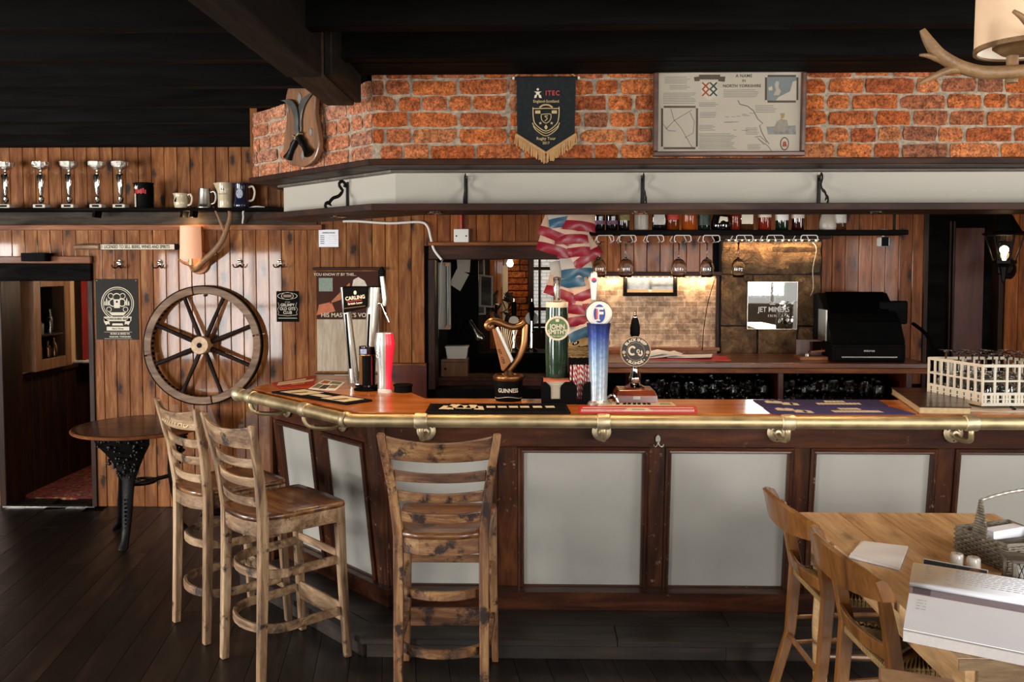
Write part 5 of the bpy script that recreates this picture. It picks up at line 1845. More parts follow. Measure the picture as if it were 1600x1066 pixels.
# hanging wine glasses
WG = [(0, 0.0), (0.036, 0.0), (0.037, 0.002), (0.012, 0.006), (0.0045, 0.014), (0.004, 0.085), (0.008, 0.098), (0.028, 0.112), (0.042, 0.135), (0.046, 0.16), (0.042, 0.19), (0.036, 0.212), (0.0345, 0.212), (0.0405, 0.19), (0.0445, 0.16), (0.040, 0.137), (0.026, 0.114), (0.004, 0.104), (0, 0.104)]
WG2 = [(r * (1.0 if z < 0.1 else 0.92), z) for r, z in WG]
wm = []
for prof in (WG, WG2):
    me = bpy.data.meshes.new('wine_glass')
    bm = LATHE(prof, 22)
    bmesh.ops.recalc_face_normals(bm, faces=bm.faces[:])
    bm.to_mesh(me)
    bm.free()
    me.materials.append(MT['glass'])
    me.shade_smooth()
    wm.append(me)
for k, (px, nm, v) in enumerate(((937, 'wine glass hanging upside down in the leftmost wire rack', 1), (978, 'wine glass hanging upside down in the second wire rack', 0), (1061, 'wine glass hanging upside down in the fourth wire rack', 0), (1105, 'wine glass hanging upside down in the fifth wire rack', 1), (1154, 'wine glass hanging upside down in front of the lit stone', 1))):
    o = bpy.data.objects.new('wine_glass', wm[v])
    COL.objects.link(o)
    o.location = (U(px, 380, Y=BSY + 0.07).x, BSY + 0.07, BSZ - 0.067)
    o.rotation_euler = (PI, 0, 0)
    tag(o, nm, 'glass', 'hanging wine glasses')


def bottle(px, label, body, h, r, kind='round', label_mat=None, cap='black', lz=(0.25, 0.6), extra=None, dy=0.0, capm=None):
    x = U(px, 350, Y=BSY + 0.07).x
    t = thing('bottle', label, 'bottle', (x, BSY + 0.075 + dy, BSZ), 0, 'spirit bottles on the hanging shelf')
    if kind == 'square':
        secs = []
        for k, z in ((0.92, 0.0), (1.0, 0.006), (1.0, h * 0.62), (0.8, h * 0.68), (0.34, h * 0.74), (0.3, h * 0.95)):
            secs.append([V((r * k * a, r * k * b * 0.8, z)) for a, b in ((-1, -0.8), (-0.8, -1), (0.8, -1), (1, -0.8), (1, 0.8), (0.8, 1), (-0.8, 1), (-1, 0.8))])
        bm = B()
        loft(bm, secs)
        mk('body', bm, body, t, True)
        if label_mat:
            mk('label', BOX(-r * 0.84, r * 0.84, -r * 0.815, -r * 0.8, h * lz[0], h * lz[1]), label_mat, t)
    elif kind == 'squat':
        mk('body', LATHE([(0, 0), (r * 0.9, 0), (r, h * 0.06), (r * 0.98, h * 0.2), (r * 0.55, h * 0.55), (r * 0.3, h * 0.64), (r * 0.28, h * 0.9), (0, h * 0.9)], 24), body, t, True)
        if label_mat:
            mk('label', PRISM([(-r * 0.45, h * 0.16), (r * 0.45, h * 0.2), (r * 0.4, h * 0.3), (-r * 0.3, h * 0.32)], 0, 0.003, M.Translation((0, -r * 0.9, 0)) @ FRONT), label_mat, t)
    else:
        mk('body', LATHE([(0, 0), (r * 0.94, 0), (r, h * 0.02), (r, h * 0.62), (r * 0.85, h * 0.70), (r * 0.36, h * 0.78), (r * 0.34, h * 0.95), (0, h * 0.95)], 20), body, t, True)
        if label_mat:
            mk('label', LATHE([(r * 1.012, h * lz[0]), (r * 1.012, h * lz[1])], 20, close=False), label_mat, t, True)
    mk('cap', LATHE([(0, h), (r * 0.4, h), (r * 0.42, h * 0.94), (r * 0.4, h * 0.86), (0, h * 0.86)], 14), capm or MT[cap], t, True)
    if extra:
        extra(t, r, h)
    return t


amber = plain('amber_spirit', '8c3d10', 0.06, spec=0.6, trans=0.6, ior=1.36)
orange = plain('orange_spirit', 'c05a18', 0.06, trans=0.55, ior=1.36)
redsp = plain('red_spirit', '8d2a12', 0.06, trans=0.5, ior=1.36)
dk = plain('dark_bottle_glass', '0c0a0a', 0.08, coat=0.6)
dkg = plain('dark_green_bottle', '0d1c14', 0.08, coat=0.6)
wine = plain('dark_red_bottle', '2a0a08', 0.08, coat=0.6)
frost = plain('frosted_bottle', 'b9b0a0', 0.35, trans=0.3)
pinkl = plain('mauve_label', '6b4a62', 0.6, vary=0.5, nscale=80)
goldl = plain('gold_label', '7a6a38', 0.6, vary=0.5, nscale=70)
redl = plain('red_label', 'b02d20', 0.6, vary=0.4, nscale=60)
greyl = plain('grey_label', 'b8b4aa', 0.6, vary=0.15, nscale=50)


def white_band(t, r, h):
    mk('label_band', BOX(-r * 0.78, r * 0.78, -r * 0.83, -r * 0.815, h * 0.12, h * 0.34), greyl, t)


bottle(921, 'slim bottle with a gold neck at the left end of the hanging shelf', plain('gold_bottle', 'a0783c', 0.2, 0.8), 0.27, 0.02, cap='gold')
bottle(936, 'black bottle with a mauve label, left one of two on the hanging shelf', dk, 0.29, 0.036, label_mat=pinkl, lz=(0.12, 0.2))
bottle(956, 'black bottle with a mauve label, right one of two on the hanging shelf', dk, 0.29, 0.036, label_mat=pinkl, lz=(0.12, 0.2))
bottle(975, 'black bottle with a gold label on the hanging shelf', dk, 0.29, 0.035, label_mat=goldl, lz=(0.2, 0.42))
bottle(1002, 'pale frosted bottle in front of the downlight on the hanging shelf', frost, 0.29, 0.042)
bottle(1029, 'square black bottle with a red and white label on the hanging shelf', dk, 0.27, 0.042, 'square', redl, lz=(0.34, 0.5), extra=white_band)
bottle(1051, 'clear bottle of amber spirit with a red label on the hanging shelf', amber, 0.28, 0.04, label_mat=redl, lz=(0.22, 0.5))
bottle(1077, 'clear bottle of orange spirit with a dark band on the hanging shelf', orange, 0.28, 0.045, label_mat=MT['frame'], lz=(0.32, 0.38))
bottle(1100, 'dark green bottle with a green label on the hanging shelf', dkg, 0.29, 0.037, label_mat=plain('dark_green_label', '24382c', 0.5, vary=0.6, nscale=60), lz=(0.1, 0.5))
bottle(1127, 'squat wide black bottle with a pale emblem on the hanging shelf', dk, 0.25, 0.062, 'squat', MT['cream_print'])
bottle(1148, 'red spirit bottle just right of the squat black bottle', redsp, 0.28, 0.034)
bottle(1166, 'square clear bottle with a large cream label on the hanging shelf', MT['glass'], 0.28, 0.04, 'square', MT['cream_print'], lz=(0.13, 0.5))
_t = bottle(1195, 'bottle of dark red spirit with a cream label lettered BELL on the hanging shelf', redsp, 0.29, 0.038, label_mat=MT['cream_print'], lz=(0.26, 0.46))
text('BELL', 0.026, MT['frame'], _t, (0, -0.0395, 0.108), bold=0.02)
bottle(1222, 'dark bottle with a white label on the hanging shelf', dkg, 0.29, 0.038, label_mat=MT['white'], lz=(0.2, 0.4))
bottle(1247, 'bottle of dark spirit with a white band at the right of the bottle row', wine, 0.29, 0.037, label_mat=MT['offwhite'], lz=(0.24, 0.32))
bottle(1294, 'round frosted clear bottle near the right end of the hanging shelf', frost, 0.24, 0.05, 'squat')
bottle(1311, 'clear glass bottle with a grey label at the right end of the hanging shelf', MT['glass'], 0.28, 0.042, label_mat=greyl, lz=(0.15, 0.4))

# white switch box, red conduit and white cable
p = U(721, 369, Y=WY - 0.03)
t = thing('switch_box', 'white square switch box above the hatch', 'switch', (p.x, WY, p.z))
mk('plate', BOX(-0.055, 0.055, -0.045, -0.001, -0.052, 0.052), MT['white'], t, bev=0.004)
for s in (-1, 1):
    mk('screw', LATHE([(0, 0.003), (0.006, 0.002), (0.006, 0)], 8, rotm(R(90), 0, 0, (s * 0.036, -0.045, 0.0))), MT['rubber'], t)
q = mk('conduit', TUBE([(p.x, WY - 0.02, p.z + 0.053), (p.x, WY - 0.02, 2.74)], 0.011, 10), MT['red'], smooth=True)
tag(q, 'bright red conduit pipe running up from the white switch box', 'pipe')
pts = [U(536, 346, Y=WY - 0.02), U(560, 346, Y=WY - 0.02), U(610, 349, Y=WY - 0.02), U(655, 347, Y=WY - 0.02), U(668, 354, Y=WY - 0.025), U(673, 372, Y=WY - 0.03), U(678, 390, Y=WY - 0.04), U(690, 406, Y=WY - 0.05)]
q = mk('cable', TUBE(smoothpts(pts, 4), 0.009, 8), MT['white'], smooth=True)
tag(q, 'thick white cable curving over the top left corner of the hatch', 'cable')

# ================================================================ THROUGH THE HATCH
ho = root('wall_hatch_room')
HY = 8.35
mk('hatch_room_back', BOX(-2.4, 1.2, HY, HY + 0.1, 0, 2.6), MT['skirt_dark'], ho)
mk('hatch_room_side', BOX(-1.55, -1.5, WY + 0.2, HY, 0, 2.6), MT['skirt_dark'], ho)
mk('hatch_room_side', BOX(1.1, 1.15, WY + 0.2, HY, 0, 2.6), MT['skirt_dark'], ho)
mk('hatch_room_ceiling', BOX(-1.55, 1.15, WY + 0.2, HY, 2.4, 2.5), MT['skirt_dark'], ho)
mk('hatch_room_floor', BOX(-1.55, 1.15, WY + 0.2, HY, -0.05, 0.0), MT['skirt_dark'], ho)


def HU(px, py, Y=HY):
    return U(px, py, Y=Y)


for k, (xa, xb) in enumerate(((765, 776), (776, 787), (787, 795))):
    a, b = HU(xa, 395), HU(xb, 395)
    mk('board', BOX(a.x + 0.002, b.x - 0.002, HY - 0.03, HY - 0.001, 0.9, 2.3), MT['pine'], ho, bev=0.003)
a, b = HU(794, 400), HU(826, 400)
zz = 0.95
while zz < 2.1:
    xx = a.x
    off = rnd.uniform(0.1, 0.2)
    while xx < b.x - 0.02:
        x2 = min(xx + off, b.x)
        mk('brick', BOX(xx + 0.004, x2 - 0.004, HY - 0.05, HY - 0.001, zz, zz + 0.055), MT['brick'], ho, bev=0.005)
        xx = x2
        off = 0.2
    zz += 0.063
mk('white_post', BOX(HU(786, 400).x, HU(794, 400).x, HY - 0.09, HY - 0.06, 1.0, HU(790, 415).z), MT['offwhite'], ho)
# the window with its small panes; daylight behind
w2 = root('window_2')
a, b = HU(826, 400), HU(888, 512)
mk('window_frame', BOX(a.x, a.x + 0.05, HY - 0.06, HY - 0.001, b.z, a.z), MT['dark_wood_z'], w2)
mk('window_frame', BOX(b.x - 0.05, b.x, HY - 0.06, HY - 0.001, b.z, a.z), MT['dark_wood_z'], w2)
for py in (401, 419, 482, 507):
    z = HU(850, py).z
    mk('glazing_bar', BOX(a.x + 0.05, b.x - 0.05, HY - 0.05, HY - 0.002, z - 0.02, z + 0.012), MT['dark_wood'], w2)
for px in (843, 876):
    x = HU(px, 450).x
    mk('glazing_bar', BOX(x - 0.012, x + 0.012, HY - 0.045, HY - 0.003, b.z, a.z), MT['dark_wood_z'], w2)
wt = NT('backlit_obscured_pane')
tc = wt.n('TexCoord')
mp = wt.n('Mapping')
mp.inputs['Rotation'].default_value = (R(90), 0, 0)
wt.l(tc.outputs['Object'], mp.inputs['Vector'])
bt = wt.n('TexBrick', Scale=1.0, i1=srgb('d8d8d4'), i2=srgb('bfc2c0'), i3=srgb('8e8e8a'))
bt.inputs['Brick Width'].default_value = 0.1
bt.inputs['Row Height'].default_value = 0.035
bt.inputs['Mortar Size'].default_value = 0.003
wt.l(mp.outputs[0], bt.inputs['Vector'])
wt.l(bt.outputs['Color'], wt.b.inputs['Base Color'])
wt.l(bt.outputs['Color'], wt.b.inputs['Emission Color'])
wt.b.inputs['Emission Strength'].default_value = 0.75
mk('pane', BOX(a.x + 0.03, b.x - 0.03, HY - 0.02, HY - 0.012, b.z, a.z), wt.m, w2)
# lamp in the hatch room
p = HU(797, 412, 7.6)
t = thing('bulb_lamp', 'bare lit bulb hanging in the room beyond the hatch', 'lamp', tuple(p))
mk('bulb', LATHE([(0, -0.03), (0.02, -0.024), (0.03, 0.0), (0.022, 0.025), (0.012, 0.04)], 16), MT['bulb'], t, True)
mk('cap', LATHE([(0.014, 0.04), (0.016, 0.08), (0.0, 0.085)], 14), MT['brass'], t, True)
mk('flex', TUBE([(0, 0, 0.08), (0, 0, 2.4 - p.z)], 0.004, 6), MT['black'], t)
lamp('hatch_lamp', (p.x, p.y, p.z - 0.08), 7.0, WARM, 0.03)
# items standing and hanging inside
a = U(693, 410, Y=6.75)
t = thing('fly_killer', 'tall pale wall unit with a glass tube, at the left inside the hatch', 'unit', (U(692, 500, Y=6.75).x, 6.75, U(692, 515, Y=6.75).z))
h = a.z - t.location.z
mk('case', BOX(-0.055, 0.06, 0.0, 0.06, 0, h), MT['offwhite'], t, bev=0.006)
mk('tube', TUBE([(0.04, -0.02, 0.03), (0.04, -0.02, h - 0.03)], 0.012, 10), plain('tube_glass', 'a9b0a8', 0.1, trans=0.4), t, True)
for z in (0.015, h - 0.03):
    mk('tube_cap', BOX(0.022, 0.058, -0.036, 0.0, z, z + 0.02), MT['gold'], t)
q = mk('socket_box', BOX(-0.02, 0.02, -0.02, 0.02, 0, 0.085), MT['white'], bev=0.004, loc=tuple(U(681, 528, Y=6.7)))
tag(q, 'small white socket box below the pale wall unit in the hatch', 'socket')
q = mk('cable', TUBE(smoothpts([U(684, 515, Y=6.7), U(688, 470, Y=6.68), U(688, 420, Y=6.68), U(692, 405, Y=6.66)], 5), 0.005, 6), MT['white'], smooth=True)
tag(q, 'thin white cable running down over the pale wall unit in the hatch', 'cable')
for k, (q4, lab) in enumerate(((((713, 396), (736, 396), (734, 426), (715, 424)), 'upper sheet of paper pinned up in the dark of the hatch'), (((714, 420), (733, 429), (719, 455), (702, 444)), 'tilted lower sheet of paper pinned up in the dark of the hatch'))):
    bm = B()
    yy = 7.0 - 0.004 * k
    f = [bm.verts.new(U(x_, y_, Y=yy)) for x_, y_ in q4]
    g = [bm.verts.new(U(x_, y_, Y=yy + 0.002)) for x_, y_ in q4]
    bm.faces.new(f)
    bm.faces.new(g)
    for i in range(4):
        bm.faces.new((f[i], f[(i + 1) % 4], g[(i + 1) % 4], g[i]))
    o = mk('paper_sheet', bm, MT['offwhite'])
    tag(o, lab, 'paper')
q = mk('notice_board', BOX(U(699, 500, Y=7.03).x, U(748, 500, Y=7.03).x, 7.012, 7.04, 1.1, 2.05), MT['black'])
tag(q, 'tall black board behind the pinned papers inside the hatch', 'board')
sh = thing('hatch_shelf', 'red brown wooden shelf inside the hatch below the white tub', 'shelf', (U(750, 592, Y=6.6).x, 6.7, U(750, 590, Y=6.6).z - 0.03))
mk('shelf_board', BOX(-0.42, 0.75, -0.1, 0.3, 0, 0.03), MT['red_wood'], sh, bev=0.003)
mk('front_panel', BOX(-0.42, 0.75, -0.08, -0.06, -0.45, -0.001), MT['red_wood'], sh)
sz = sh.location.z + 0.03
bx = thing('wooden_box', 'plain brown wooden box carrying the white tub in the hatch', 'box', (U(711, 580, Y=6.72).x, 6.74, sz))
mk('body', BOX(-0.105, 0.105, -0.08, 0.08, 0, 0.135), MT['plaque'], bx, bev=0.003)
mk('lid_line', BOX(-0.107, 0.107, -0.082, 0.082, 0.11, 0.114), MT['dark_wood'], bx)
mk('knob', LATHE([(0, 0.012), (0.01, 0.01), (0.006, 0)], 10, rotm(R(90), 0, 0, (-0.07, -0.08, 0.06))), MT['iron'], bx, True)
t = thing('plastic_tub', 'white plastic ice cream tub on the wooden box in the hatch', 'tub', (U(714, 560, Y=6.72).x, 6.74, sz + 0.1355))
bm = B()
loft(bm, [[V((a * k, b * k, z)) for a, b in ((-0.075, -0.05), (0.075, -0.05), (0.075, 0.05), (-0.075, 0.05))] for k, z in ((1.0, 0.0), (1.15, 0.085), (1.22, 0.086), (1.22, 0.1))])
mk('tub', bm, MT['white'], t, bev=0.004)
# leaning clip frames
for k, (xa, ya, yb, tilt, lab) in enumerate(((748, 398, 492, 2, 'tall pale framed board leaning inside the hatch, the left one'), (759, 430, 480, 5, 'smaller pale frame leaning inside the hatch, the right one'))):
    a, b = U(xa, ya, Y=7.2), U(xa, yb, Y=7.2)
    t = thing('leaning_frame', lab, 'frame', tuple(b), R(50), rot=(R(-3), R(tilt), R(56)))
    h = a.z - b.z
    mk('board', BOX(-0.08, 0.08, 0, 0.006, 0, h), MT['grey_wood'], t)
    for x0, x1, z0, z1 in ((-0.09, -0.076, 0, h), (0.076, 0.09, 0, h), (-0.076, 0.076, 0, 0.014), (-0.076, 0.076, h - 0.014, h)):
        mk('frame_side', BOX(x0, x1, -0.008, 0.01, z0, z1), MT['offwhite'], t)
# second bar: black topped counter with two hand pumps and badges
t2 = thing('far_counter', 'black counter of the other bar seen through the hatch', 'counter', (0, 0, 0))
mk('top', BOX(-0.55, 0.6, 7.0, 7.35, 1.06, 1.10), MT['black'], t2)
mk('base', BOX(-0.55, 0.6, 7.05, 7.3, 0, 1.06), MT['black_matt'], t2)
for px, lab, badge in ((803, 'left hand pump with a black handle on the far counter', 'cream_print'), (831, 'right hand pump with a black handle and round badge on the far counter', 'offwhite')):
    p = U(px, 470, Y=7.15)
    t = thing('hand_pump', lab, 'beer pump', (p.x, 7.15, 1.10), 0, 'hand pumps on the far counter')
    h = p.z - 1.10
    mk('base', LATHE([(0, 0), (0.045, 0), (0.045, 0.015), (0.025, 0.03), (0.02, 0.1), (0.016, h - 0.17), (0, h - 0.17)], 18), MT['chrome'], t, True)
    mk('handle', LATHE([(0.012, h - 0.17), (0.02, h - 0.12), (0.023, h - 0.06), (0.016, h - 0.01), (0, h - 0.005)], 16), MT['black'], t, True)
    mk('ferrule', LATHE([(0, h + 0.02), (0.006, h + 0.016), (0.007, h - 0.008), (0, h - 0.01)], 12), MT['chrome'], t, True)
    mk('pump_clip', PRISM(disc(0, h - 0.15 if px > 810 else h - 0.17, 0.055 if px > 810 else 0.042, 24), 0, 0.006, M.Translation((0, -0.028 if px < 810 else 0.03, 0)) @ FRONT), MT[badge], t)
    if px > 810:
        mk('spout', TUBE(smoothpts([(0.0, -0.02, 0.16), (0.05, -0.05, 0.19), (0.085, -0.06, 0.17), (0.088, -0.06, 0.08)], 5), 0.006, 8), MT['chrome'], t, True)
q = thing('flower_spray', 'dark spray of dried flowers and leaves inside the hatch', 'flowers', tuple(U(775, 508, Y=7.4)))
bm, bm2 = B(), B()
for k in range(40):
    v = V((rnd.uniform(-0.11, 0.14), rnd.uniform(-0.05, 0.05), rnd.uniform(0.05, 0.30)))
    mm_ = M.Translation(v) @ Euler((rnd.random() * 6, rnd.random() * 6, 0)).to_matrix().to_4x4() @ M.Diagonal((1, 0.35, 0.12, 1))
    bmesh.ops.create_icosphere(bm2 if k % 5 == 0 else bm, subdivisions=1, radius=0.045 if k % 5 else 0.02, matrix=mm_)
mk('leaves', bm, plain('dark_leaf', '14160f', 0.6), q)
mk('petals', bm2, plain('dried_petal', '6a2f2f', 0.7), q)
mk('stem', TUBE([(0, 0, -0.1), (0.0, 0, 0.2)], 0.012, 6), MT['black'], q)
q = mk('steel_scoop', TUBE(smoothpts([U(734, 500, Y=6.8), U(742, 515, Y=6.78), U(750, 528, Y=6.78), U(757, 532, Y=6.78)], 4), [0.012, 0.014, 0.016, 0.018, 0.02, 0.024, 0.03, 0.035, 0.036, 0.034, 0.03, 0.02, 0.006], 10), MT['steel'], smooth=True)
tag(q, 'shiny tapering metal scoop hanging inside the hatch', 'scoop')
# ================================================================ ON THE CANOPY BRICK
BFY = CY - 0.012
# ---- pennant
a, b = U(807, 122, Y=BFY), U(899, 255, Y=BFY)
cx = (a.x + b.x) / 2
w = b.x - a.x
t = thing('pennant', 'black rugby tour pennant with a tan fringe hanging on the brick wall', 'pennant', (cx, BFY - 0.012, a.z))
zz = lambda py: U(850, py, Y=BFY).z - a.z
CLOTH = plain('black_felt', '0c1114', 0.9, vary=0.2, nscale=60)
mk('cloth', PRISM([(-w / 2, 0), (w / 2, 0), (w / 2 - 0.004, zz(212)), (0.0, zz(241)), (-w / 2 + 0.004, zz(212))], 0, 0.004, FRONT), CLOTH, t)
mk('hem_rod', TUBE([(-w / 2 - 0.008, 0, -0.004), (w / 2 + 0.008, 0, -0.004)], 0.008, 10), CLOTH, t, True)
for s in (-1, 1):
    mk('rod_knob', LATHE([(0, 0.008), (0.007, 0.005), (0.008, 0), (0.006, -0.006), (0, -0.008)], 10, M.Translation((s * (w / 2 + 0.012), 0, -0.003))), MT['cream_print'], t, True)
FRI = plain('tan_fringe', 'ab8455', 0.9, vary=0.2, nscale=60)
mk('cord', TUBE([(-w / 2 - 0.006, 0, 0.004), (-0.05, 0.01, 0.10), (0.04, 0.01, 0.10), (w / 2 - 0.004, 0, 0.004)], 0.004, 6), FRI, t, True)
bm = B()
for s in (-1, 1):
    for k in range(34):
        f = k / 33
        x = s * (w / 2 - 0.004) * (1 - f) + s * 0.006
        z = zz(212) + (zz(241) - zz(212)) * f
        z0 = z + 0.006
        dx = rnd.uniform(-0.006, 0.006)
        tube(bm, [(x, -0.005, z0), (x + dx * 0.4, -0.007, z0 - 0.022), (x + dx, -0.005, z0 - 0.045 - rnd.random() * 0.012)], 0.0027, 5)
o = mk('fringe', bm, FRI, t)
o['kind'] = 'stuff'
for s in (-1, 1):
    mk('braid', TUBE([(s * w / 2, -0.005, zz(212) + 0.004), (0, -0.005, zz(241) + 0.004)], 0.005, 6), FRI, t)
TAN, RED = plain('gold_thread', 'b49a6b', 0.7), plain('red_thread', 'b03a2c', 0.7)
ytx = -0.0048
text('ITEC', 0.030, RED, t, (0.030, ytx, zz(147)), bold=0.02, spacing=1.25, sx=0.9)
bm = B()
for q in ([(-0.052, -0.008), (-0.04, -0.004), (-0.045, -0.02), (-0.055, -0.022)], [(-0.036, -0.004), (-0.024, -0.008), (-0.02, -0.022), (-0.032, -0.02)]):
    prism(bm, [(x, z + zz(147)) for x, z in q], 0.0042, 0.0052, FRONT)
prism(bm, disc(-0.038, zz(147) + 0.018, 0.0055, 12), 0.0042, 0.0052, FRONT)
prism(bm, [(-0.055, zz(147) + 0.008), (-0.02, zz(147) + 0.008), (-0.03, zz(147) + 0.003), (-0.03, zz(147) - 0.006), (-0.046, zz(147) - 0.006), (-0.046, zz(147) + 0.003)], 0.0042, 0.0052, FRONT)
mk('printed_figure', bm, MT['cream_print'], t)
text('England-Scotland', 0.0175, TAN, t, (0, ytx, zz(159.5)), bold=0.012)
text('Rugby Tour', 0.0185, TAN, t, (0, ytx, zz(217.5)), bold=0.012)
text('2017', 0.0165, TAN, t, (0, ytx, zz(224.5)), bold=0.012)
bm = B()
zc = zz(186)
tube(bm, [(x, -0.005, z + zc) for x, z in smoothpts([(-0.06, 0.05), (-0.055, 0.045), (0, 0.046), (0.055, 0.045), (0.06, 0.05), (0.058, 0.0), (0.045, -0.03), (0.0, -0.058), (-0.045, -0.03), (-0.058, 0.0), (-0.06, 0.05)], 4)], 0.0024, 5)
tube(bm, [(x, -0.005, z + zc) for x, z in smoothpts([(-0.022, 0.018), (0, 0.02), (0.022, 0.018), (0.02, -0.006), (0, -0.022), (-0.02, -0.006), (-0.022, 0.018)], 3)], 0.002, 5)
tube(bm, [(x, -0.005, z + zc) for x, z in smoothpts([(0.008, 0.012), (-0.006, 0.01), (0.006, 0.0), (-0.006, -0.012)], 4)], 0.002, 5)
tube(bm, [(x, -0.005, z + zc) for x, z in smoothpts([(-0.062, -0.02), (-0.05, -0.04), (0, -0.068), (0.05, -0.04), (0.062, -0.02)], 4)], 0.0022, 5)
tube(bm, [(x, -0.005, z + zc) for x, z in smoothpts([(-0.058, -0.034), (-0.045, -0.054), (0, -0.08), (0.045, -0.054), (0.058, -0.034)], 4)], 0.0022, 5)
tube(bm, [(x, -0.005, z + zc) for x, z in smoothpts([(-0.03, 0.05), (-0.015, 0.06), (0, 0.062), (0.015, 0.06), (0.03, 0.05)], 3)], 0.004, 5)
for s in (-1, 1):
    box(bm, s * 0.038 - 0.012, s * 0.038 + 0.012, -0.0055, -0.004, zc + 0.022, zc + 0.036)
    prism(bm, [(s * 0.026 + 0.008 * (1 if i % 2 == 0 else 0.4) * math.sin(i * PI / 5), zc - 0.022 + 0.008 * (1 if i % 2 == 0 else 0.4) * math.cos(i * PI / 5)) for i in range(10)], 0.004, 0.0055, FRONT)
prism(bm, [(0, zc - 0.028), (0.008, zc - 0.04), (0.003, zc - 0.05), (-0.003, zc - 0.05), (-0.008, zc - 0.04)], 0.004, 0.0055, FRONT)
mk('embroidered_crest', bm, TAN, t)

# ---- framed map
a, b = U(1021, 107, Y=BFY - 0.02), U(1257, 244, Y=BFY - 0.02)
w, h = b.x - a.x, a.z - b.z
t = thing('framed_map', 'large wooden framed map print headed A NAME IN NORTH YORKSHIRE on the brick wall', 'picture', ((a.x + b.x) / 2, BFY - 0.012, (a.z + b.z) / 2), rot=(R(1.2), 0, 0))
fw_ = 0.022
for x0, x1, z0, z1 in ((-w / 2, w / 2, h / 2 - fw_, h / 2), (-w / 2, w / 2, -h / 2, -h / 2 + fw_), (-w / 2, -w / 2 + fw_, -h / 2 + fw_, h / 2 - fw_), (w / 2 - fw_, w / 2, -h / 2 + fw_, h / 2 - fw_)):
    mk('frame', BOX(x0, x1, -0.028, 0.0, z0, z1), MT['frame'], t, bev=0.005, seg=2)
PAP = plain('map_paper', 'c2b7a4', 0.7, vary=0.04, nscale=8)
mk('sheet', BOX(-w / 2 + fw_, w / 2 - fw_, -0.008, -0.002, -h / 2 + fw_, h / 2 - fw_), PAP, t)
INK = plain('brown_ink', '5a4c3e', 0.8)
INKL = plain('grey_ink', '7d766b', 0.8)
ys = -0.0086


def mp_(px, py):          # photograph pixel on the map -> local x, z
    q = U(px, py, Y=BFY - 0.02)
    return q.x - (a.x + b.x) / 2, q.z - (a.z + b.z) / 2


def mline(pts, r, mat, name='printed_line'):
    bm = B()
    tube(bm, [(q[0], ys, q[1]) for q in [mp_(*p) for p in pts]], (r, 0.0006) and [(0.0006, r)] * len(pts) if False else r, 4)
    for v in bm.verts:
        v.co.y = ys + (v.co.y - ys) * 0.25
    return mk(name, bm, mat, t)


def mshape(pts, mat, th=0.0012, name='printed_shape', base=-0.008):
    return mk(name, PRISM([mp_(*p) for p in pts], 0, th, M.Translation((0, base, 0)) @ FRONT), mat, t)


def mframe(x0, y0, x1, y1, wd):
    for q in ((x0, y0, x1, y0 + wd), (x0, y1 - wd, x1, y1), (x0, y0, x0 + wd, y1), (x1 - wd, y0, x1, y1)):
        mshape([(q[0], q[1]), (q[2], q[1]), (q[2], q[3]), (q[0], q[3])], INK, 0.002, 'printed_border')
    for cx_, cy_ in ((x0 + 1.5, y0 + 1.5), (x1 - 1.5, y0 + 1.5), (x0 + 1.5, y1 - 1.5), (x1 - 1.5, y1 - 1.5)):
        mshape([(cx_ + 2.6 * math.cos(i * PI / 4), cy_ + 2.6 * math.sin(i * PI / 4)) for i in range(8)], PAP, 0.0026, 'border_rosette')


mframe(1033, 165.5, 1090.5, 233, 3)
mframe(1195, 117.5, 1247, 160.5, 3)
mshape([(1198, 120.5), (1244, 120.5), (1244, 157.5), (1198, 157.5)], plain('map_sea', '7f8784', 0.7, vary=0.08), 0.0008)
mshape([(1212, 127), (1217, 128), (1216, 136), (1220, 143), (1217, 149), (1208, 149), (1212, 141), (1210, 133)], plain('map_land', 'b5a595', 0.7), 0.0016, 'map_land')
mshape([(1200, 137), (1206, 135), (1207, 141), (1201, 142)], PAP, 0.0016, 'map_land')
mshape([(1226, 147), (1234, 143), (1238, 128), (1244, 126), (1244, 157), (1212, 157), (1216, 152)], PAP, 0.0016, 'map_land')
for s_, px_, py_, sz_ in (('A NAME', 1162, 119, 0.020), ('IN', 1162, 126.5, 0.016), ('NORTH YORKSHIRE', 1159, 134.5, 0.0185)):
    q = mp_(px_, py_)
    text(s_, sz_, INK, t, (q[0], ys, q[1]), bold=0.015, spacing=1.05)
# ribbon and shield
mshape([(1084, 121), (1092, 120), (1092, 117), (1125, 117), (1125, 120), (1133, 120), (1132, 128), (1122, 127), (1122, 124.5), (1093, 124.5), (1093, 127), (1085, 127)], INK, 0.0016, 'printed_ribbon')
mshape([(1096, 128), (1121, 128), (1121, 145), (1117, 152), (1108.5, 157), (1100, 152), (1096, 145)], WHT, 0.0003, 'printed_shield')
ORG, GRN = plain('orange_ink', 'a8502c', 0.8), plain('teal_ink', '2f4a4a', 0.8)
for x_, m_ in ((1097, ORG), (1109, GRN)):
    for k in range(2):
        for d in (0, 1):
            y0_ = 129 + k * 10
            p_ = [(x_, y0_ + 11), (x_ + 11, y0_)] if d else [(x_, y0_), (x_ + 11, y0_ + 11)]
            mline(p_, 0.0034, m_, 'printed_lattice')


def lines(x0, x1, y0, n, st, jag=0.2, mat=None):
    bm = B()
    for k in range(n):
        e = x1 - rnd.random() * jag * (x1 - x0)
        p_, q_ = mp_(x0, y0 + k * st), mp_(e, y0 + k * st)
        box(bm, p_[0], q_[0], ys, -0.0079, p_[1] - 0.0011, p_[1] + 0.0011)
    o = mk('printed_text', bm, mat or INKL, t)
    o['kind'] = 'stuff'


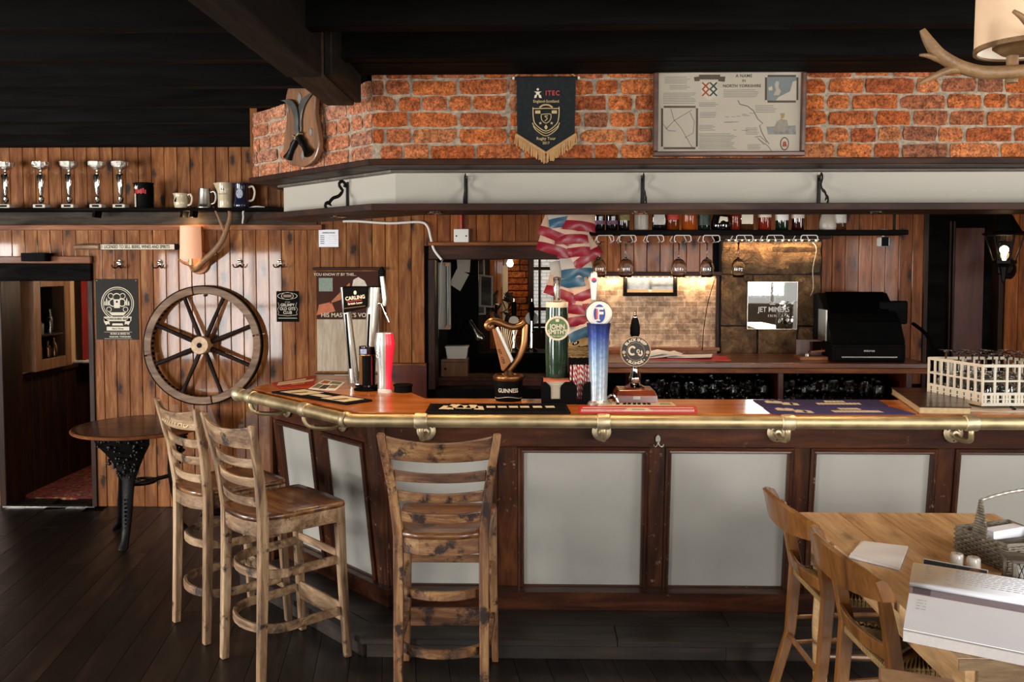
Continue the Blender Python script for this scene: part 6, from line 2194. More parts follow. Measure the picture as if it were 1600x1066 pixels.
lines(1038, 1078, 121, 4, 3)
lines(1046, 1078, 134, 3, 2.6)
lines(1036, 1089, 146, 7, 2.6)
lines(1130, 1190, 141, 5, 2.6)
lines(1092, 1124, 161, 3, 2.4)
lines(1093, 1120, 176, 4, 2.4)
lines(1180, 1214, 165, 5, 2.6)
lines(1092, 1118, 196, 4, 2.4)
lines(1092, 1152, 209, 11, 2.3)
lines(1165, 1186, 200, 5, 2.4)
lines(1168, 1190, 226, 4, 2.2)
for k in range(12):
    x_, y_ = rnd.uniform(1130, 1175), rnd.uniform(174, 206)
    lines(x_, x_ + rnd.uniform(6, 14), y_, 1, 1)
mline([(1153, 157), (1156, 163), (1168, 166), (1177, 173), (1184, 186), (1192, 193), (1187, 196), (1190, 206), (1196, 217), (1202, 225)], 0.0022, INKL, 'printed_coast')
mline([(1180, 214), (1188, 213), (1198, 222), (1194, 226), (1184, 216), (1200, 228), (1206, 236)], 0.0018, INKL, 'printed_coast')
for pts in ([(1040, 202), (1054, 188), (1081, 172)], [(1048, 170), (1053, 187), (1064, 200), (1082, 231)], [(1036, 194), (1044, 204), (1056, 205)], [(1078, 176), (1085, 190), (1083, 208), (1070, 215)]):
    mline(pts, 0.0011, INK, 'printed_road')
mshape([(1198, 198), (1243, 196), (1244, 210), (1200, 210)], plain('grey_wash', '8b8a84', 0.7, vary=0.25, nscale=60), 0.0008)
mshape([(1208, 202), (1214, 190), (1220, 186), (1230, 188), (1232, 200), (1226, 206), (1212, 205)], plain('sepia_wash', '9a9080', 0.7, vary=0.2, nscale=60), 0.0014, 'printed_ship')
mshape([(1219, 177), (1226, 177), (1225, 184), (1221, 186)], plain('gold_wash', 'a98d5a', 0.7), 0.0012)
mshape([(1226 + 7 * math.cos(i * PI / 10), 224.5 + 10.5 * math.sin(i * PI / 10)) for i in range(20)], INK, 0.001, 'printed_seal')
mshape([(1226 + 5.4 * math.cos(i * PI / 10), 224.5 + 8.6 * math.sin(i * PI / 10)) for i in range(20)], PAP, 0.0016, 'printed_seal')
mshape([(1222, 229), (1230, 229), (1228, 221), (1224, 221)], ORG, 0.0022, 'printed_seal')
GLZ = plain('picture_glazing', 'ffffff', 0.03, trans=1.0, ior=1.3, vary=0.0)
mk('glazing', BOX(-w / 2 + fw_, w / 2 - fw_, -0.0135, -0.012, -h / 2 + fw_, h / 2 - fw_), GLZ, t)

# ---- plaque with two crossed curved knives on the slanted brick
tk = 0.56                                  # distance along the slant
pk = V((CX - S2 * tk, CY + S2 * tk, 0)) + V((-S2, -S2, 0)) * 0.012
# wall-local x runs to the right of the viewer facing the slant
KM = R(-45)
zt, zb = U(468, 138, Y=pk.y).z, U(470, 262, Y=pk.y).z
t = thing('knife_plaque', 'wooden plaque with two crossed curved knives on the slanted brick', 'plaque', (pk.x, pk.y, (zt + zb) / 2), KM)
t.scale = (1.32, 1, 1)
hh = (zt - zb) / 2
poly = [(x_, z_) for x_, z_ in [(v.x, v.y) for v in smoothpts([(-0.075, hh + 0.05), (-0.115, hh * 0.8), (-0.108, hh * 0.3), (-0.128, -hh * 0.2), (-0.135, -hh * 0.55), (-0.10, -hh * 0.86), (-0.03, -hh * 0.96), (0.03, -hh), (0.10, -hh * 0.86), (0.135, -hh * 0.55), (0.128, -hh * 0.2), (0.108, hh * 0.3), (0.115, hh * 0.8), (0.075, hh + 0.05)], 5)]]
mk('board', PRISM(poly, 0.012, 0.04, FRONT), MT['plaque'], t, bev=0.007, seg=2)


def kukri(m, nm):
    blade = smoothpts([(0.0, 0.0), (-0.012, 0.05), (-0.045, 0.10), (-0.06, 0.16), (-0.05, 0.22), (-0.03, 0.26)], 5)
    edge = smoothpts([(-0.03, 0.26), (-0.085, 0.20), (-0.095, 0.14), (-0.075, 0.09), (-0.04, 0.04), (-0.03, 0.0)], 5)
    bm = B()
    prism(bm, [(v.x, v.y) for v in blade] + [(v.x, v.y) for v in edge][1:], 0, 0.006, m)
    mk('knife_blade', bm, plain('knife_steel', '7b7a76', 0.35, 0.8, vary=0.15), t, bev=0.002)
    bm = B()
    lathe(bm, [(0, 0.0), (0.017, -0.001), (0.014, -0.02), (0.018, -0.045), (0.013, -0.07), (0.016, -0.1), (0.022, -0.122), (0.024, -0.128), (0, -0.13)], 14, m @ rotm(R(-90), 0, 0, (-0.015, 0.0, 0.004)))
    mk('knife_handle', bm, MT['iron'], t, True)
    bm = B()
    box(bm, -0.038, 0.008, -0.004, 0.004, -0.01, 0.02, m)
    mk('knife_bolster', bm, MT['brass'], t, bev=0.002)


kukri(M.Translation((0.0, -0.046, -0.06)) @ FRONT @ M.Rotation(R(-37), 4, 'Z') @ M.Diagonal((1.0, 0.95, 1, 1)), 'a')
kukri(M.Translation((0.0, -0.056, -0.06)) @ FRONT @ M.Rotation(R(37), 4, 'Z') @ M.Diagonal((-1.0, 0.95, 1, 1)), 'b')
for x_, z_, s_ in ((0.0, hh * 0.72, 1.0), (-0.09, hh * 0.5, 0.6), (0.085, hh * 0.85, 0.7), (0.08, -hh * 0.18, 0.7), (0.02, -hh * 0.72, 0.8)):
    q = mk('silver_mount', PRISM([(0, 0.03 * s_), (0.012 * s_, 0.012 * s_), (0.014 * s_, -0.005), (0.004 * s_, -0.02 * s_), (0.012 * s_, -0.03 * s_), (0, -0.024 * s_), (-0.012 * s_, -0.03 * s_), (-0.004 * s_, -0.02 * s_), (-0.014 * s_, -0.005), (-0.012 * s_, 0.012 * s_)], 0.04, 0.044, FRONT), MT['silver'], t, loc=(x_, 0, z_))

# ================================================================ ON THE BAR TOP
def onbar(px, py):
    return U(px, py, Z=TOPZ)


def rubber_mat(name, label, cat, quad_px, mat, parts, th=0.008, group=None):
    """quad_px: near-left, near-right, far-right, far-left pixels on the bar top"""
    q = [onbar(*p) for p in quad_px]
    c = sum(q, V()) / 4
    t = thing(name, label, cat, (c.x, c.y, TOPZ), 0, group)
    mk('mat', PRISM([(p.x - c.x, p.y - c.y) for p in q], 0.0, th), mat, t, bev=0.002)

    def at(u, v):
        p = q[0].lerp(q[1], u).lerp(q[3].lerp(q[2], u), v)
        return (p.x - c.x, p.y - c.y)
    parts(t, at, th)
    return t


def patch(t, at, pts, z, mat, name='printed_shape', th=0.0008):
    return mk(name, PRISM([at(u, v) for u, v in pts], z, z + th), mat, t)


def nubs(t, at, th, nu, nv, mat, u0=0.03, u1=0.97, v0=0.15, v1=0.85, r=0.0035):
    bm = B()
    for i in range(nu):
        for j in range(nv):
            p = at(u0 + (u1 - u0) * i / (nu - 1), v0 + (v1 - v0) * j / (nv - 1))
            bmesh.ops.create_cone(bm, cap_ends=True, segments=5, radius1=r, radius2=r * 0.8, depth=0.004, matrix=M.Translation((p[0], p[1], th + 0.002)))
    o = mk('rubber_nubs', bm, mat, t)
    o['kind'] = 'stuff'


def p1(t, at, th):
    nubs(t, at, th, 80, 7, MT['rubber'])
    for k, (u, v, s_) in enumerate(((0.14, 0.45, 1), (0.2, 0.6, 1.2), (0.26, 0.5, 1.1), (0.32, 0.55, 0.9), (0.37, 0.4, 0.7))):
        patch(t, at, [(u - 0.055 * s_, v - 0.16), (u + 0.05 * s_, v - 0.2), (u + 0.03 * s_, v + 0.16), (u - 0.03 * s_, v + 0.2)], th + 0.004, WHT)
    for u in (0.45, 0.53, 0.61, 0.69, 0.78, 0.87):
        patch(t, at, [(u - 0.03, 0.42), (u + 0.034, 0.42), (u + 0.03, 0.6), (u - 0.034, 0.6)], th + 0.004, WHT)


rubber_mat('bar_runner', 'long black rubber bar runner with cream print in front of the harp font', 'bar mat', [(664, 647.5), (892, 647.5), (884, 632.5), (672, 633)], MT['rubber'], p1)


def p2(t, at, th):
    nubs(t, at, th, 90, 3, MT['white'], 0.03, 0.97, 0.1, 0.3, 0.0022)
    patch(t, at, [(0.37, 0.12), (0.63, 0.12), (0.58, 0.62), (0.42, 0.62)], th + 0.0005, WHT)
    patch(t, at, [(0.44, 0.3), (0.57, 0.3), (0.55, 0.42), (0.46, 0.42)], th + 0.0014, MT['rubber'])
    patch(t, at, [(0.03, 0.62), (0.97, 0.62), (0.97, 0.7), (0.03, 0.7)], th + 0.0005, MT['white'])


q = [(903, 646.5), (1090, 647), (1088, 637), (905, 636.5)]
rubber_mat('bar_runner', 'red and white bar runner in front of the round badged fonts', 'bar mat', q, MT['red_print'], p2)


def p3(t, at, th):
    text_pts = [0.25, 0.34, 0.4, 0.47, 0.53, 0.6, 0.66]
    for u in text_pts:
        patch(t, at, [(u - 0.022, 0.3), (u + 0.022, 0.3), (u + 0.022, 0.7), (u - 0.022, 0.7)], th, MT['rubber'])
    patch(t, at, [(0.04, 0.2), (0.18, 0.25), (0.16, 0.75), (0.05, 0.7)], th, plain('sage_print', '8a8f78', 0.7))
    patch(t, at, [(0.8, 0.25), (0.95, 0.2), (0.94, 0.7), (0.82, 0.75)], th, plain('sage_print', '8a8f78', 0.7))


rubber_mat('bar_towel', 'pale grey bar towel lying behind the red and white runner', 'bar towel', [(932, 636), (1058, 636.5), (1050, 630), (940, 629.5)], MT['offwhite'], p3, 0.006)
PUR = plain('violet_cloth', '2e2a66', 0.8, vary=0.1)
PURD = plain('dark_violet_cloth', '262250', 0.8, vary=0.1)


def p4(t, at, th):
    for u, v, s_ in ((0.1, 0.6, 1), (0.16, 0.55, 1.2), (0.22, 0.3, 1.4), (0.27, 0.25, 1)):
        patch(t, at, [(u - 0.03 * s_, v - 0.15), (u + 0.03 * s_, v - 0.2), (u + 0.035 * s_, v + 0.1), (u, v + 0.22), (u - 0.03 * s_, v + 0.1)], th, WHT)
    for k in range(11):
        u = 0.47 + k * 0.032
        patch(t, at, [(u - 0.013, 0.18), (u + 0.013, 0.18), (u + 0.013, 0.42), (u - 0.013, 0.42)], th, WHT)
    for k in range(5):
        u = 0.56 + k * 0.032
        patch(t, at, [(u - 0.014, 0.55), (u + 0.014, 0.55), (u + 0.012, 0.78), (u - 0.012, 0.78)], th, WHT)


rubber_mat('bar_towel', 'violet bar towel with white print, the one next to the brass rail', 'bar towel', [(1206, 647.5), (1432, 648.5), (1392, 637), (1192, 637)], PUR, p4, 0.005)
rubber_mat('bar_towel', 'darker violet bar towel behind the other violet one', 'bar towel', [(1191, 635.5), (1388, 635.5), (1372, 626), (1176, 626)], PURD, p4, 0.005)


def p5(t, at, th):
    for u in (0.22, 0.78):
        patch(t, at, [(u - 0.15, 0.12), (u + 0.15, 0.12), (u + 0.15, 0.88), (u - 0.15, 0.88)], th, WHT)
        patch(t, at, [(u - 0.02, 0.15), (u + 0.015, 0.15), (u + 0.05, 0.6), (u + 0.01, 0.6)], th + 0.0008, MT['rubber'])
    for k in range(5):
        u = 0.42 + k * 0.04
        patch(t, at, [(u - 0.016, 0.3), (u + 0.016, 0.3), (u + 0.016, 0.62), (u - 0.016, 0.62)], th, WHT)


rubber_mat('bar_runner', 'black bar runner with two cream panels on the slanted end of the bar', 'bar mat', [(424, 614.5), (542, 633.5), (582, 627.5), (474, 609.5)], MT['rubber'], p5, 0.01)


def p6(t, at, th):
    for v, u0, u1 in ((0.78, 0.1, 0.75), (0.55, 0.03, 0.95)):
        patch(t, at, [(u0, v - 0.09), (u1, v - 0.09), (u1 + 0.02, v + 0.07), (u0 + 0.02, v + 0.07)], th, WHT)
    for k in range(6):
        u = 0.4 + k * 0.06
        patch(t, at, [(u - 0.02, 0.28), (u + 0.02, 0.28), (u + 0.02, 0.44), (u - 0.02, 0.44)], th, plain('gold_letter', 'b89a5a', 0.6))


rubber_mat('bar_mat', 'red bar mat with cream stripes at the far end of the slanted bar', 'bar mat', [(438, 608), (490, 604), (494, 588), (424, 600)][0:4], plain('red_mat', '9c2418', 0.5, vary=0.06), p6, 0.006)


def p7(t, at, th):
    for u0, u1, v0, v1, c in ((0.06, 0.3, 0.15, 0.55, '6f7a66'), (0.34, 0.6, 0.1, 0.5, '3c3f3a'), (0.64, 0.92, 0.2, 0.55, '8a7a62'), (0.1, 0.4, 0.62, 0.9, 'a2643c'), (0.46, 0.9, 0.64, 0.9, '6d7d6c')):
        patch(t, at, [(u0, v0), (u1, v0), (u1, v1), (u0, v1)], th, plain('card_print', c, 0.7, vary=0.4, nscale=60))


rubber_mat('beer_mat_fan', 'fan of pale printed cards beside the red bar mat', 'cards', [(480, 609.5), (524, 611), (540, 598), (506, 594)], MT['paper'], p7, 0.004)


# ---- tall silver V shaped font
c0 = onbar(570, 604)
c0.y += 0.08
t = thing('beer_font', 'tall silver V shaped beer font with a black CARLING sign and a side tap', 'beer font', (c0.x, c0.y, TOPZ))


def tz(py, y=None):
    return U(570, py, Y=(y or c0.y)).z - TOPZ


def tx(px, y=None):
    return U(px, 500, Y=(y or c0.y)).x - c0.x


mk('base', PRISM([(x_ * 1.0, y_) for x_, y_ in arc(0.0, 0, 0.085, 0, 360, 24, 0.06)[:-1]], 0, 0.014), MT['silver'], t, bev=0.003)
sxl, sxr = tx(537), tx(588)
H = tz(449)
for s, (xb, xt, wb_, wt_) in enumerate(((tx(553), tx(538), 0.030, 0.022), (tx(577), tx(585), 0.030, 0.042))):
    bm = B()
    secs = []
    for f in (0, 0.25, 0.6, 0.9, 1.0):
        x_ = xb + (xt - xb) * f ** 1.1
        w_ = wb_ + (wt_ - wb_) * f
        dp = 0.038
        z_ = 0.012 + (H - 0.012) * f
        secs.append([V((x_ + w_ * math.cos(a_), dp * math.sin(a_), z_)) for a_ in [2 * PI * i / 14 for i in range(14)]])
    loft(bm, secs)
    mk('column', bm, MT['silver'], t, True)
    for v in (0,):
        mk('black_inlay', BOX(-0.006, 0.006, -0.04, -0.034, tz(575), tz(490)), MT['black'], t, loc=((xb + xt) / 2 + (0.018 if s == 0 else -0.03), 0, 0), rot=(0, R(-4 if s == 0 else 3), 0))
mk('foot_joint', LATHE([(0, 0.012), (0.055, 0.012), (0.05, 0.05), (0.03, tz(575)), (0, tz(570))], 18), MT['silver'], t, True)
mk('sign_block', PRISM([(tx(540), tz(489)), (tx(575), tz(480)), (tx(577), H), (tx(538), H)], 0, 0.03, M.Translation((0, -0.02, 0)) @ FRONT), MT['black'], t, bev=0.003)
mk('sign_top', BOX(tx(536), tx(592), -0.045, 0.04, H, H + 0.006), MT['black'], t, bev=0.002)
xm = (tx(541) + tx(575)) / 2
text('CARLING', 0.030, MT['cream_print'], t, (xm, -0.0515, tz(465)), bold=0.03, rot=(R(90), R(-7), 0), sx=0.92)
text('British Lager', 0.017, MT['cream_print'], t, (xm, -0.0515, tz(473.5)), rot=(R(90), R(-7), 0), bold=0.02)
mk('red_line', BOX(-0.05, 0.04, -0.0515, -0.05, 0, 0.003), MT['red_print'], t, loc=(xm, 0, tz(470)), rot=(0, R(-7), 0))
mk('cream_line', BOX(-0.065, 0.06, -0.0515, -0.05, 0, 0.004), MT['gold'], t, loc=(xm, 0, tz(480)), rot=(0, R(-7), 0))
mk('crest', PRISM(disc(xm, tz(457), 0.009, 12, 0.012), 0, 0.001, M.Translation((0, -0.0505, 0)) @ FRONT), MT['cream_print'], t)
xtp = tx(598)
mk('tap_body', TUBE([(tx(585), 0, tz(476)), (tx(604), -0.01, tz(476))], [0.016, 0.012], 12), MT['chrome'], t, True)
mk('tap_collar', LATHE([(0.013, -0.012), (0.018, -0.008), (0.018, 0.008), (0.013, 0.012)], 14, M.Translation((tx(592), -0.002, tz(476))) @ M.Rotation(R(90), 4, 'Y'), close=False), MT['chrome'], t, True)
mk('spout', TUBE(smoothpts([(tx(597), -0.01, tz(474)), (tx(601), -0.02, tz(482)), (tx(605), -0.03, tz(492)), (tx(609), -0.03, tz(503))], 5), [0.009 - 0.0001 * i for i in range(16)], 10), MT['chrome'], t, True)
mk('handle_stem', TUBE([(tx(602), -0.012, tz(478)), (tx(602), -0.012, tz(466)), (tx(598), -0.012, tz(432))], [0.012, 0.017, 0.014], 12), MT['silver'], t, True)
mk('tap_handle', TUBE([(tx(598), -0.006, tz(458)), (tx(596), 0.0, tz(440)), (tx(597), 0.0, tz(424)), (tx(598), 0.0, tz(417))], [0.014, 0.02, 0.021, 0.008], 12), MT['black'], t, True)

# ---- slim dark font
c1 = onbar(573, 611)
t = thing('beer_font', 'slim dark beer font with a blue and white label in front of the silver font', 'beer font', (c1.x - 0.004, c1.y + 0.045, TOPZ))
k_ = U(570, 541, Y=c1.y + 0.045).z - TOPZ
mk('foot_plate', LATHE([(0, 0), (0.075, 0), (0.078, 0.006), (0.07, 0.014), (0.03, 0.02), (0, 0.02)], 28), MT['black'], t, True)
mk('column', LATHE([(0.042, 0.02), (0.042, k_ * 0.8), (0.046, k_ * 0.82), (0.046, k_), (0, k_)], 24), plain('dark_plum_font', '1a0a10', 0.2, coat=0.6), t, True)
mk('gold_side', LATHE([(0.0425, 0.03), (0.0425, k_ * 0.78)], 24, close=False), MT['black'], t, True)
mk('gold_stripe', BOX(-0.04, -0.018, -0.041, -0.03, 0.03, k_ * 0.8), MT['gold'], t, bev=0.004)
mk('red_stripe', BOX(0.026, 0.036, -0.036, -0.026, 0.03, k_ * 0.8), plain('dark_red_stripe', '6a0d1c', 0.3), t, bev=0.004)
mk('top_label', BOX(-0.03, 0.006, -0.05, -0.045, k_ * 0.84, k_ * 0.95), plain('blue_white_label', '8d9cc0', 0.4, vary=0.5, nscale=70), t)
mk('gold_band', LATHE([(0.0475, k_ * 0.8), (0.0475, k_ * 0.82)], 24, close=False), MT['gold'], t, True)
for a_ in range(5):
    mk('drip_blade', PRISM([(0.02, -0.006), (0.07, 0), (0.02, 0.006)], 0.02, 0.03, M.Rotation(R(200 + a_ * 40), 4, 'Z')), MT['rubber'], t)

# ---- glass shaped silver and red font
c2 = onbar(600, 614)
t = thing('beer_font', 'silver and glowing red beer font shaped like a tall glass on the slanted bar', 'beer font', (c2.x, c2.y + 0.03, TOPZ), R(-8))
k_ = U(597, 521, Y=c2.y + 0.03).z - TOPZ
prof = [(0.034, 0.0), (0.036, 0.02), (0.034, 0.05), (0.034, 0.10), (0.042, 0.20), (0.05, 0.26), (0.05, k_ - 0.05), (0.043, k_)]
for nm, a0, a1, mat in (('silver_shell', 110, 290, plain('silver_shell', 'a9aaa6', 0.32, 0.6)), ('red_shell', 290, 470, plain('glowing_red', 'd02038', 0.3, emit='ff2440', estr=0.35))):
    bm = B()
    rows = []
    for r_, z_ in prof:
        rows.append([bm.verts.new((r_ * 1.15 * math.cos(R(a0 + (a1 - a0) * i / 14)), r_ * 0.9 * math.sin(R(a0 + (a1 - a0) * i / 14)), z_)) for i in range(15)])
    for A_, B_ in zip(rows, rows[1:]):
        for i in range(14):
            bm.faces.new((A_[i], A_[i + 1], B_[i + 1], B_[i]))
    bm.faces.new(rows[-1])
    bm.faces.new(rows[0])
    mk(nm, bm, mat, t, True)
mk('foot', LATHE([(0, -0.0), (0.04, 0.0), (0.04, 0.016), (0.036, 0.02), (0, 0.02)], 24), MT['white'], t, True)
mk('top_cap', PRISM(arc(0, 0, 0.0495, 0, 360, 24, 0.0387)[:-1], k_ - 0.001, k_ + 0.004), MT['silver'], t)
text('CARLING', 0.026, MT['pewter'], t, (-0.022, -0.0455, 0.25), (R(90), R(-86), R(-20)), bold=0.01)
q = mk('drip_drum', LATHE([(0, 0), (0.05, 0), (0.05, 0.03), (0.055, 0.034), (0.055, 0.042), (0, 0.042)], 24), MT['black'], loc=tuple(onbar(630, 612.5)), smooth=True)
tag(q, 'small round black tub on the bar top beside the red and silver font', 'tub')

# ---- harp font
c3 = onbar(794, 628)
c3.y += 0.055
t = thing('harp_font', 'bronze harp beer font on a black drum lettered GUINNESS', 'beer font', (c3.x, c3.y, TOPZ))
sc_ = c3.y / FPX


def hx_(px):
    return U(px, 560, Y=c3.y).x - c3.x


def hz(py):
    return U(794, py, Y=c3.y).z - TOPZ


rb = (hx_(814) - hx_(773)) / 2
zt_ = hz(592)
mk('drum', LATHE([(0, 0), (rb * 0.95, 0), (rb, 0.006), (rb * 1.04, zt_ * 0.5), (rb * 1.12, zt_)], 36), MT['black'], t, True)
mk('drum_rim', LATHE([(rb * 1.12, zt_ - 0.004), (rb * 1.18, zt_ + 0.004), (rb * 1.17, zt_ + 0.016), (rb * 1.0, zt_ + 0.026), (rb * 0.86, zt_ + 0.022), (rb * 0.8, zt_ + 0.004)], 36, close=False), MT['gold'], t, True)
mk('drum_top', LATHE([(0, zt_ + 0.02), (rb * 0.5, zt_ + 0.012), (rb * 0.86, zt_ + 0.006)], 30, close=False), MT['black'], t, True)
text('GUINNESS', 0.030, MT['cream_print'], t, (0, hz(608), 0.0), (R(90), 0, 0), 0.0006, bend=('cyl', rb * 1.075), bold=0.008, sx=0.8)
o_last = TEXTS[-1]
TEXTS[-1] = (o_last[0], o_last[1], t, (0, 0, hz(608)), (R(90), 0, 0), 'lettering', 0.8, ('cyl', rb * 1.085))
bm = B()
tube(bm, [(rb * 1.05 * math.sin(a_), -rb * 1.05 * math.cos(a_), hz(619) + 0.005 * math.cos(a_ * 3)) for a_ in [R(-75 + 10 * i) for i in range(16)]], 0.0012, 5)
mk('wave_line', bm, MT['cream_print'], t)
GB = MT['gold']
nk = smoothpts([(hx_(771), 0, hz(509)), (hx_(764), 0, hz(512)), (hx_(762), 0, hz(507)), (hx_(768), 0, hz(502)), (hx_(778), 0, hz(503)), (hx_(790), 0, hz(508)), (hx_(803), 0, hz(511)), (hx_(814), 0, hz(508)), (hx_(820), 0, hz(503))], 5)
nn = len(nk)
mk('harp_neck', TUBE(nk, [(0.010 + 0.010 * (i / nn), 0.018) for i in range(nn)], 10), GB, t, True)
pil = smoothpts([(hx_(821), 0, hz(507)), (hx_(820), 0, hz(525)), (hx_(818), 0, hz(540)), (hx_(811), 0, hz(558)), (hx_(800), 0, hz(574)), (hx_(792), 0, hz(582))], 5)
mk('harp_pillar', TUBE(pil, [(0.011 + 0.002 * math.sin(i / len(pil) * PI), 0.016) for i in range(len(pil))], 10), GB, t, True)
bm = B()
prism(bm, [(hx_(769), hz(514)), (hx_(776), hz(513)), (hx_(799), hz(566)), (hx_(787), hz(580)), (hx_(784), hz(579))], -0.018, 0.018, FRONT)
mk('sound_board', bm, plain('copper_board', '8a5a36', 0.4, 0.8), t, bev=0.004, seg=2)
bm = B()
prism(bm, [(hx_(774), hz(512)), (hx_(779), hz(510)), (hx_(803), hz(562)), (hx_(799), hz(567))], 0.018, 0.026, FRONT)
mk('silver_edge', bm, MT['silver'], t, bev=0.003)
text('EST. 1759', 0.020, MT['black'], t, ((hx_(775) + hx_(792)) / 2, -0.0186, (hz(535) + hz(578)) / 2), (R(90), R(70), 0), bold=0.01)
for k in range(8):
    f = (k + 0.6) / 8.2
    x0_, z0_ = hx_(781) + (hx_(812) - hx_(781)) * f, hz(509) + 0.0
    x1_, z1_ = hx_(779) + (hx_(798) - hx_(779)) * (0.25 + 0.75 * f), hz(517) + (hz(557) - hz(517)) * (0.2 + 0.8 * f)
    mk('harp_string', TUBE([(x0_, 0, z0_), (x1_, 0, z1_)], 0.0022, 6), MT['brass_pale'], t)
mk('harp_foot', LATHE([(0, zt_ + 0.01), (0.03, zt_ + 0.012), (0.024, zt_ + 0.03), (0.018, zt_ + 0.045), (0, zt_ + 0.05)], 20), MT['gold'], t, True)

# ---- green font
c4 = onbar(868, 629)
c4.y += 0.10
t = thing('beer_font', "green cylinder beer font with a round JOHN SMITH'S badge and a clear tap handle", 'beer font', (U(870, 560, Y=c4.y).x, c4.y, TOPZ))


def fz(py, y):
    return U(870, py, Y=y).z - TOPZ


def fw2(px, y):
    return px * y / FPX * 1.0


yk = c4.y
zz_ = fz(480, yk)
greenm = plain('green_font_enamel', '1d3525', 0.15, coat=0.6, vary=0.3, nscale=14)
mk('column', LATHE([(0, 0), (fw2(15, yk), 0), (fw2(16, yk), 0.02), (fw2(18, yk), zz_ * 0.45), (fw2(18, yk), zz_ * 0.8), (fw2(17, yk), zz_), (0, zz_)], 28), greenm, t, True)
mk('cream_collar', LATHE([(fw2(17.6, yk), zz_), (fw2(17.4, yk), fz(480 - 8, yk)), (0, fz(480 - 8, yk))], 28, close=False), WHT, t, True)
mk('clear_handle', LATHE([(0, fz(472, yk)), (0.022, fz(472, yk)), (0.016, fz(460, yk)), (0.019, fz(440, yk)), (0.022, fz(434, yk)), (0, fz(432, yk))], 14), MT['glass'], t, True)
mk('handle_core', TUBE([(0, 0, fz(470, yk)), (0, 0, fz(438, yk))], 0.006, 8), MT['offwhite'], t)
br = fw2(19, yk - 0.07)
zb_ = fz(513, yk - 0.07)
mk('badge', LATHE([(0, -0.0), (br * 0.84, 0.0), (br * 0.86, 0.004), (br, 0.004), (br, -0.02), (0, -0.02)], 40, rotm(R(90), 0, 0, (0, -fw2(18, yk) - 0.02, zb_))), WHT, t, True)
mk('badge_face', LATHE([(0, 0.002), (br * 0.83, 0.002)], 40, rotm(R(90), 0, 0, (0, -fw2(18, yk) - 0.02, zb_)), close=False), plain('badge_green', '4a6a34', 0.35, vary=0.06), t)
yb = -fw2(18, yk) - 0.0235
text('JOHN', 0.033, WHT, t, (0, yb, zb_ + 0.008), bold=0.03, sx=0.92)
text("SMITH'S", 0.033, WHT, t, (0.002, yb, zb_ - 0.019), bold=0.03, sx=0.88)
text('EXTRA SMOOTH', 0.0095, WHT, t, (0, yb, zb_ - 0.041), bold=0.01)
mk('badge_crown', PRISM([(-0.008, 0.0), (0.008, 0.0), (0.01, 0.018), (0.004, 0.011), (0, 0.02), (-0.004, 0.011), (-0.01, 0.018)], 0, 0.0012, M.Translation((0, yb + 0.001, zb_ + 0.034)) @ FRONT), WHT, t)
mk('badge_arm', BOX(-0.012, 0.012, -fw2(18, yk) - 0.01, -0.03, zb_ - 0.02, zb_ + 0.02), MT['steel'], t)

# ---- blue iced font
c5 = onbar(936, 633.5)
c5.y += 0.05
t = thing('beer_font', 'frosted blue beer font with an oval white badge lettered F', 'beer font', (c5.x, c5.y, TOPZ))
yk = c5.y
ib = NT('iced_blue')
tc = ib.n('TexCoord')
sep = ib.n('SeparateXYZ')
ib.l(tc.outputs['Object'], sep.inputs[0])
z0_, z1_ = 0.0, fz(505, yk)
mr = ib.n('MapRange', i1=0.0, i2=z1_)
ib.l(sep.outputs['Z'], mr.inputs[0])
nz = ib.n('TexNoise', Scale=45.0, Detail=5.0)
ib.l(tc.outputs['Object'], nz.inputs['Vector'])
cc = ib.ramp(mr.outputs[0], [(0.0, srgb('a9b2b8')), (0.45, srgb('8fa3b4')), (0.68, srgb('647da8')), (0.86, srgb('2b3f88')), (1.0, srgb('1c2860'))])
ib.l(ib.mix(0.35, cc, ib.ramp(nz.outputs['Fac'], [(0.35, (0.6, 0.65, 0.7, 1)), (0.65, (1.2, 1.2, 1.2, 1))]), 'MULTIPLY'), ib.b.inputs['Base Color'])
ib.b.inputs['Metallic'].default_value = 0.35
ib.b.inputs['Roughness'].default_value = 0.3
ib.bump(nz.outputs['Fac'], 0.3, 0.004)
mk('column', LATHE([(0, 0.015), (fw2(14, yk), 0.015), (fw2(13.5, yk), 0.03), (fw2(15.5, yk), z1_ * 0.6), (fw2(17, yk), z1_ * 0.9), (fw2(19, yk), z1_), (0, z1_ + 0.005)], 32), ib.m, t, True)
mk('foot', LATHE([(0, 0), (fw2(19, yk), 0), (fw2(19, yk), 0.01), (fw2(16, yk), 0.02), (0, 0.02)], 28), MT['silver'], t, True)
mk('chrome_loop', TUBE(smoothpts([(0.045, 0, 0.03), (0.07, -0.02, 0.05), (0.09, -0.02, 0.03), (0.1, -0.02, 0.008)], 4), 0.006, 8), MT['chrome'], t, True)
zb_ = fz(490, yk)
rx_, rz_ = fw2(21, yk), fw2(20, yk)
em = M.Translation((0, -0.02, zb_)) @ FRONT @ M.Diagonal((1, rz_ / rx_, 1, 1))
mk('badge', LATHE([(0, 0.028), (rx_ * 0.8, 0.026), (rx_ * 0.93, 0.018), (rx_, 0.004), (rx_, -0.03), (rx_ * 0.85, -0.045), (0, -0.05)], 40, em), MT['white'], t, True)
mk('badge_rim', LATHE([(rx_ * 0.97, 0.014), (rx_ * 1.015, 0.004), (rx_ * 1.015, -0.01)], 40, em, close=False), MT['chrome'], t, True)
mk('blue_oval', PRISM(disc(0, 0, rx_ * 0.43, 32, rx_ * 0.68), 0, 0.001, M.Translation((0, -0.0485, zb_ + 0.002)) @ FRONT), plain('badge_blue', '2c3a86', 0.4), t)
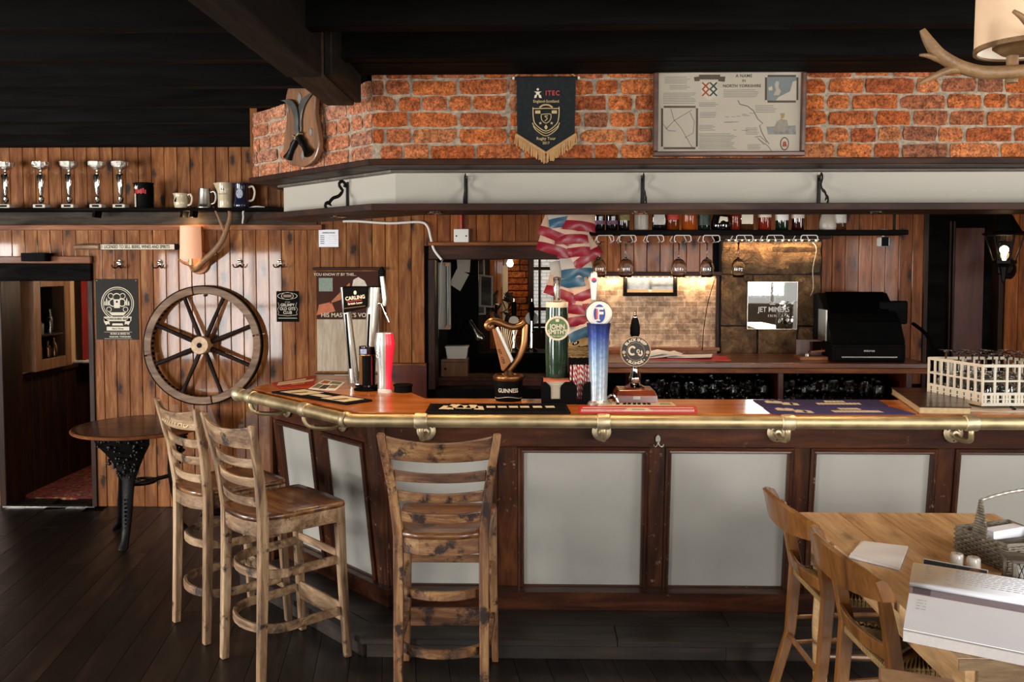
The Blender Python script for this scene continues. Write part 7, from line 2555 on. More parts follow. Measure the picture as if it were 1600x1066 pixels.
text('F', 0.085, MT['white'], t, (0.001, -0.0497, zb_ + 0.0), bold=0.035, sx=0.95)
for dx, wz in ((-0.012, 0.05),):
    mk('red_bar', BOX(dx - 0.0045, dx + 0.0045, -0.0513, -0.0507, zb_ - 0.026, zb_ + 0.026), plain('badge_red', 'c8504a', 0.4), t)
for z_, x0_, x1_ in ((0.031, -0.022, 0.026), (-0.031, -0.024, 0.004)):
    mk('letter_serif', BOX(x0_, x1_, -0.0507, -0.0495, zb_ + z_ - 0.003, zb_ + z_ + 0.003), MT['white'], t)
bm = B()
prism(bm, [(-0.012, fz(470, yk)), (0.012, fz(470, yk)), (0.02, fz(440, yk)), (0.016, fz(426, yk)), (0, fz(424, yk)), (-0.016, fz(426, yk)), (-0.02, fz(440, yk))], -0.012, 0.012, M.Translation((-0.025, -0.0, 0)) @ FRONT)
mk('tap_handle', bm, MT['silver'], t, bev=0.006, seg=3)
mk('handle_badge', PRISM(disc(-0.025, fz(438, yk), 0.013, 20), 0.012, 0.0145, FRONT), MT['red_print'], t)
mk('handle_badge', PRISM([(-0.038, fz(438, yk)), (-0.012, fz(438, yk)), (-0.016, fz(438, yk) - 0.009), (-0.025, fz(438, yk) - 0.013), (-0.034, fz(438, yk) - 0.009)], 0.0146, 0.0155, FRONT), plain('badge_blue2', '2c3a86', 0.4), t)

# ---- hand pump with a round clip
c6 = onbar(994, 630.5)
c6.y += 0.07
t = thing('hand_pump', 'chrome hand pump with a round BLACK SHEEP BLONDE clip on a red brown block', 'beer pump', (c6.x, c6.y, TOPZ))
yk = c6.y
zb0 = fz(606, yk)
bm = B()
w0, w1 = fw2(33, yk), fw2(27, yk)
loft(bm, [[V((x_ * w_, y_ * w_ * 0.85, z_)) for x_, y_ in ((-1, -1), (1, -1), (1, 1), (-1, 1))] for w_, z_ in ((w0, 0), (w0 * 0.96, zb0 * 0.6), (w1, zb0))])
mk('wooden_block', bm, MT['block'], t, bev=0.004, seg=2)
mk('maker_plate', BOX(-0.018, 0.018, -w0 * 0.85 - 0.002, -w0 * 0.8, zb0 * 0.35, zb0 * 0.6), MT['pewter'], t)
mk('pump_column', LATHE([(0, zb0), (0.052, zb0), (0.054, zb0 + 0.008), (0.03, zb0 + 0.02), (0.024, zb0 + 0.03), (0.032, zb0 + 0.045), (0.03, zb0 + 0.06), (0.022, zb0 + 0.075), (0.018, zb0 + 0.11), (0.022, zb0 + 0.125), (0.018, zb0 + 0.14), (0.016, fz(530, yk)), (0, fz(530, yk))], 24), MT['chrome'], t, True)
mk('pump_handle', LATHE([(0.014, fz(530, yk)), (0.025, fz(522, yk)), (0.026, fz(512, yk)), (0.018, fz(500, yk)), (0.012, fz(496, yk)), (0, fz(495, yk))], 20), MT['black'], t, True)
mk('ferrule', LATHE([(0.011, fz(497, yk)), (0.012, fz(494, yk)), (0.005, fz(491, yk)), (0.008, fz(489, yk)), (0.004, fz(487, yk)), (0, fz(486, yk))], 14), MT['chrome'], t, True)
zc_ = fz(548, yk)
rr_ = fw2(23.5, yk)
mm_ = rotm(R(90), 0, 0, (0, -0.036, zc_))
mk('clip_plate', LATHE([(0, -0.004), (rr_, -0.004), (rr_, 0.002), (0, 0.002)], 44, mm_), plain('clip_tan', 'b39a72', 0.5), t, True)
ring(t, 0, zc_, rr_ * 0.95, rr_ * 0.60, plain('clip_black', '14110f', 0.45), -0.0386, 44, name='clip_band')
mk('clip_face', PRISM(disc(0, zc_, rr_ * 0.58, 36), 0.0381, 0.0386, FRONT), plain('clip_dark', '241f1b', 0.45), t)
text('BLACK SHEEP', 0.020, WHT, t, (0, -0.0392, zc_), (R(90), 0, 0), 0.0004, bend=('arc', rr_ * 0.775), bold=0.04, sx=1.0)
text('BLONDE', 0.020, WHT, t, (0, -0.0392, zc_), (R(90), 0, 0), 0.0004, bend=('under', rr_ * 0.775), bold=0.04, sx=1.0)
bm = B()
tube(bm, [(0.0 - 0.018 + 0.017 * math.cos(a_), -0.039, zc_ + 0.004 + 0.02 * math.sin(a_)) for a_ in [R(40 + 18 * i) for i in range(16)]], 0.006, 6)
tube(bm, [(0.012 + 0.006 * math.cos(a_), -0.039, zc_ + 0.001 + 0.008 * math.sin(a_)) for a_ in [R(30 * i) for i in range(12)]], 0.003, 5, True)
tube(bm, smoothpts([(0.012, -0.039, zc_ - 0.012), (0.024, -0.039, zc_ - 0.02), (0.032, -0.039, zc_ - 0.01), (0.027, -0.039, zc_ + 0.004)], 4), 0.005, 6)
mk('clip_emblem', bm, WHT, t)
for s_ in (-1, 1):
    ring(t, s_ * rr_ * 0.78, zc_ - 0.004, 0.009, 0.0, plain('clip_tan2', 'b39a72', 0.5), -0.0391, 14, name='clip_disc')
for a_ in (200, 225, 315, 340):
    ring(t, rr_ * 0.78 * math.cos(R(a_)), zc_ + rr_ * 0.78 * math.sin(R(a_)), 0.0045, 0, plain('clip_tan2', 'b39a72', 0.5), -0.0391, 10, name='clip_disc')

# ---- napkin and straw caddy
a, b = onbar(846, 632), onbar(922, 632)
t = thing('napkin_caddy', 'black plastic napkin and straw caddy on the bar top', 'caddy', ((a.x + b.x) / 2, a.y + 0.075, TOPZ))
w = (b.x - a.x) / 2
hz_ = U(880, 597, Y=a.y).z - TOPZ


def slot(xa, xb, xi, zi):
    return [(xa, hz_), (xi - 0.014 if xa < xi else xi, hz_)]


wi = w
front = [(-wi, 0), (wi, 0), (wi, hz_)]
for cxs, top_w, bot_w in ((0.58 * w, 0.30 * w, 0.12 * w), (-0.42 * w, 0.40 * w, 0.19 * w)):
    front += [(cxs + top_w, hz_), (cxs + bot_w * 1.25, hz_ - 0.018), (cxs + bot_w, hz_ - 0.03), (cxs + bot_w, hz_ * 0.24), (cxs - bot_w, hz_ * 0.24), (cxs - bot_w, hz_ - 0.03), (cxs - bot_w * 1.25, hz_ - 0.018), (cxs - top_w, hz_)]
front += [(-wi, hz_)]
mk('front_wall', PRISM(front, 0, 0.004, M.Translation((0, -0.07, 0)) @ FRONT), MT['black'], t)
mk('back_wall', BOX(-w, w, 0.066, 0.07, 0, hz_), MT['black'], t)
for x_ in (-w, 0.24 * w, w - 0.004):
    mk('side_wall', BOX(x_, x_ + 0.004, -0.07, 0.066, 0, hz_ + (0.006 if x_ < 0 else 0)), MT['black'], t)
mk('floor_plate', BOX(-w, w, -0.07, 0.066, 0, 0.004), MT['black'], t)
o = thing('napkin_stack', 'stack of white paper napkins with a red printed top in the black caddy', 'napkins', (t.location.x - 0.4 * w, t.location.y, TOPZ + 0.0042))
bm = B()
for k in range(26):
    j = rnd.uniform(-0.0015, 0.0015)
    box(bm, -0.52 * w + j, 0.56 * w + j, -0.064 + j, 0.06, k * (hz_ - 0.006) / 26, (k + 0.8) * (hz_ - 0.006) / 26)
sk = mk('napkins', bm, plain('napkin_paper', 'c3b59d', 0.9), o)
sk['kind'] = 'stuff'
mk('printed_napkin', BOX(-0.52 * w, 0.56 * w, -0.066, 0.06, hz_ - 0.006, hz_ - 0.0005), plain('pink_print', 'c0705a', 0.8, vary=0.3, nscale=60), o)
stm = NT('striped_straw')
tc = stm.n('TexCoord')
sep = stm.n('SeparateXYZ')
stm.l(tc.outputs['Object'], sep.inputs[0])
at2 = stm.math('ARCTAN2', sep.outputs['Y'], sep.outputs['X'])
fr = stm.math('FRACT', stm.math('ADD', stm.math('MULTIPLY', sep.outputs['Z'], 34.0), stm.math('MULTIPLY', at2, 1 / (2 * PI))))
stm.l(stm.mix(stm.math('GREATER_THAN', fr, 0.5), srgb('d8d2c8'), srgb('b8262a')), stm.b.inputs['Base Color'])
sm = bpy.data.meshes.new('paper_straw')
bm = B()
cyl(bm, (0, 0, 0), (0, 0, 0.185), 0.0042, seg=8, cap=False)
bm.to_mesh(sm)
bm.free()
sm.materials.append(stm.m)
sm.shade_smooth()
for k in range(20):
    o = bpy.data.objects.new('paper_straw', sm)
    COL.objects.link(o)
    right = k >= 12
    i = k - 12 if right else k
    nn = 4 if right else 6
    bx_ = t.location.x + (0.80 * w if right else 0.44 * w) + ((i % nn) - (nn - 1) / 2) * 0.0115
    o.location = (bx_, t.location.y - 0.02 + (i // nn) * 0.012, TOPZ + 0.0045 + rnd.random() * 0.008)
    o.rotation_euler = (rnd.uniform(-0.03, 0.02), (0.03 if right else -0.04) + ((i % nn) - (nn - 1) / 2) * 0.012, rnd.random() * 6)
    tag(o, 'striped paper straw, %s from the left in the %s row of the %s bundle' % (ORD[i % nn], 'front' if i < nn else 'back', 'right' if right else 'left'), 'straw', 'striped straws in the %s bundle' % ('right' if right else 'left'))

# ---- nut basket behind the straws
p = U(906, 561, Y=5.0)
t = thing('nut_basket', 'small wicker basket holding gold nut packets behind the striped straws', 'basket', (p.x, 5.0 + 0.1, p.z))
mk('stand', BOX(-0.06, 0.06, -0.05, 0.05, TOPZ - 0.35 - p.z, -0.001), MT['black_matt'], t)
WK = wood('wicker', '4a3822', '84683f', 'a08454', 'X', 3.0, 0.7, 0.0, vary=0.1)
for k in range(6):
    r_ = 0.055 + 0.003 * k
    bm = B()
    tube(bm, [(r_ * 1.2 * math.cos(a_), r_ * 0.8 * math.sin(a_), 0.006 + k * 0.011 + 0.002 * math.sin(12 * a_ + k * PI)) for a_ in [2 * PI * i / 36 for i in range(36)]], 0.0062, 6, True)
    mk('wicker_row', bm, WK, t, True)
for k, (x_, y_, z_, rz) in enumerate(((-0.02, -0.02, 0.085, 24), (0.025, 0.0, 0.10, -10), (0.045, -0.025, 0.095, 12))):
    bm = BOX(-0.045, 0.045, -0.004, 0.012, -0.022, 0.022)
    bmesh.ops.subdivide_edges(bm, edges=bm.edges[:], cuts=2, use_grid_fill=True)
    for v in bm.verts:
        v.co.y *= 1 + 0.8 * (1 - (v.co.x / 0.045) ** 2)
    o = mk('nut_packet', bm, plain('gold_packet', 'b08a52', 0.35, 0.3, vary=0.3, nscale=30), smooth=True, loc=(t.location.x + x_, t.location.y + y_, t.location.z + z_), rot=(R(-12), R(-rz), 0))
    tag(o, ['gold nut packet lettered KP at the front of the wicker basket', 'gold nut packet standing highest in the wicker basket', 'gold nut packet at the right of the wicker basket'][k], 'packet')
    if k == 0:
        mk('packet_mark', PRISM(disc(0, 0, 0.022, 20, 0.012), 0.0075, 0.0085, FRONT), MT['rubber'], o)
        text('KP', 0.017, WHT, o, (0, -0.0092, 0), bold=0.03)

# ---- strip of crisp packets
PKT = []
for nm, colr in (('red', '7c1020'), ('blue', '254c62')):
    foil = plain('foil_pink_white', 'b89a84', 0.42, 0.0, vary=0.1, nscale=20)
    foilb = plain(nm + '_foil', colr, 0.35, 0.0, vary=0.15, nscale=14)
    PKT.append((foil if nm == 'red' else plain('foil_grey_white', 'a99e92', 0.42, 0.0, vary=0.12, nscale=20), foilb))


def crisp(px, py, rot, kind, k, label, sx_=1.0):
    y = 4.90 + 0.006 * k
    p = U(px, py, Y=y)
    t = thing('crisp_packet', label, 'packet', (p.x, y, p.z), 0, None, rot=(R(rnd.uniform(-26, -12)), R(rot), R(rnd.uniform(-14, 14))))
    hw, hh = 0.098 * sx_, 0.085
    for part in range(2):
        bm = B()
        N, Mv = 8, 10
        g = {}
        for side in (-1, 1):
            for i in range(N + 1):
                for j in range(Mv + 1):
                    u, v = -1 + 2 * i / N, -1 + 2 * j / Mv
                    th = 0.024 * max(0, (1 - u ** 4)) * max(0, (1 - v ** 2)) ** 0.6 + 0.0012
                    wv = 0.004 * math.sin(u * 7 + k) * (abs(v) > 0.6) + 0.003 * math.sin(v * 6 + k * 2) * math.cos(u * 5)
                    g[side, i, j] = (u * hw * (1 - 0.05 * (1 - v * v)), side * th + wv, v * hh)
        lo, hi = (0, 3) if part == 1 else (3, Mv)
        vv = {}
        for key, co in g.items():
            if lo <= key[2] <= hi:
                vv[key] = bm.verts.new(co)
        for side in (-1, 1):
            for i in range(N):
                for j in range(lo, hi):
                    bm.faces.new((vv[side, i, j], vv[side, i + 1, j], vv[side, i + 1, j + 1], vv[side, i, j + 1]))
        mk('packet_bottom_band' if part else 'packet_body', bm, PKT[kind][part], t, True)


crs = [(880, 338, -8, 1, 'topmost blue banded crisp packet of the hanging strip'), (905, 345, 6, 0, 'red banded crisp packet at the top right of the hanging strip'),
       (872, 360, 22, 0, 'red banded crisp packet hanging left, second row of the strip'), (892, 366, -2, 0, 'red banded crisp packet in the middle of the second row of the strip'),
       (868, 382, 16, 0, 'red banded crisp packet hanging left, third row of the strip'), (896, 386, -6, 0, 'red banded crisp packet with the widest red band, third row of the strip'),
       (908, 398, -34, 0, 'steeply tilted red banded crisp packet of the strip'), (900, 418, -4, 1, 'blue banded crisp packet just below the tilted red one'),
       (886, 434, -8, 1, 'second blue banded crisp packet below the tilted red one'), (880, 452, 20, 0, 'red banded crisp packet beside the clear tap handle'),
       (898, 458, -24, 0, 'tilted red banded crisp packet right of the clear tap handle'), (890, 474, 4, 0, 'level red banded crisp packet left of the oval badge'),
       (904, 474, -6, 0, 'red banded crisp packet touching the oval badge'), (896, 494, -8, 0, 'lowest red banded crisp packet of the strip'), (908, 512, -22, 1, 'lowest blue banded crisp packet of the strip')]
for k, (px, py, rt, kd, lab) in enumerate(crs):
    crisp(px, py - 6, rt, kd, k, lab)
q = mk('clip_strip', BOX(-0.012, 0.012, 0.0, 0.003, -0.75, 0.0), MT['white'], loc=(U(893, 330, Y=4.985).x, 4.985, 2.12))
tag(q, 'narrow white hanging strip behind the crisp packets', 'strip')

# ---- box file book, cloth and glass basket at the right end of the bar
q4 = [onbar(*p) for p in ((1436, 647.5), (1518, 649), (1494, 617), (1392, 616))]
c = sum(q4, V()) / 4
t = thing('ledger_book', 'thick brown covered ledger with pale page edges on the right of the bar top', 'book', (c.x, c.y, TOPZ))
pl_ = [(p.x - c.x, p.y - c.y) for p in q4]
mk('pages', PRISM([(x_ * 0.97, y_ * 0.97) for x_, y_ in pl_], 0.004, 0.032), plain('page_block', 'b59a70', 0.8, vary=0.15, nscale=60), t)
mk('cover', PRISM(pl_, 0.032, 0.037), wood('leather_cover', '1a0c06', '351c0d', '4f2e16', 'X', 1.0, 0.35, 0.4, vary=0.0), t, bev=0.002)
mk('cover', PRISM(pl_, 0.0, 0.004), MT['plaque'], t)
TW = plain('tea_towel', 'b3a692', 0.95, vary=0.08, nscale=14, bump=0.25)
t = thing('tea_towel', 'crumpled pale tea towel under the white glass basket', 'towel', (onbar(1560, 640).x, onbar(1560, 640).y + 0.06, TOPZ))
bm = B()
N = 18
vs = [[None] * (N + 1) for _ in range(N + 1)]
for i in range(N + 1):
    for j in range(N + 1):
        u, v = i / N, j / N
        x_, y_ = -0.24 + 0.62 * u + 0.02 * math.sin(v * 9), -0.14 + 0.34 * v + 0.015 * math.sin(u * 11)
        edge = min(u, 1 - u, v, 1 - v)
        vs[i][j] = bm.verts.new((x_, y_, 0.003 + 0.010 * min(1, edge * 8) * (0.6 + 0.4 * math.sin(u * 17 + v * 5)) * (1 if edge < 0.2 else 0.3)))
for i in range(N):
    for j in range(N):
        bm.faces.new((vs[i][j], vs[i + 1][j], vs[i + 1][j + 1], vs[i][j + 1]))
o = mk('towel', bm, TW, t, True)
sd_ = o.modifiers.new('thick', 'SOLIDIFY')
sd_.thickness = 0.003
text('S', 0.05, MT['rubber'], t, (0.04, -0.115, 0.0155), (R(20), 0, 0), bold=0.02)
# basket: near-left corner, built square to its own axes
bk0 = U(1536, 636, Z=TOPZ + 0.014)
t = thing('glass_basket', 'off white plastic dishwasher basket of upturned wine glasses on the bar top', 'basket', (bk0.x, bk0.y + 0.01, TOPZ + 0.0165), 0)
PB = MT['offwhite']
BH = 0.205
e1 = V((0.42, 0.015, 0))                       # along the front
e2 = V((-0.10, 0.35, 0))                       # along the left side


def bside(o_, d_, n_cols, name):
    """one pierced wall: three tiers of openings between uprights and rails"""
    L_ = d_.length
    dx, dy = d_.x / L_, d_.y / L_
    m_ = M(((dx, -dy, 0, o_.x), (dy, dx, 0, o_.y), (0, 0, 1, 0), (0, 0, 0, 1)))
    bm = B()
    rows = [(0.0, 0.016), (0.030, 0.036), (0.052, 0.066), (0.118, 0.128), (0.190, 0.205)]
    for z0_, z1_ in rows:
        box(bm, 0, L_, -0.004, 0.004, z0_, z1_, m_)
    mk(name + '_rail', bm, PB, t, bev=0.0015)
    bm = B()
    for k in range(n_cols + 1):
        x_ = L_ * k / n_cols
        box(bm, x_ - 0.0055, x_ + 0.0055, -0.0035, 0.0035, 0.0, BH - 0.002, m_)
    for k in range(2 * n_cols):
        x_ = L_ * (k + 0.5) / (2 * n_cols)
        box(bm, x_ - 0.006, x_ + 0.006, -0.0032, 0.0032, 0.014, 0.055, m_)
    mk(name + '_bar', bm, PB, t)


bside(V((0, 0, 0)), e1, 7, 'front')
bside(e2, -e2, 8, 'side')
bside(e2 + e1, -e1, 7, 'back')
bside(e1, e2, 8, 'side')
mk('basket_floor', PRISM([(0, 0), (e1.x, e1.y), (e1.x + e2.x, e1.y + e2.y), (e2.x, e2.y)], 0.0, 0.006), PB, t)
gb = bpy.data.meshes.new('wine_glass')
bm = LATHE([(r_, z_ * 1.13) for r_, z_ in WG2], 18)
bmesh.ops.recalc_face_normals(bm, faces=bm.faces[:])
bm.to_mesh(gb)
bm.free()
gb.materials.append(MT['glass'])
gb.shade_smooth()
for i in range(4):
    for j in range(4):
        v = e1 * (0.125 + 0.25 * i) + e2 * (0.13 + 0.245 * j)
        o = bpy.data.objects.new('wine_glass', gb)
        COL.objects.link(o)
        o.location = (t.location.x + v.x, t.location.y + v.y, t.location.z + 0.0065 + 0.2396)
        o.rotation_euler = (PI, 0, 0)
        tag(o, 'upturned wine glass, %s from the left in the %s row of the white basket' % (ORD[i], ('front', 'second', 'third', 'back')[j]), 'glass', 'upturned wine glasses in the basket')
# ================================================================ ON THE PINE TABLE
def ontab(px, py, z=TZ):
    return U(px, py, Z=z)


def sheetstack(name, label, cat, quad, th, mat, z=TZ, lift=0.0):
    q = [ontab(*p, z=z + lift) for p in quad]
    c = sum(q, V()) / 4
    t = thing(name, label, cat, (c.x, c.y, z + 0.0004))
    for v in q:
        v.z = z
    mk('stack', PRISM([(p.x - c.x, p.y - c.y) for p in q], 0, th), mat, t, bev=0.001)

    def at(u, v):
        p = q[0].lerp(q[1], u).lerp(q[3].lerp(q[2], u), v)
        return (p.x - c.x, p.y - c.y)
    return t, at


t, at = sheetstack('letter', 'white folded letter lying alone on the pine table', 'paper', [(1326, 872), (1405, 892), (1419, 857), (1345, 848)], 0.006, MT['paper'])
mk('top_sheet', PRISM([at(0.0, 0.12), at(1.0, 0.02), at(1.0, 1.0), at(0.06, 1.0)], 0.0062, 0.0078), MT['paper'], t)
t, at = sheetstack('printout_stack', 'thick stack of white printed sheets with a mauve strip on the pine table', 'paper', [(1411, 985), (1640, 1031), (1640, 913), (1428, 880)], 0.030, plain('page_edges', 'b9b2ae', 0.85, vary=0.06, nscale=80), lift=0.032)
mk('lower_sheet', PRISM([at(0, 0.02), at(1, 0.02), at(1, 0.62), at(0.0, 0.62)], 0.0302, 0.032), MT['paper'], t)
mk('mauve_strip', PRISM([at(0.0, 0.50), at(1, 0.50), at(1, 0.62), at(0.0, 0.62)], 0.0321, 0.0328), plain('mauve_print', '8d8088', 0.8, vary=0.15, nscale=60), t)
mk('strip_block', PRISM([at(0.03, 0.51), at(0.16, 0.51), at(0.16, 0.61), at(0.03, 0.61)], 0.0329, 0.0334), plain('mauve_print_dark', '5a4e58', 0.8), t)
bm = B()
N = 10
A_, B_ = [], []
for i in range(N + 1):
    v = 0.60 + 0.40 * i / N
    z_ = 0.034 + 0.016 * math.sin(PI * min(1, (i / N) * 1.0)) * 0.5 + 0.010 * (1 - i / N)
    for u, L_ in ((-0.005, A_), (1.0, B_)):
        p = at(u, v)
        L_.append(bm.verts.new((p[0], p[1], z_)))
for i in range(N):
    bm.faces.new((A_[i], B_[i], B_[i + 1], A_[i + 1]))
o = mk('upper_sheets', bm, MT['paper'], t, True)
sd_ = o.modifiers.new('thick', 'SOLIDIFY')
sd_.thickness, sd_.offset = 0.012, -1
GI = plain('print_grey', 'aeb0b2', 0.8)
bm = B()
for (u0, u1, v0, v1, n, zf) in ((0.33, 0.95, 0.70, 0.94, 9, 1), (0.10, 0.15, 0.70, 0.95, 7, 1), (0.07, 0.14, 0.30, 0.42, 4, 0), (0.25, 0.3, 0.66, 0.9, 5, 1)):
    for k in range(n):
        v = v0 + (v1 - v0) * k / max(1, n - 1)
        i = (v - 0.6) / 0.4
        z_ = (0.0342 + 0.016 * math.sin(PI * min(1, i)) * 0.5 + 0.010 * (1 - i)) if zf else 0.0322
        a_ = u0
        while a_ < u1:
            l_ = rnd.uniform(0.012, 0.05)
            q = [at(a_, v), at(min(a_ + l_, u1), v), at(min(a_ + l_, u1), v + 0.007), at(a_, v + 0.007)]
            bm.faces.new([bm.verts.new((x_, y_, z_ + 0.0007)) for x_, y_ in q])
            a_ += l_ + rnd.uniform(0.006, 0.02)
o = mk('printed_text', bm, GI, t)
o['kind'] = 'stuff'
# black card menu stood behind it
q0, q1 = ontab(1442, 893), ontab(1541, 912)
d = q1 - q0
t = thing('menu_card', 'black menu card with a tan roundel standing behind the printed sheets', 'menu', tuple((q0 + q1) / 2), math.atan2(d.y, d.x))
L = d.length / 2
mk('card', BOX(-L, L, -0.002, 0.002, 0, 0.042), plain('slate_card', '2a2a2c', 0.5), t, rot=(R(-30), 0, 0))
mk('card_edge', BOX(-L - 0.002, L + 0.002, 0.0, 0.004, 0, 0.045), MT['offwhite'], t, rot=(R(-30), 0, 0))
mk('roundel', PRISM(disc(L * 0.62, 0.02, 0.022, 20), 0, 0.001, M.Rotation(R(-30), 4, 'X') @ M.Translation((0, -0.002, 0)) @ FRONT), MT['plaque'], t)
for k in range(3):
    mk('printed_line', BOX(-L * 0.4, L * (0.1 + 0.1 * k), -0.0028, -0.002, 0.034 - k * 0.008, 0.036 - k * 0.008), MT['steel'], t, rot=(R(-30), 0, 0))
# two white candles / shakers
for px, py, lab in ((1496, 884, 'white ceramic shaker on the pine table, the left of two'), (1522, 890, 'white ceramic shaker on the pine table, the one touching the wicker caddy')):
    p = ontab(px, py)
    t = thing('shaker', lab, 'shaker', (p.x, p.y + 0.005, TZ), 0, 'white shakers on the pine table')
    mk('body', LATHE([(0, 0), (0.022, 0), (0.0235, 0.004), (0.0225, 0.036), (0.019, 0.042), (0, 0.043)], 22), plain('white_ceramic', 'cfc9bf', 0.25, coat=0.4), t, True)
    mk('holes', LATHE([(0, 0.0435), (0.003, 0.0433)], 8, close=False), MT['rubber'], t)
# wicker caddy
p = V((1.722, 3.08, TZ))
t = thing('wicker_caddy', 'grey wicker cutlery caddy with a looped handle on the pine table', 'caddy', (p.x, p.y, TZ), R(16))
WG_ = wood('grey_wicker', '3d362d', '6f6658', '93897a', 'X', 3.0, 0.7, 0.0, vary=0.12)
hw, hd, hh = 0.118, 0.118, 0.095


def wrow(bm, z, ph):
    pts = []
    for (x0_, y0_), (x1_, y1_) in zip([(-hw, -hd), (hw, -hd), (hw, hd), (-hw, hd)], [(hw, -hd), (hw, hd), (-hw, hd), (-hw, -hd)]):
        n_ = 10 if abs(x1_ - x0_) > 0.01 else 14
        nx, ny = (y1_ - y0_), -(x1_ - x0_)
        l_ = math.hypot(nx, ny)
        for k in range(n_):
            f = k / n_
            s_ = 0.004 * (1 if (k + ph) % 2 else -1)
            pts.append((x0_ + (x1_ - x0_) * f + nx / l_ * s_, y0_ + (y1_ - y0_) * f + ny / l_ * s_, z))
    tube(bm, pts, (0.0022, 0.0050) if False else 0.0047, 5, True)


for k in range(11):
    bm = B()
    wrow(bm, 0.006 + k * 0.0086, k)
    mk('wicker_row', bm, WG_, t, True)
bm = B()
tube(bm, [(-hw, -hd, hh), (hw, -hd, hh), (hw, hd, hh), (-hw, hd, hh)], 0.007, 8, True)
mk('rim', bm, WG_, t, True)
mk('base', BOX(-hw + 0.005, hw - 0.005, -hd + 0.005, hd - 0.005, 0.0, 0.006), WG_, t)
for y_ in (-0.03, 0.05):
    mk('divider', BOX(-hw + 0.006, hw - 0.006, y_ - 0.004, y_ + 0.004, 0.006, 0.085), WG_, t)
for s_ in (-1, 1):
    bm = B()
    for k in range(13):
        f = k / 12
        ww_ = 0.028 * (1 - f) + 0.008
        box(bm, s_ * (hw + 0.002) - 0.004, s_ * (hw + 0.002) + 0.004, -ww_, ww_, hh + k * 0.0100, hh + k * 0.0100 + 0.0088)
    mk('handle_post', bm, WG_, t, bev=0.0015)
SW = plain('silver_wicker', '9a958c', 0.4, 0.4, vary=0.3, nscale=60)
tube_pts = [(-hw - 0.002, 0, hh + 0.128), (-hw * 0.5, 0, hh + 0.140), (0, 0, hh + 0.148), (hw * 0.5, 0, hh + 0.152), (hw * 0.9, 0, hh + 0.15), (hw + 0.004, 0, hh + 0.128)]
bm = B()
tp = smoothpts(tube_pts, 6)
tube(bm, tp, [0.006 + 0.0016 * math.sin(i * 2.1) for i in range(len(tp))], 8)
mk('handle_bar', bm, SW, t, True)
loc0 = t.location.copy()
rm = M.Translation(loc0) @ M.Rotation(R(16), 4, 'Z')


def incaddy(nm, bm, mat, label, cat, group=None):
    for v in bm.verts:
        v.co = rm @ v.co
    c = V((sum(v.co.x for v in bm.verts) / len(bm.verts), sum(v.co.y for v in bm.verts) / len(bm.verts), min(v.co.z for v in bm.verts)))
    for v in bm.verts:
        v.co -= c
    o = mk(nm, bm, mat, smooth=False, loc=tuple(c))
    tag(o, label, cat, group)
    return o


bm = B()
box(bm, -0.085, 0.075, -0.01, 0.035, 0.0105, 0.112, M.Rotation(R(8), 4, 'Z'))
incaddy('napkin_pile', bm, MT['paper'], 'pile of white napkins standing in the wicker caddy', 'napkins')
for k, (x_, y_, mt_) in enumerate(((0.05, -0.06, 'table'), (0.075, -0.075, 'steel'), (0.09, -0.055, 'steel'), (0.03, -0.085, 'steel'))):
    bm = TUBE(smoothpts([(x_ - 0.06, y_ + 0.01, 0.0125), (x_, y_, 0.07), (x_ + 0.045, y_ - 0.01, 0.125)], 4), [(0.003, 0.006)] * 5 + [(0.003, 0.009)] * 4, 6)
    incaddy('cutlery', bm, MT[mt_], ['wooden handled knife in the wicker caddy', 'steel knife leaning in the wicker caddy beside the wooden one', 'steel fork leaning at the right of the wicker caddy', 'steel spoon leaning at the front of the wicker caddy'][k], 'cutlery')
# small wire lantern at the right edge
t = thing('table_lantern', 'small grey lantern with crossed wire sides beside the wicker caddy', 'lantern', (1.648, 2.856, TZ), R(-8))
for s_ in (-1, 1):
    for s2 in (-1, 1):
        mk('corner_post', BOX(s_ * 0.04 - 0.005, s_ * 0.04 + 0.005, s2 * 0.04 - 0.005, s2 * 0.04 + 0.005, 0.0, 0.075), MT['grey_wood'], t)
mk('lid', BOX(-0.05, 0.05, -0.05, 0.05, 0.075, 0.083), MT['grey_wood'], t, bev=0.003)
mk('base', BOX(-0.047, 0.047, -0.047, 0.047, 0.0, 0.006), MT['grey_wood'], t)
bm = B()
for k in range(5):
    for s_ in (-1, 1):
        x_ = -0.034 + k * 0.017
        tube(bm, [(x_, -0.04, 0.006), (x_ + s_ * 0.026, -0.04, 0.074)], 0.0014, 5)
for v in bm.verts:
    v.co.x = max(-0.036, min(0.036, v.co.x))
mk('wire_mesh', bm, MT['iron'], t)
mk('candle', LATHE([(0, 0.006), (0.025, 0.006), (0.025, 0.045), (0, 0.045)], 18), MT['white'], t, True)

# tall stool with a square seat, just inside the bottom edge of the frame
p0, p1 = U(1373, 1042, Z=0.735), U(1492, 1061, Z=0.735)
d = (p1 - p0)
sw = d.length
e = V((d.y, -d.x, 0)).normalized() * 0.32
c = (p0 + p1 + e) / 2 + e / 2 - e / 2
t = thing('square_stool', 'tall stool with a flat square brown seat at the near end of the pine table', 'stool', (c.x, c.y, 0), math.atan2(d.y, d.x))
mk('seat', BOX(-sw / 2, sw / 2, -0.16, 0.16, 0.705, 0.735), MT['plaque'], t, bev=0.004)
for s_ in (-1, 1):
    for s2 in (-1, 1):
        mk('leg', TUBE([(s_ * (sw / 2 - 0.015), s2 * 0.14, 0), (s_ * (sw / 2 - 0.025), s2 * 0.13, 0.705)], 0.014, 10), MT['plaque'], t, True)
    mk('stretcher', TUBE([(s_ * (sw / 2 - 0.018), -0.136, 0.25), (s_ * (sw / 2 - 0.018), 0.136, 0.25)], 0.009, 8), MT['plaque'], t, True)

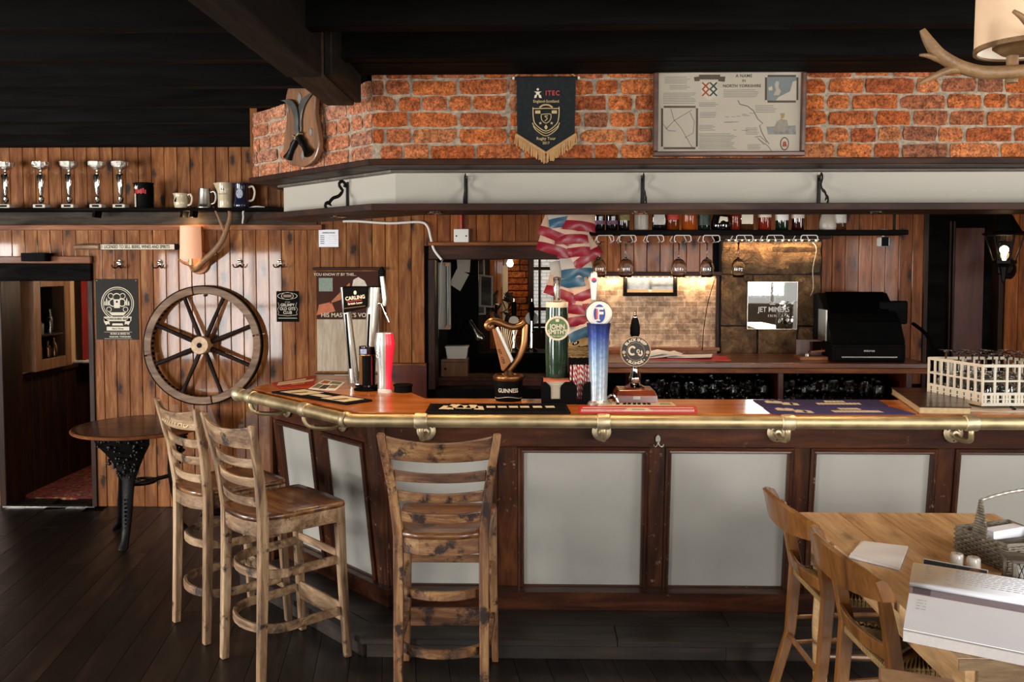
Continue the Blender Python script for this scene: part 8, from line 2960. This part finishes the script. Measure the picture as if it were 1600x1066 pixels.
# ================================================================ LAMPS AT THE RIGHT
# antler pendant
py_ = 1.75
c = U(1606, 78, Y=py_)
t = thing('antler_pendant', 'hanging antler lamp with a lit cream drum shade', 'lamp', (c.x, py_, c.z))
sr = 73 * py_ / FPX
mk('drum_shade', LATHE([(sr, 0.0), (sr * 0.97, 0.24), (sr * 0.95, 0.24), (sr * 0.98, 0.0)], 44, close=False), plain('cream_shade', 'cbb094', 0.8, vary=0.05, nscale=40, emit='ffc890', estr=0.30), t, True)
mk('shade_rim', LATHE([(sr * 0.94, -0.001), (sr * 1.015, -0.001), (sr * 1.015, 0.008), (sr * 0.94, 0.008), (sr * 0.94, -0.001)], 44, close=False), MT['antler_lit'], t, True)
mk('diffuser', LATHE([(sr * 0.62, 0.018), (sr * 0.94, 0.003)], 40, close=False), plain('white_reflector', 'd8d2c6', 0.6, emit='ffe9cc', estr=0.5), t, True)
mk('drip_pan', LATHE([(0, -0.012), (sr * 0.5, -0.004), (sr * 0.66, 0.008), (sr * 0.66, 0.014), (0, 0.004)], 32), MT['antler_lit'], t, True)
mk('stem', LATHE([(0, -0.065), (0.011, -0.065), (0.011, -0.012), (0, -0.012)], 14, M.Translation((-0.03, 0, 0))), MT['antler_lit'], t, True)
mk('rod', TUBE([(0, 0, 0.0), (0, 0, 2.86 - c.z)], 0.008, 10), MT['iron'], t, True)


def AP(px, py, dy=0.0):
    q = U(px, py, Y=py_ - 0.03 + dy)
    return V((q.x - c.x, -0.03 + dy, q.z - c.z))


mb = smoothpts([AP(1700, 104), AP(1650, 106), (AP(1610, 110)), AP(1570, 113), AP(1535, 113), AP(1505, 106), AP(1482, 95), AP(1464, 82), AP(1452, 66), AP(1445, 54), AP(1441, 46)], 5)
nn = len(mb)
mk('antler_beam', TUBE(mb, [0.0135 - 0.004 * abs(i / nn - 0.35) - 0.0062 * max(0, (i / nn - 0.72)) / 0.28 for i in range(nn)], 12), MT['antler_lit'], t, True)
for pts, r0_ in (([AP(1484, 97), AP(1466, 92), AP(1450, 87), AP(1437, 86)], 0.008), ([AP(1505, 108), AP(1482, 110), AP(1462, 118), AP(1445, 126), AP(1436, 131)], 0.009), ([AP(1690, 100, -0.03), AP(1640, 70, -0.06), AP(1612, 42, -0.08), AP(1596, 26, -0.09), AP(1583, 17, -0.09)], 0.011)):
    sp3 = smoothpts(pts, 5)
    mk('tine', TUBE(sp3, [r0_ * (1 - 0.75 * (i / len(sp3)) ** 1.3) for i in range(len(sp3))], 10), MT['antler_lit'], t, True)
lamp('pendant_light', (c.x, py_, c.z + 0.12), 2.5, WARM, 0.05)

# carriage lantern on the right of the back wall
ly = 5.9
c = U(1569, 395, Y=ly)
t = thing('carriage_lantern', 'black carriage lantern with lit glass panes on a scroll arm at the right end', 'lantern', (c.x, ly, c.z))
def lz(py): return U(1569, py, Y=ly).z - c.z
wt_, wb_ = 26 * ly / FPX, 15 * ly / FPX
zt_, zb_ = lz(368), lz(407)
hexs = lambda r_, z_: [V((r_ * math.cos(R(30 + 60 * i)), r_ * math.sin(R(30 + 60 * i)), z_)) for i in range(6)]
top6, bot6 = hexs(wt_, zt_), hexs(wb_, zb_)
for i in range(6):
    j = (i + 1) % 6
    mk('glazing_post', TUBE([bot6[i], top6[i]], 0.006, 6), MT['iron'], t)
    bm = B()
    bm.faces.new([bm.verts.new(v * 0.985 if False else v) for v in (bot6[i], bot6[j], top6[j], top6[i])])
    o = mk('pane', bm, MT['glass'], t)
    so = o.modifiers.new('thick', 'SOLIDIFY')
    so.thickness = 0.003
bm = B()
loft(bm, [hexs(wb_ + 0.01, zb_), hexs(wb_ + 0.012, zb_ - 0.02), hexs(0.03, zb_ - 0.045), hexs(0.02, zb_ - 0.09), hexs(0.012, zb_ - 0.14), hexs(0.003, zb_ - 0.16)])
mk('base', bm, MT['iron'], t)
bm = B()
loft(bm, [hexs(wt_ + 0.012, zt_), hexs(wt_ + 0.025, zt_ + 0.012), hexs(wt_ * 0.9, zt_ + 0.03), hexs(wt_ * 0.55, zt_ + 0.10), hexs(wt_ * 0.42, zt_ + 0.13), hexs(wt_ * 0.2, zt_ + 0.16), hexs(0.012, zt_ + 0.19), hexs(0.004, zt_ + 0.23)])
mk('hood', bm, MT['iron'], t)
mk('bulb', LATHE([(0, 0.035), (0.014, 0.028), (0.019, 0.0), (0.012, -0.03), (0.010, zb_), (0, zb_)], 16), MT['bulb'], t, True)
mk('arm', TUBE(smoothpts([(0, 0, zb_ - 0.10), (0.06, 0.02, zb_ - 0.105), (0.13, 0.10, zb_ - 0.06), (0.19, 0.25, zb_ - 0.0), (0.21, 0.36, zb_ + 0.02)], 5), [(0.012, 0.022)] * 21, 10), MT['iron'], t, True)
mk('wall_plate', BOX(0.16, 0.26, WY - ly - 0.045, WY - ly, zb_ - 0.10, zb_ + 0.14), MT['iron'], t, bev=0.01)
lamp('lantern_light', (c.x, ly, c.z + 0.02), 2.6, WARM, 0.03)

flush_texts()
